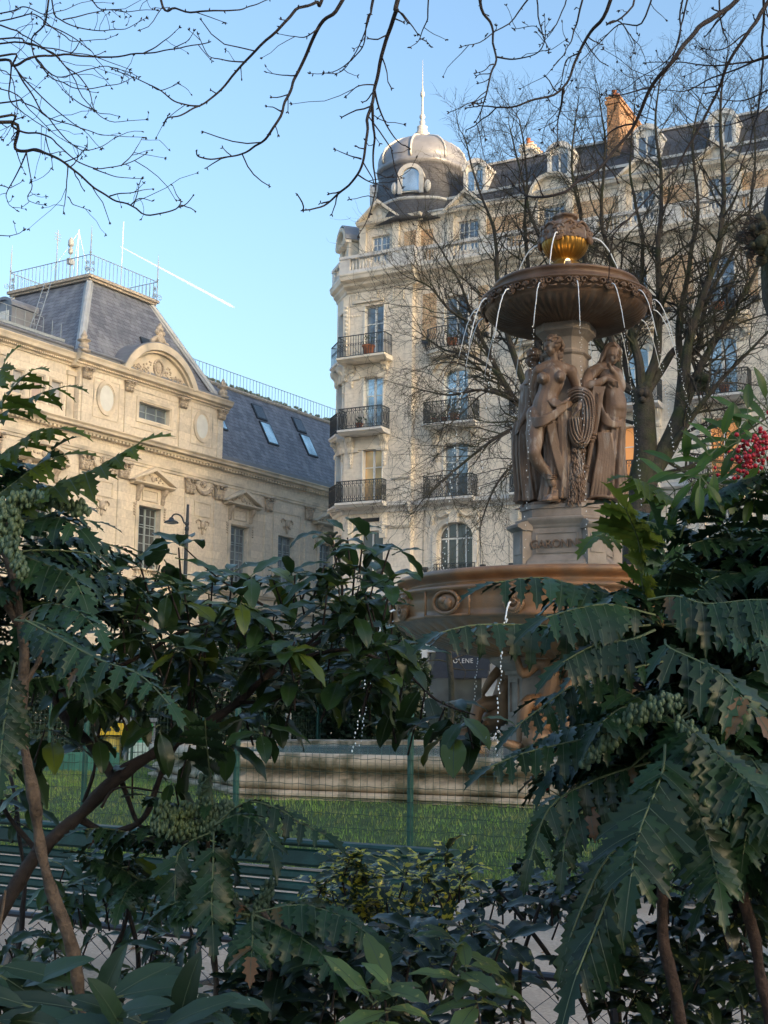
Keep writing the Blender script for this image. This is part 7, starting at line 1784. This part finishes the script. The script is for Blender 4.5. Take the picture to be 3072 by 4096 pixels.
class Shrub:
    def __init__(s, name, base, label, seed, cat='shrub', group=None):
        s.e = empty(name, base, 0, label=label, cat=cat, group=group); s.B = Vector(base); s.r = random.Random(seed); s.lf = MB(); s.st = MB(); s.bt = MB(); s.wd = MB(); s.l2 = MB(); s.woods = []; s.clusters = []
    def g(s, u, v, d): return P(u, v, d)-s.B
    def fr(s, pts, d0, d1=None, pairs=7, LL=.07, WW=.034, young=False, droop=.35, nrm=None, start=.15, ang=62):
        d1 = d0 if d1 is None else d1; n = len(pts)-1; P_ = [s.g(u,v,d0+(d1-d0)*i/n) for i,(u,v) in enumerate(pts)]
        frond(s.l2 if young else s.lf, s.st, P_, pairs, LL, WW, s.r, nrm or Vector((0,-.35,1)).normalized(), droop, start, ang)
    def wood(s, pts, r0, r1, d, n=10, d1=None):
        d1 = d if d1 is None else d1; m = len(pts)-1; P_ = spline([s.g(u,v,d+(d1-d)*i/m) for i,(u,v) in enumerate(pts)], 6); k = len(P_)
        P_ = [p+Vector((noise.noise(p*9),noise.noise(p*9+Vector((3,0,0))),0))*r0/FP*d*1.3 for p in P_]
        m_ = MB(); m_.tube(P_, [(r0+(r1-r0)*i/(k-1))/FP*d*(1+.42*noise.noise(Vector((i*.55,d*7+r0,0)))) for i in range(k)], n); s.woods.append(m_); return P_
    def end(s, lm, m2=None, wm='bark_dark', bm='berry_green', lname='foliage'):
        s.lf.build(lname, [M[lm], M['vein']], s.e, smooth=True)
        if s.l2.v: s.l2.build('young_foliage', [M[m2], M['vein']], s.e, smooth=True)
        if s.st.v: s.st.build('leaf_stalks', M['rachis'], s.e, kind='stuff')
        for m_ in s.woods: m_.build('stem', M[wm], s.e, smooth=True)
        for m_ in s.clusters: m_.build('berry_cluster', M[bm], s.e, smooth=True)
        if s.wd.v: s.wd.build('twigs', M[wm], s.e, smooth=True, kind='stuff')
        if s.bt.v: s.bt.build('berries', M[bm], s.e, smooth=True)
def nc(S): S.clusters.append(MB()); return S.clusters[-1]
def gbase(u, d): b = P(u, 2865, d); return (b.x, b.y, 0)
# ---- left mahonia
S = Shrub('mahonia_shrub', gbase(330, 2.55), 'tall spiny mahonia before the library with blue-green berries and ribbed brown stem', 1)
S.wood([(352,4300),(345,4050),(300,3850),(230,3600),(165,3350),(120,3150),(95,2950),(85,2750),(60,2500),(40,2250),(20,2050)], 27, 17, 2.5)
S.wood([(60,2500),(-20,2300),(-60,2000),(-80,1850)], 16, 12, 2.5); S.wood([(85,2750),(160,2620),(200,2480)], 13, 9, 2.5)
d = 2.4
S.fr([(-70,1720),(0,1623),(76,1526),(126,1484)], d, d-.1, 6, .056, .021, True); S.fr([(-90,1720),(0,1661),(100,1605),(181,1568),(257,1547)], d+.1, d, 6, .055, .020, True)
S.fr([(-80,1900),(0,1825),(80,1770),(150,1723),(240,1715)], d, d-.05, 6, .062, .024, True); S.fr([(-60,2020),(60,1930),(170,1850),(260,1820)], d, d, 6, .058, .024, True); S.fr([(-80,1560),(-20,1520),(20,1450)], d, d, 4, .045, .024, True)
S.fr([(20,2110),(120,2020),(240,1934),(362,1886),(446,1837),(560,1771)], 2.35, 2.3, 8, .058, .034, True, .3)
S.fr([(20,2120),(120,2090),(230,2070),(320,2120)], 2.4, 2.3, 5, .06, .034); S.fr([(30,2060),(160,2080),(280,2075),(400,2090)], 2.5, 2.6, 5, .05, .016, ang=35)
S.fr([(40,2210),(180,2200),(330,2210),(440,2225)], 2.5, 2.6, 6, .055, .018, ang=35); S.fr([(40,2200),(160,2250),(280,2300),(330,2380)], 2.4, 2.3, 6, .065, .034)
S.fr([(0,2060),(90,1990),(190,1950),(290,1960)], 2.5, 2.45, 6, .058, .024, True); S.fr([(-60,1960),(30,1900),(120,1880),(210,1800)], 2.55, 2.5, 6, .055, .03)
S.fr([(60,2480),(170,2500),(260,2580),(330,2700)], 2.3, 2.1, 9, .05, .026); S.fr([(60,2480),(180,2420),(300,2440),(390,2520)], 2.4, 2.2, 8, .05, .026)
S.fr([(100,2480),(250,2560),(400,2640),(560,2700),(680,2820)], 2.2, 2.0, 9, .044, .022); S.fr([(60,2650),(30,2800),(10,2950),(0,3080)], 2.3, 2.2, 9, .05, .026)
for (u,v,dd,n) in ((-70,1960,2.6,8),(10,2180,2.65,11),(-60,2420,2.6,10),(120,2430,2.7,10),(30,2600,2.7,9),(190,2480,2.75,9),(60,2300,2.8,10),(-60,2750,2.7,8)):
    whorl(S.lf, S.st, S.g(u,v,dd), n, .22, .048, .024, S.r, 8)
for pl in ([(60,2000),(150,1995),(250,2010),(330,2035)],[(40,2020),(60,2100),(50,2200),(90,2290)],[(30,2010),(0,2080),(10,2180)]): raceme(nc(S), S.st, [S.g(u,v,2.33) for u,v in pl], S.r, 1.6, .0043, .012)
S.end('mahonia', 'mahonia_young', 'bark_brown')
# ---- small mahonia in the middle with pale berries
S = Shrub('mahonia_shrub', gbase(880, 3.0), 'low mahonia with pale green berry clusters in front of the bench', 2)
S.wood([(870,4300),(860,4000),(850,3700),(840,3400),(850,3260)], 14, 8, 2.95); S.wood([(1010,4300),(1060,3950),(1100,3750),(1050,3640)], 13, 9, 2.7)
for pl in ([(850,3300),(840,3230),(820,3180),(825,3110)],[(860,3290),(800,3240),(740,3235)],[(850,3300),(900,3260),(900,3220)],[(840,3310),(760,3300),(700,3275),(640,3230)],[(820,3330),(700,3330),(620,3300)],[(1010,3660),(940,3600),(860,3560)],[(1020,3650),(1060,3580),(1080,3530)],[(1030,3670),(1130,3700),(1240,3730)]): raceme(nc(S), S.st, [S.g(u,v,2.85) for u,v in pl], S.r, 1.6, .0044, .014)
S.fr([(850,3220),(835,3050),(825,2960),(820,2870)][::1], 2.8, 2.7, 7, .055, .032); S.fr([(860,3300),(980,3210),(1100,3230),(1200,3290),(1300,3340)], 2.8, 2.7, 7, .055, .024)
S.fr([(855,3330),(852,3480),(846,3600),(850,3700)], 2.7, 2.6, 6, .06, .032); S.fr([(840,3330),(720,3400),(700,3560),(705,3640)], 2.8, 2.7, 6, .055, .03)
S.fr([(860,3300),(960,3260),(1060,3320),(1090,3400)], 2.7, 2.6, 6, .055, .028); S.fr([(1010,3660),(1010,3750),(1005,3830)], 2.6, 2.5, 6, .055, .028); S.fr([(1020,3650),(1200,3620),(1350,3660),(1480,3740)], 2.6, 2.5, 8, .055, .032)
S.fr([(1020,3660),(1150,3720),(1270,3800),(1330,3880)], 2.6, 2.5, 7, .055, .03); S.fr([(1000,3660),(880,3640),(760,3600),(680,3620)], 2.7, 2.7, 7, .055, .03)
for (u,v,dd,n) in ((850,3290,3.0,9),(1020,3660,2.85,9),(640,3380,3.0,7),(560,3520,3.0,7)): whorl(S.lf, S.st, S.g(u,v,dd), n, .17, .05, .028, S.r, 6, .1)
S.end('mahonia', None, 'bark_brown')
# ---- right mahonia
S = Shrub('mahonia_shrub', gbase(2690, 2.4), 'large dark mahonia in front of the fountain with long drooping spiny fronds', 3)
S.wood([(2790,4400),(2720,4050),(2670,3750),(2640,3550),(2660,3300),(2700,3100),(2700,2900),(2680,2700),(2640,2500)], 26, 15, 2.45); S.wood([(3130,4300),(3060,3950),(3000,3680),(2960,3500),(2900,3200),(2870,2900),(2860,2600),(2800,2300),(2700,2150)], 26, 13, 2.7)
S.wood([(2690,2860),(2500,2700),(2350,2500)], 11, 8, 2.5)
d = 2.15
X = dict(LL=0.065, WW=0.027)
S.fr([(2620,2420),(2504,2396),(2305,2344),(2163,2311),(1980,2330)], 2.25, 2.1, 10, **X); S.fr([(2600,2500),(2400,2515),(2116,2500),(1903,2500),(1761,2530)], 2.2, 2.0, 11, LL=0.057, WW=0.027, droop=.9)
S.fr([(2620,2460),(2450,2420),(2330,2430),(2180,2470)], 2.15, 2.0, 9, **X, droop=.6); S.fr([(2660,2560),(2684,2595),(2874,2690),(3035,2870)], 2.0, 1.85, 9, LL=0.076, WW=0.029, droop=.5)
S.fr([(2590,2400),(2700,2385),(2827,2415),(3000,2400),(3120,2400)], 2.0, 1.9, 10, LL=0.065, WW=0.025, droop=1.0); S.fr([(2732,2889),(2874,3022),(2950,3090),(3016,3150)], 2.0, 1.9, 9, LL=0.077, WW=0.032)
S.fr([(2680,2640),(2500,2680),(2300,2740),(2180,2820),(2060,2910)], 2.2, 2.1, 10, LL=0.046, WW=0.022, droop=.9); S.fr([(2640,2860),(2450,2930),(2205,2985),(2068,3022),(1956,3070)], 2.2, 2.1, 11, LL=0.050, WW=0.024, droop=.6)
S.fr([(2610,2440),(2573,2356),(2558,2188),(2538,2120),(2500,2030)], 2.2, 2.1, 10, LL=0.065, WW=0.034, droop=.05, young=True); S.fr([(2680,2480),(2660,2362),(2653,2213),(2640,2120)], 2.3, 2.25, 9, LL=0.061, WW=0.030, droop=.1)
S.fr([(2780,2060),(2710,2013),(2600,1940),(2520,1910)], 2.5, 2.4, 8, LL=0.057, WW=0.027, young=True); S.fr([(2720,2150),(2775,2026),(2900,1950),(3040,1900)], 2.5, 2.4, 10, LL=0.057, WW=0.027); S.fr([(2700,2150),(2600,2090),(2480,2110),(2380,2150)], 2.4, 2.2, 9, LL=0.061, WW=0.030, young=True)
S.fr([(2660,2980),(2646,3100),(2561,3318),(2523,3507)], 2.0, 1.85, 10, LL=0.077, WW=0.030, droop=.3); S.fr([(2640,3250),(2495,3450),(2381,3716),(2306,3900)], 2.0, 1.85, 8, LL=0.082, WW=0.030, droop=.8, ang=40)
S.fr([(2640,3260),(2440,3420),(2340,3600),(2280,3750)], 2.1, 2.0, 8, LL=0.065, WW=0.025, droop=.8, ang=42); S.fr([(2860,2950),(2940,3100),(3072,3200),(3150,3280)], 2.0, 1.9, 9, LL=0.077, WW=0.030)
S.fr([(2740,3100),(2817,3318),(2850,3430),(2874,3536)], 2.1, 2.0, 8, LL=0.065, WW=0.027); S.fr([(2600,3050),(2380,3120),(2200,3230),(2120,3440)], 2.2, 2.1, 10, LL=0.049, WW=0.022, droop=1.0)
S.fr([(2600,3000),(2400,3180),(2280,3300),(2250,3450)], 2.2, 2.1, 9, LL=0.049, WW=0.022, droop=.8)
S.fr([(2600,2900),(2420,2820),(2280,2830),(2200,2880)], 2.4, 2.4, 9, LL=0.049, WW=0.024, droop=.7); S.fr([(2620,2520),(2520,2560),(2380,2580),(2250,2650)], 2.1, 2.0, 10, LL=0.061, WW=0.027, droop=.8)
poly = [(2640,2420),(2760,2260),(3150,2120),(3150,3500),(2800,3560),(2620,3350),(2500,3200),(2580,2860),(2580,2600)]
for k in range(34):
    u, v = rand_in(poly, S.r); whorl(S.lf, S.st, S.g(u,v,S.r.uniform(2.4,3.1)), 7, .20, .058, .027, S.r, 8, .1)
for (u,v,dd) in ((2640,2500,2.3),(2700,2890,2.25),(2900,2520,2.4),(2930,2210,2.6),(3020,2300,2.5),(2820,3150,2.3),(2620,3080,2.35)): whorl(S.lf, S.st, S.g(u,v,dd), 8, .24, .062, .029, S.r, 9, .2)
for pl in ([(2640,2840),(2540,2870),(2440,2950),(2340,3040)],[(2690,2800),(2620,2820),(2540,2860)],[(2740,2900),(2800,2960),(2860,3060)],[(2800,3200),(2800,3330),(2780,3450)],[(2880,3080),(2900,3200),(2890,3270)]): raceme(nc(S), S.st, [S.g(u,v,2.1) for u,v in pl], S.r, 1.3, .0042, .014)
S.end('mahonia', 'mahonia_young', 'bark_red')
# ---- nandina with red berries
S = Shrub('nandina_shrub', gbase(3160, 2.6), 'bright green leafed shrub with clustered red berries above the large mahonia', 4)
S.wood([(3200,4200),(3180,3200),(3150,2400),(3120,2050),(3080,1900)], 9, 6, 2.6)
def spray(c, n, L, ang0, spread, droop=.2):
    for k in range(n):
        a = ang0+spread*(k/(n-1)-.5); d_ = Vector((math.cos(a), S.r.uniform(-.5,.2), math.sin(a)-droop)); S.st.tube([c,c+d_.normalized()*L*.5],.0012,4,False); oval(S.lf, c+d_.normalized()*L*.35, d_, Vector((0,-.7,.7)), L*S.r.uniform(.8,1.1), L*.30, S.r, .5, 7, .08)
for (u,v,a,n,L) in ((2740,1880,2.0,4,.075),(2860,1850,3.4,5,.075),(2960,1760,2.9,5,.075),(2990,1680,2.7,4,.08),(3072,1640,2.4,5,.08),(2800,1900,4.2,4,.07),(2900,1950,3.8,5,.075),(3010,1960,3.9,4,.07),(2700,1960,3.4,4,.08),(3060,1830,3.3,5,.07),(2880,1780,2.6,4,.07),(3090,1720,2.6,5,.08),(2960,1880,4.6,4,.06)):
    c = S.g(u,v,2.5+S.r.uniform(-.1,.1)); S.st.tube(spline([S.g(3110,2000,2.6), (c+S.g(3110,2000,2.6))/2+Vector((0,0,.03)), c],4), .0017, 4, False); spray(c, n, L*.85, a, 2.4)
for k in range(120):
    u = 3000+S.r.gauss(0,48); v = 1815+S.r.gauss(0,42)-.55*(u-3000); 
    c = S.g(u,v,2.42+S.r.uniform(-.05,.05)); S.bt.sph(c,   .0040*S.r.uniform(.8,1.15), 9, 7)
    if k % 2 == 0: S.st.tube([c, c.lerp(S.g(3072,1850,2.5), .4)], .0006, 3, False)
S.clusters.append(S.bt); S.bt = nc(S)
for (u,v) in ((2180,3138),(2186,3152),(2176,3158)): S.bt.sph(S.g(u,v,2.35), .0048, 8, 6)
S.bt = nc(S)
for (u,v) in ((2140,3290),(2150,3302),(2160,3280),(2135,3305)): S.bt.sph(S.g(u,v,2.35), .0048, 8, 6)
S.st.tube(spline([S.g(3180,3200,2.6),S.g(2700,3250,2.5),S.g(2300,3220,2.4),S.g(2150,3290,2.36)],5),.002,4,False); S.st.tube([S.g(2300,3220,2.4),S.g(2180,3148,2.36)],.0012,4,False)
S.bt = MB(); S.end('nandina', None, 'bark_red', 'berry_red')
# ---- dark branching laurel in the middle
S = Shrub('laurel_shrub', gbase(-120, 3.1), 'dark forked laurel leaning over the bench with broad glossy leaves', 5)
S.wood([(-220,4150),(-60,3760),(0,3640),(160,3430),(330,3230),(480,3115),(640,3010),(800,2920),(960,2810),(1060,2690),(1160,2640)], 40, 12, 3.05); S.wood([(470,3120),(400,3010),(290,2900),(225,2810),(235,2690),(270,2600)], 25, 9, 3.05)
S.wood([(300,3270),(420,3330),(560,3290),(620,3160),(690,3030),(750,2860),(760,2700)], 15, 7, 3.1); S.wood([(235,2760),(400,2700),(600,2600),(740,2520),(900,2480)], 12, 6, 3.0); S.wood([(960,2810),(1100,2800),(1190,2740),(1190,2640)], 8, 5, 3.0); S.wood([(330,3210),(380,3080),(400,2900),(500,2700),(560,2500)], 8, 5, 3.15)
S.wood([(760,2700),(860,2560),(960,2450),(1050,2330)], 8, 4, 3.1); S.wood([(1060,2690),(1250,2560),(1360,2400),(1345,2250),(1320,2140)], 9, 4, 3.1); S.wood([(1160,2640),(1400,2600),(1600,2680),(1750,2800),(1900,2860)], 9, 3, 3.0); S.wood([(1160,2640),(1350,2520),(1500,2420),(1580,2360)], 8, 3, 3.1)
S.wood([(560,2500),(600,2380),(660,2280)], 6, 3, 3.1); S.wood([(1050,2420),(900,2330),(800,2250),(735,2190)], 5, 2.5, 3.0); S.wood([(480,3110),(560,3300),(700,3350)], 10, 5, 3.1); S.wood([(400,3230),(480,3150),(700,3180)], 6, 3, 3.0)
S.wood([(160,3430),(60,3300),(0,3160),(20,2980)], 12, 6, 3.15); S.wood([(20,2980),(80,2800),(60,2650)], 7, 4, 3.2)
def lclus(S, u, v, d, n=6, L=.115, W=.045, mb=None, up=0.0, spread=1.0, curl=.7):
    c = S.g(u,v,d); a0 = S.r.uniform(0,6.28)
    for k in range(n):
        a = a0+2*math.pi*k/n+S.r.uniform(-.3,.3); el = up+S.r.uniform(-.75,.5); d_ = Vector((math.cos(a)*math.cos(el), math.sin(a)*math.cos(el)*spread, math.sin(el))); Lk = L*S.r.uniform(.65,1.15)
        o_ = c+Vector((S.r.gauss(0,.008),S.r.gauss(0,.008),S.r.uniform(-.025,.02))); oval(mb or S.lf, o_, d_, Vector((0,-.3,1)), Lk, W*Lk/L*S.r.uniform(.85,1.15), S.r, curl*S.r.uniform(.3,1.6), 8, .12, S.st)
    S.wd.tube([c-Vector((S.r.uniform(-.03,.03),-.02,.07)), c], [.0028,.002], 5, False)
top = [(480,2290),(560,2260),(640,2260),(715,2190),(560,2380),(700,2330),(850,2330),(930,2300),(1000,2310),(1090,2310),(1180,2300),(1250,2290),(1330,2160),(1390,2150),(1450,2170),(1350,2230),(1300,2260),(1420,2270),(1500,2310),(1560,2350),(1480,2400),(380,2330),(300,2380),(1560,2190)]
for (u,v) in top: lclus(S, u, v, S.r.uniform(2.85,3.2), 5, .105, .043, up=.15)
poly = [(260,2380),(520,2330),(900,2360),(1250,2330),(1480,2340),(1580,2480),(1640,2620),(1560,2760),(1200,2720),(1000,2760),(600,2760),(300,2860),(150,2700)]
for k in range(100):
    u, v = rand_in(poly, S.r); lclus(S, u, v, S.r.uniform(2.75,3.5), 6, .098, .038)
for (u,v,n) in ((1180,2780,5),(1330,2760,4),(1480,2760,5),(1050,2900,5),(980,2860,5),(1110,2850,4),(1620,2680,4),(1700,2760,4),(1780,2830,5),(1860,2860,4),(1930,2880,3),(1560,2850,4),(1660,2900,3),(1500,2650,5),(1600,2560,4),(900,2960,4),(760,2980,3),(690,2780,5),(560,2820,5),(420,2760,5),(330,2780,5),(760,2880,4),(640,2930,3),(120,3000,4),(180,2920,4),(380,2950,3),(530,3070,3),(700,3140,3),(100,3120,3),(450,3350,4),(520,3440,3),(1790,2940,3)): lclus(S, u, v, S.r.uniform(2.8,3.15), n, .105, .042, up=-.35, curl=.6)
S.end('laurel', None, 'bark_dark')
# ---- bottom left broad leaves, very near
S = Shrub('laurel_shrub', gbase(420, 1.9), 'young laurel with large pale-veined leaves at the foot of the ribbed stem', 6)
for pts in ([(430,4400),(400,4180),(380,3990)],[(200,4400),(150,4150),(60,3960)],[(700,4400),(600,4150),(560,4050)],[(-100,4300),(-40,4000),(0,3700),(20,3560)]): S.wood(pts, 9, 5, 2.0)
for (u,v,d_,L) in ((460,3990,1.95,(1.0,-.25,.28)),(430,4070,1.85,(1,-.5,.42)),(420,4010,2.0,(.8,.3,.5)),(330,4040,1.95,(-1,-.3,.25)),(130,4030,1.9,(-1,-.2,.35)),(180,4100,1.85,(1,-.3,.1)),(60,3960,2.0,(1,-.3,.55)),(20,3980,2.0,(-.6,-.4,.7)),(270,4120,1.8,(-.7,-.5,.3)),(560,4090,1.9,(1,-.3,.2)),(620,4130,1.85,(.9,-.2,.5)),(600,4110,1.9,(-.8,-.2,.4)),(100,4110,1.8,(.2,-.7,.4)),(380,4080,1.9,(.3,-.3,.9)),(700,4160,1.9,(.2,-.3,.9)),(500,4150,1.85,(-.2,-.4,.6)),(-20,3860,2.0,(1,-.2,-.1)),(0,3900,2.0,(1,-.2,-.5)),(40,4060,1.9,(.9,-.3,.05))):
    oval(S.lf, S.g(u,v,d_), Vector(L), Vector((0,-.6,.8)), .105*S.r.uniform(.8,1.2), .036*S.r.uniform(.9,1.15), S.r, .35, 9, .06, S.st)
for k in range(16): lclus(S, S.r.uniform(-60,760), S.r.uniform(3980,4200), S.r.uniform(1.9,2.3), 5, .11, .042)
S.end('laurel_low', None, 'bark_brown')
# ---- aucuba
def aucuba(base_u, d, label, seed, spots_, poly, n, dark=False, young=None, L=.10, W=.04, dr=(0,.6), stems=()):
    S = Shrub('aucuba_shrub', gbase(base_u, d), label, seed)
    for st_ in stems: S.wood(st_, 11, 5, d+.2)
    for (u,v) in spots_: lclus(S, u, v, d+S.r.uniform(-.1,.1), 8, L, W, up=.35, curl=.8)
    for k in range(n):
        u, v = rand_in(poly, S.r); lclus(S, u, v, d+S.r.uniform(*dr), 6, L, W, up=.1, curl=.8)
    for (u,v,a) in (young or ()): lclus(S, u, v, d-.25+a, 7, .095, .036, mb=S.l2, up=.45, curl=.6)
    S.end('aucuba_dark' if dark else 'aucuba', 'aucuba_young', 'bark_dark')
aucuba(1500, 3.5, 'yellow speckled aucuba at the end of the bench', 7, [(1400,3430),(1360,3470),(1450,3500),(1290,3540),(1540,3560),(1630,3480),(1690,3500),(1780,3430),(1840,3500),(1500,3620),(1400,3600)], [(1240,3500),(1450,3420),(1750,3480),(1950,3500),(1900,3650),(1500,3720),(1250,3640)], 34, L=.085, W=.034, stems=([(1480,4350),(1470,4000),(1420,3700),(1400,3480)],[(1650,4350),(1720,3900),(1780,3650),(1820,3520)]))
aucuba(1700, 2.6, 'darker aucuba lowest of all with pale young leaf tips', 8, [(1640,3830),(1500,3800),(1350,3900)], [(1050,3820),(1500,3700),(1950,3680),(2060,3800),(2060,4150),(850,4200),(900,4040)], 62, True, [(1860,3880,0),(1830,3800,.1),(1900,3980,-.05),(1540,4000,-.2),(1500,4060,-.2)], L=.10, W=.042, stems=([(1860,4400),(1850,4100),(1850,3900)],[(1500,4400),(1500,4150),(1520,3900)]))
aucuba(2500, 2.9, 'dark aucuba under the right mahonia with a few speckled leaves', 9, [(2300,3850),(2400,3950),(2550,3950),(2480,3870),(2800,3900),(2960,3950)], [(2020,3560),(2300,3480),(2500,3520),(3100,3450),(3100,4150),(2450,4150),(2500,3900),(2250,3700)], 64, True, None, L=.095, W=.040, dr=(0,.5), stems=([(2420,4400),(2350,4050),(2100,3700),(1990,3560)],[(2500,4400),(2480,4000),(2440,3800)],[(2130,4400),(2080,3900),(2180,3560)]))
aucuba(2050, 3.3, 'small leafed evergreen between the two aucubas above the gravel gap', 10, [(2080,3480),(2200,3560),(1980,3600)], [(1900,3540),(2350,3420),(2420,3620),(2200,3700),(1950,3700)], 16, True, None, L=.07, W=.03, stems=([(2080,4400),(2040,4000),(2060,3650)],))
# dark thicket at lower left behind the stems
S = Shrub('evergreen_shrub', gbase(150, 3.6), 'dark small leafed thicket behind the ribbed mahonia stem', 11)
for pts in ([(100,4300),(60,3900),(100,3500),(40,3100)],[(500,4300),(560,3900),(500,3600)],[(700,4300),(780,3950),(750,3700)],[(1100,4300),(1160,3950),(1120,3800)],[(330,4300),(420,3900),(500,3700),(520,3500)]): S.wood(pts, 12, 6, 3.5)
for k in range(44):
    u, v = rand_in([(200,3400),(330,3450),(620,3420),(760,3560),(640,3760),(420,3700),(300,3850),(-60,3850),(-60,3720),(170,3650)], S.r); lclus(S, u, v, S.r.uniform(3.2,3.8), 5, .075, .03)
for k in range(32):
    u, v = rand_in([(-60,3800),(800,3780),(1150,3800),(1300,4150),(-60,4200)], S.r); lclus(S, u, v, S.r.uniform(2.8,3.6), 5, .08, .032)
for (u,v) in ((60,3260),(-20,3200),(140,3240)): lclus(S, u, v, 3.4, 5, .075, .032)
S.end('laurel', None, 'bark_dark')
# soil bed under the shrubs
t = MB(); t.quad((-8,-2,.004),(8,-2,.004),(4.3,3.1,.004),(-5,6.6,.004)); t.build('soil_bed', M['soil'], None, kind='structure')
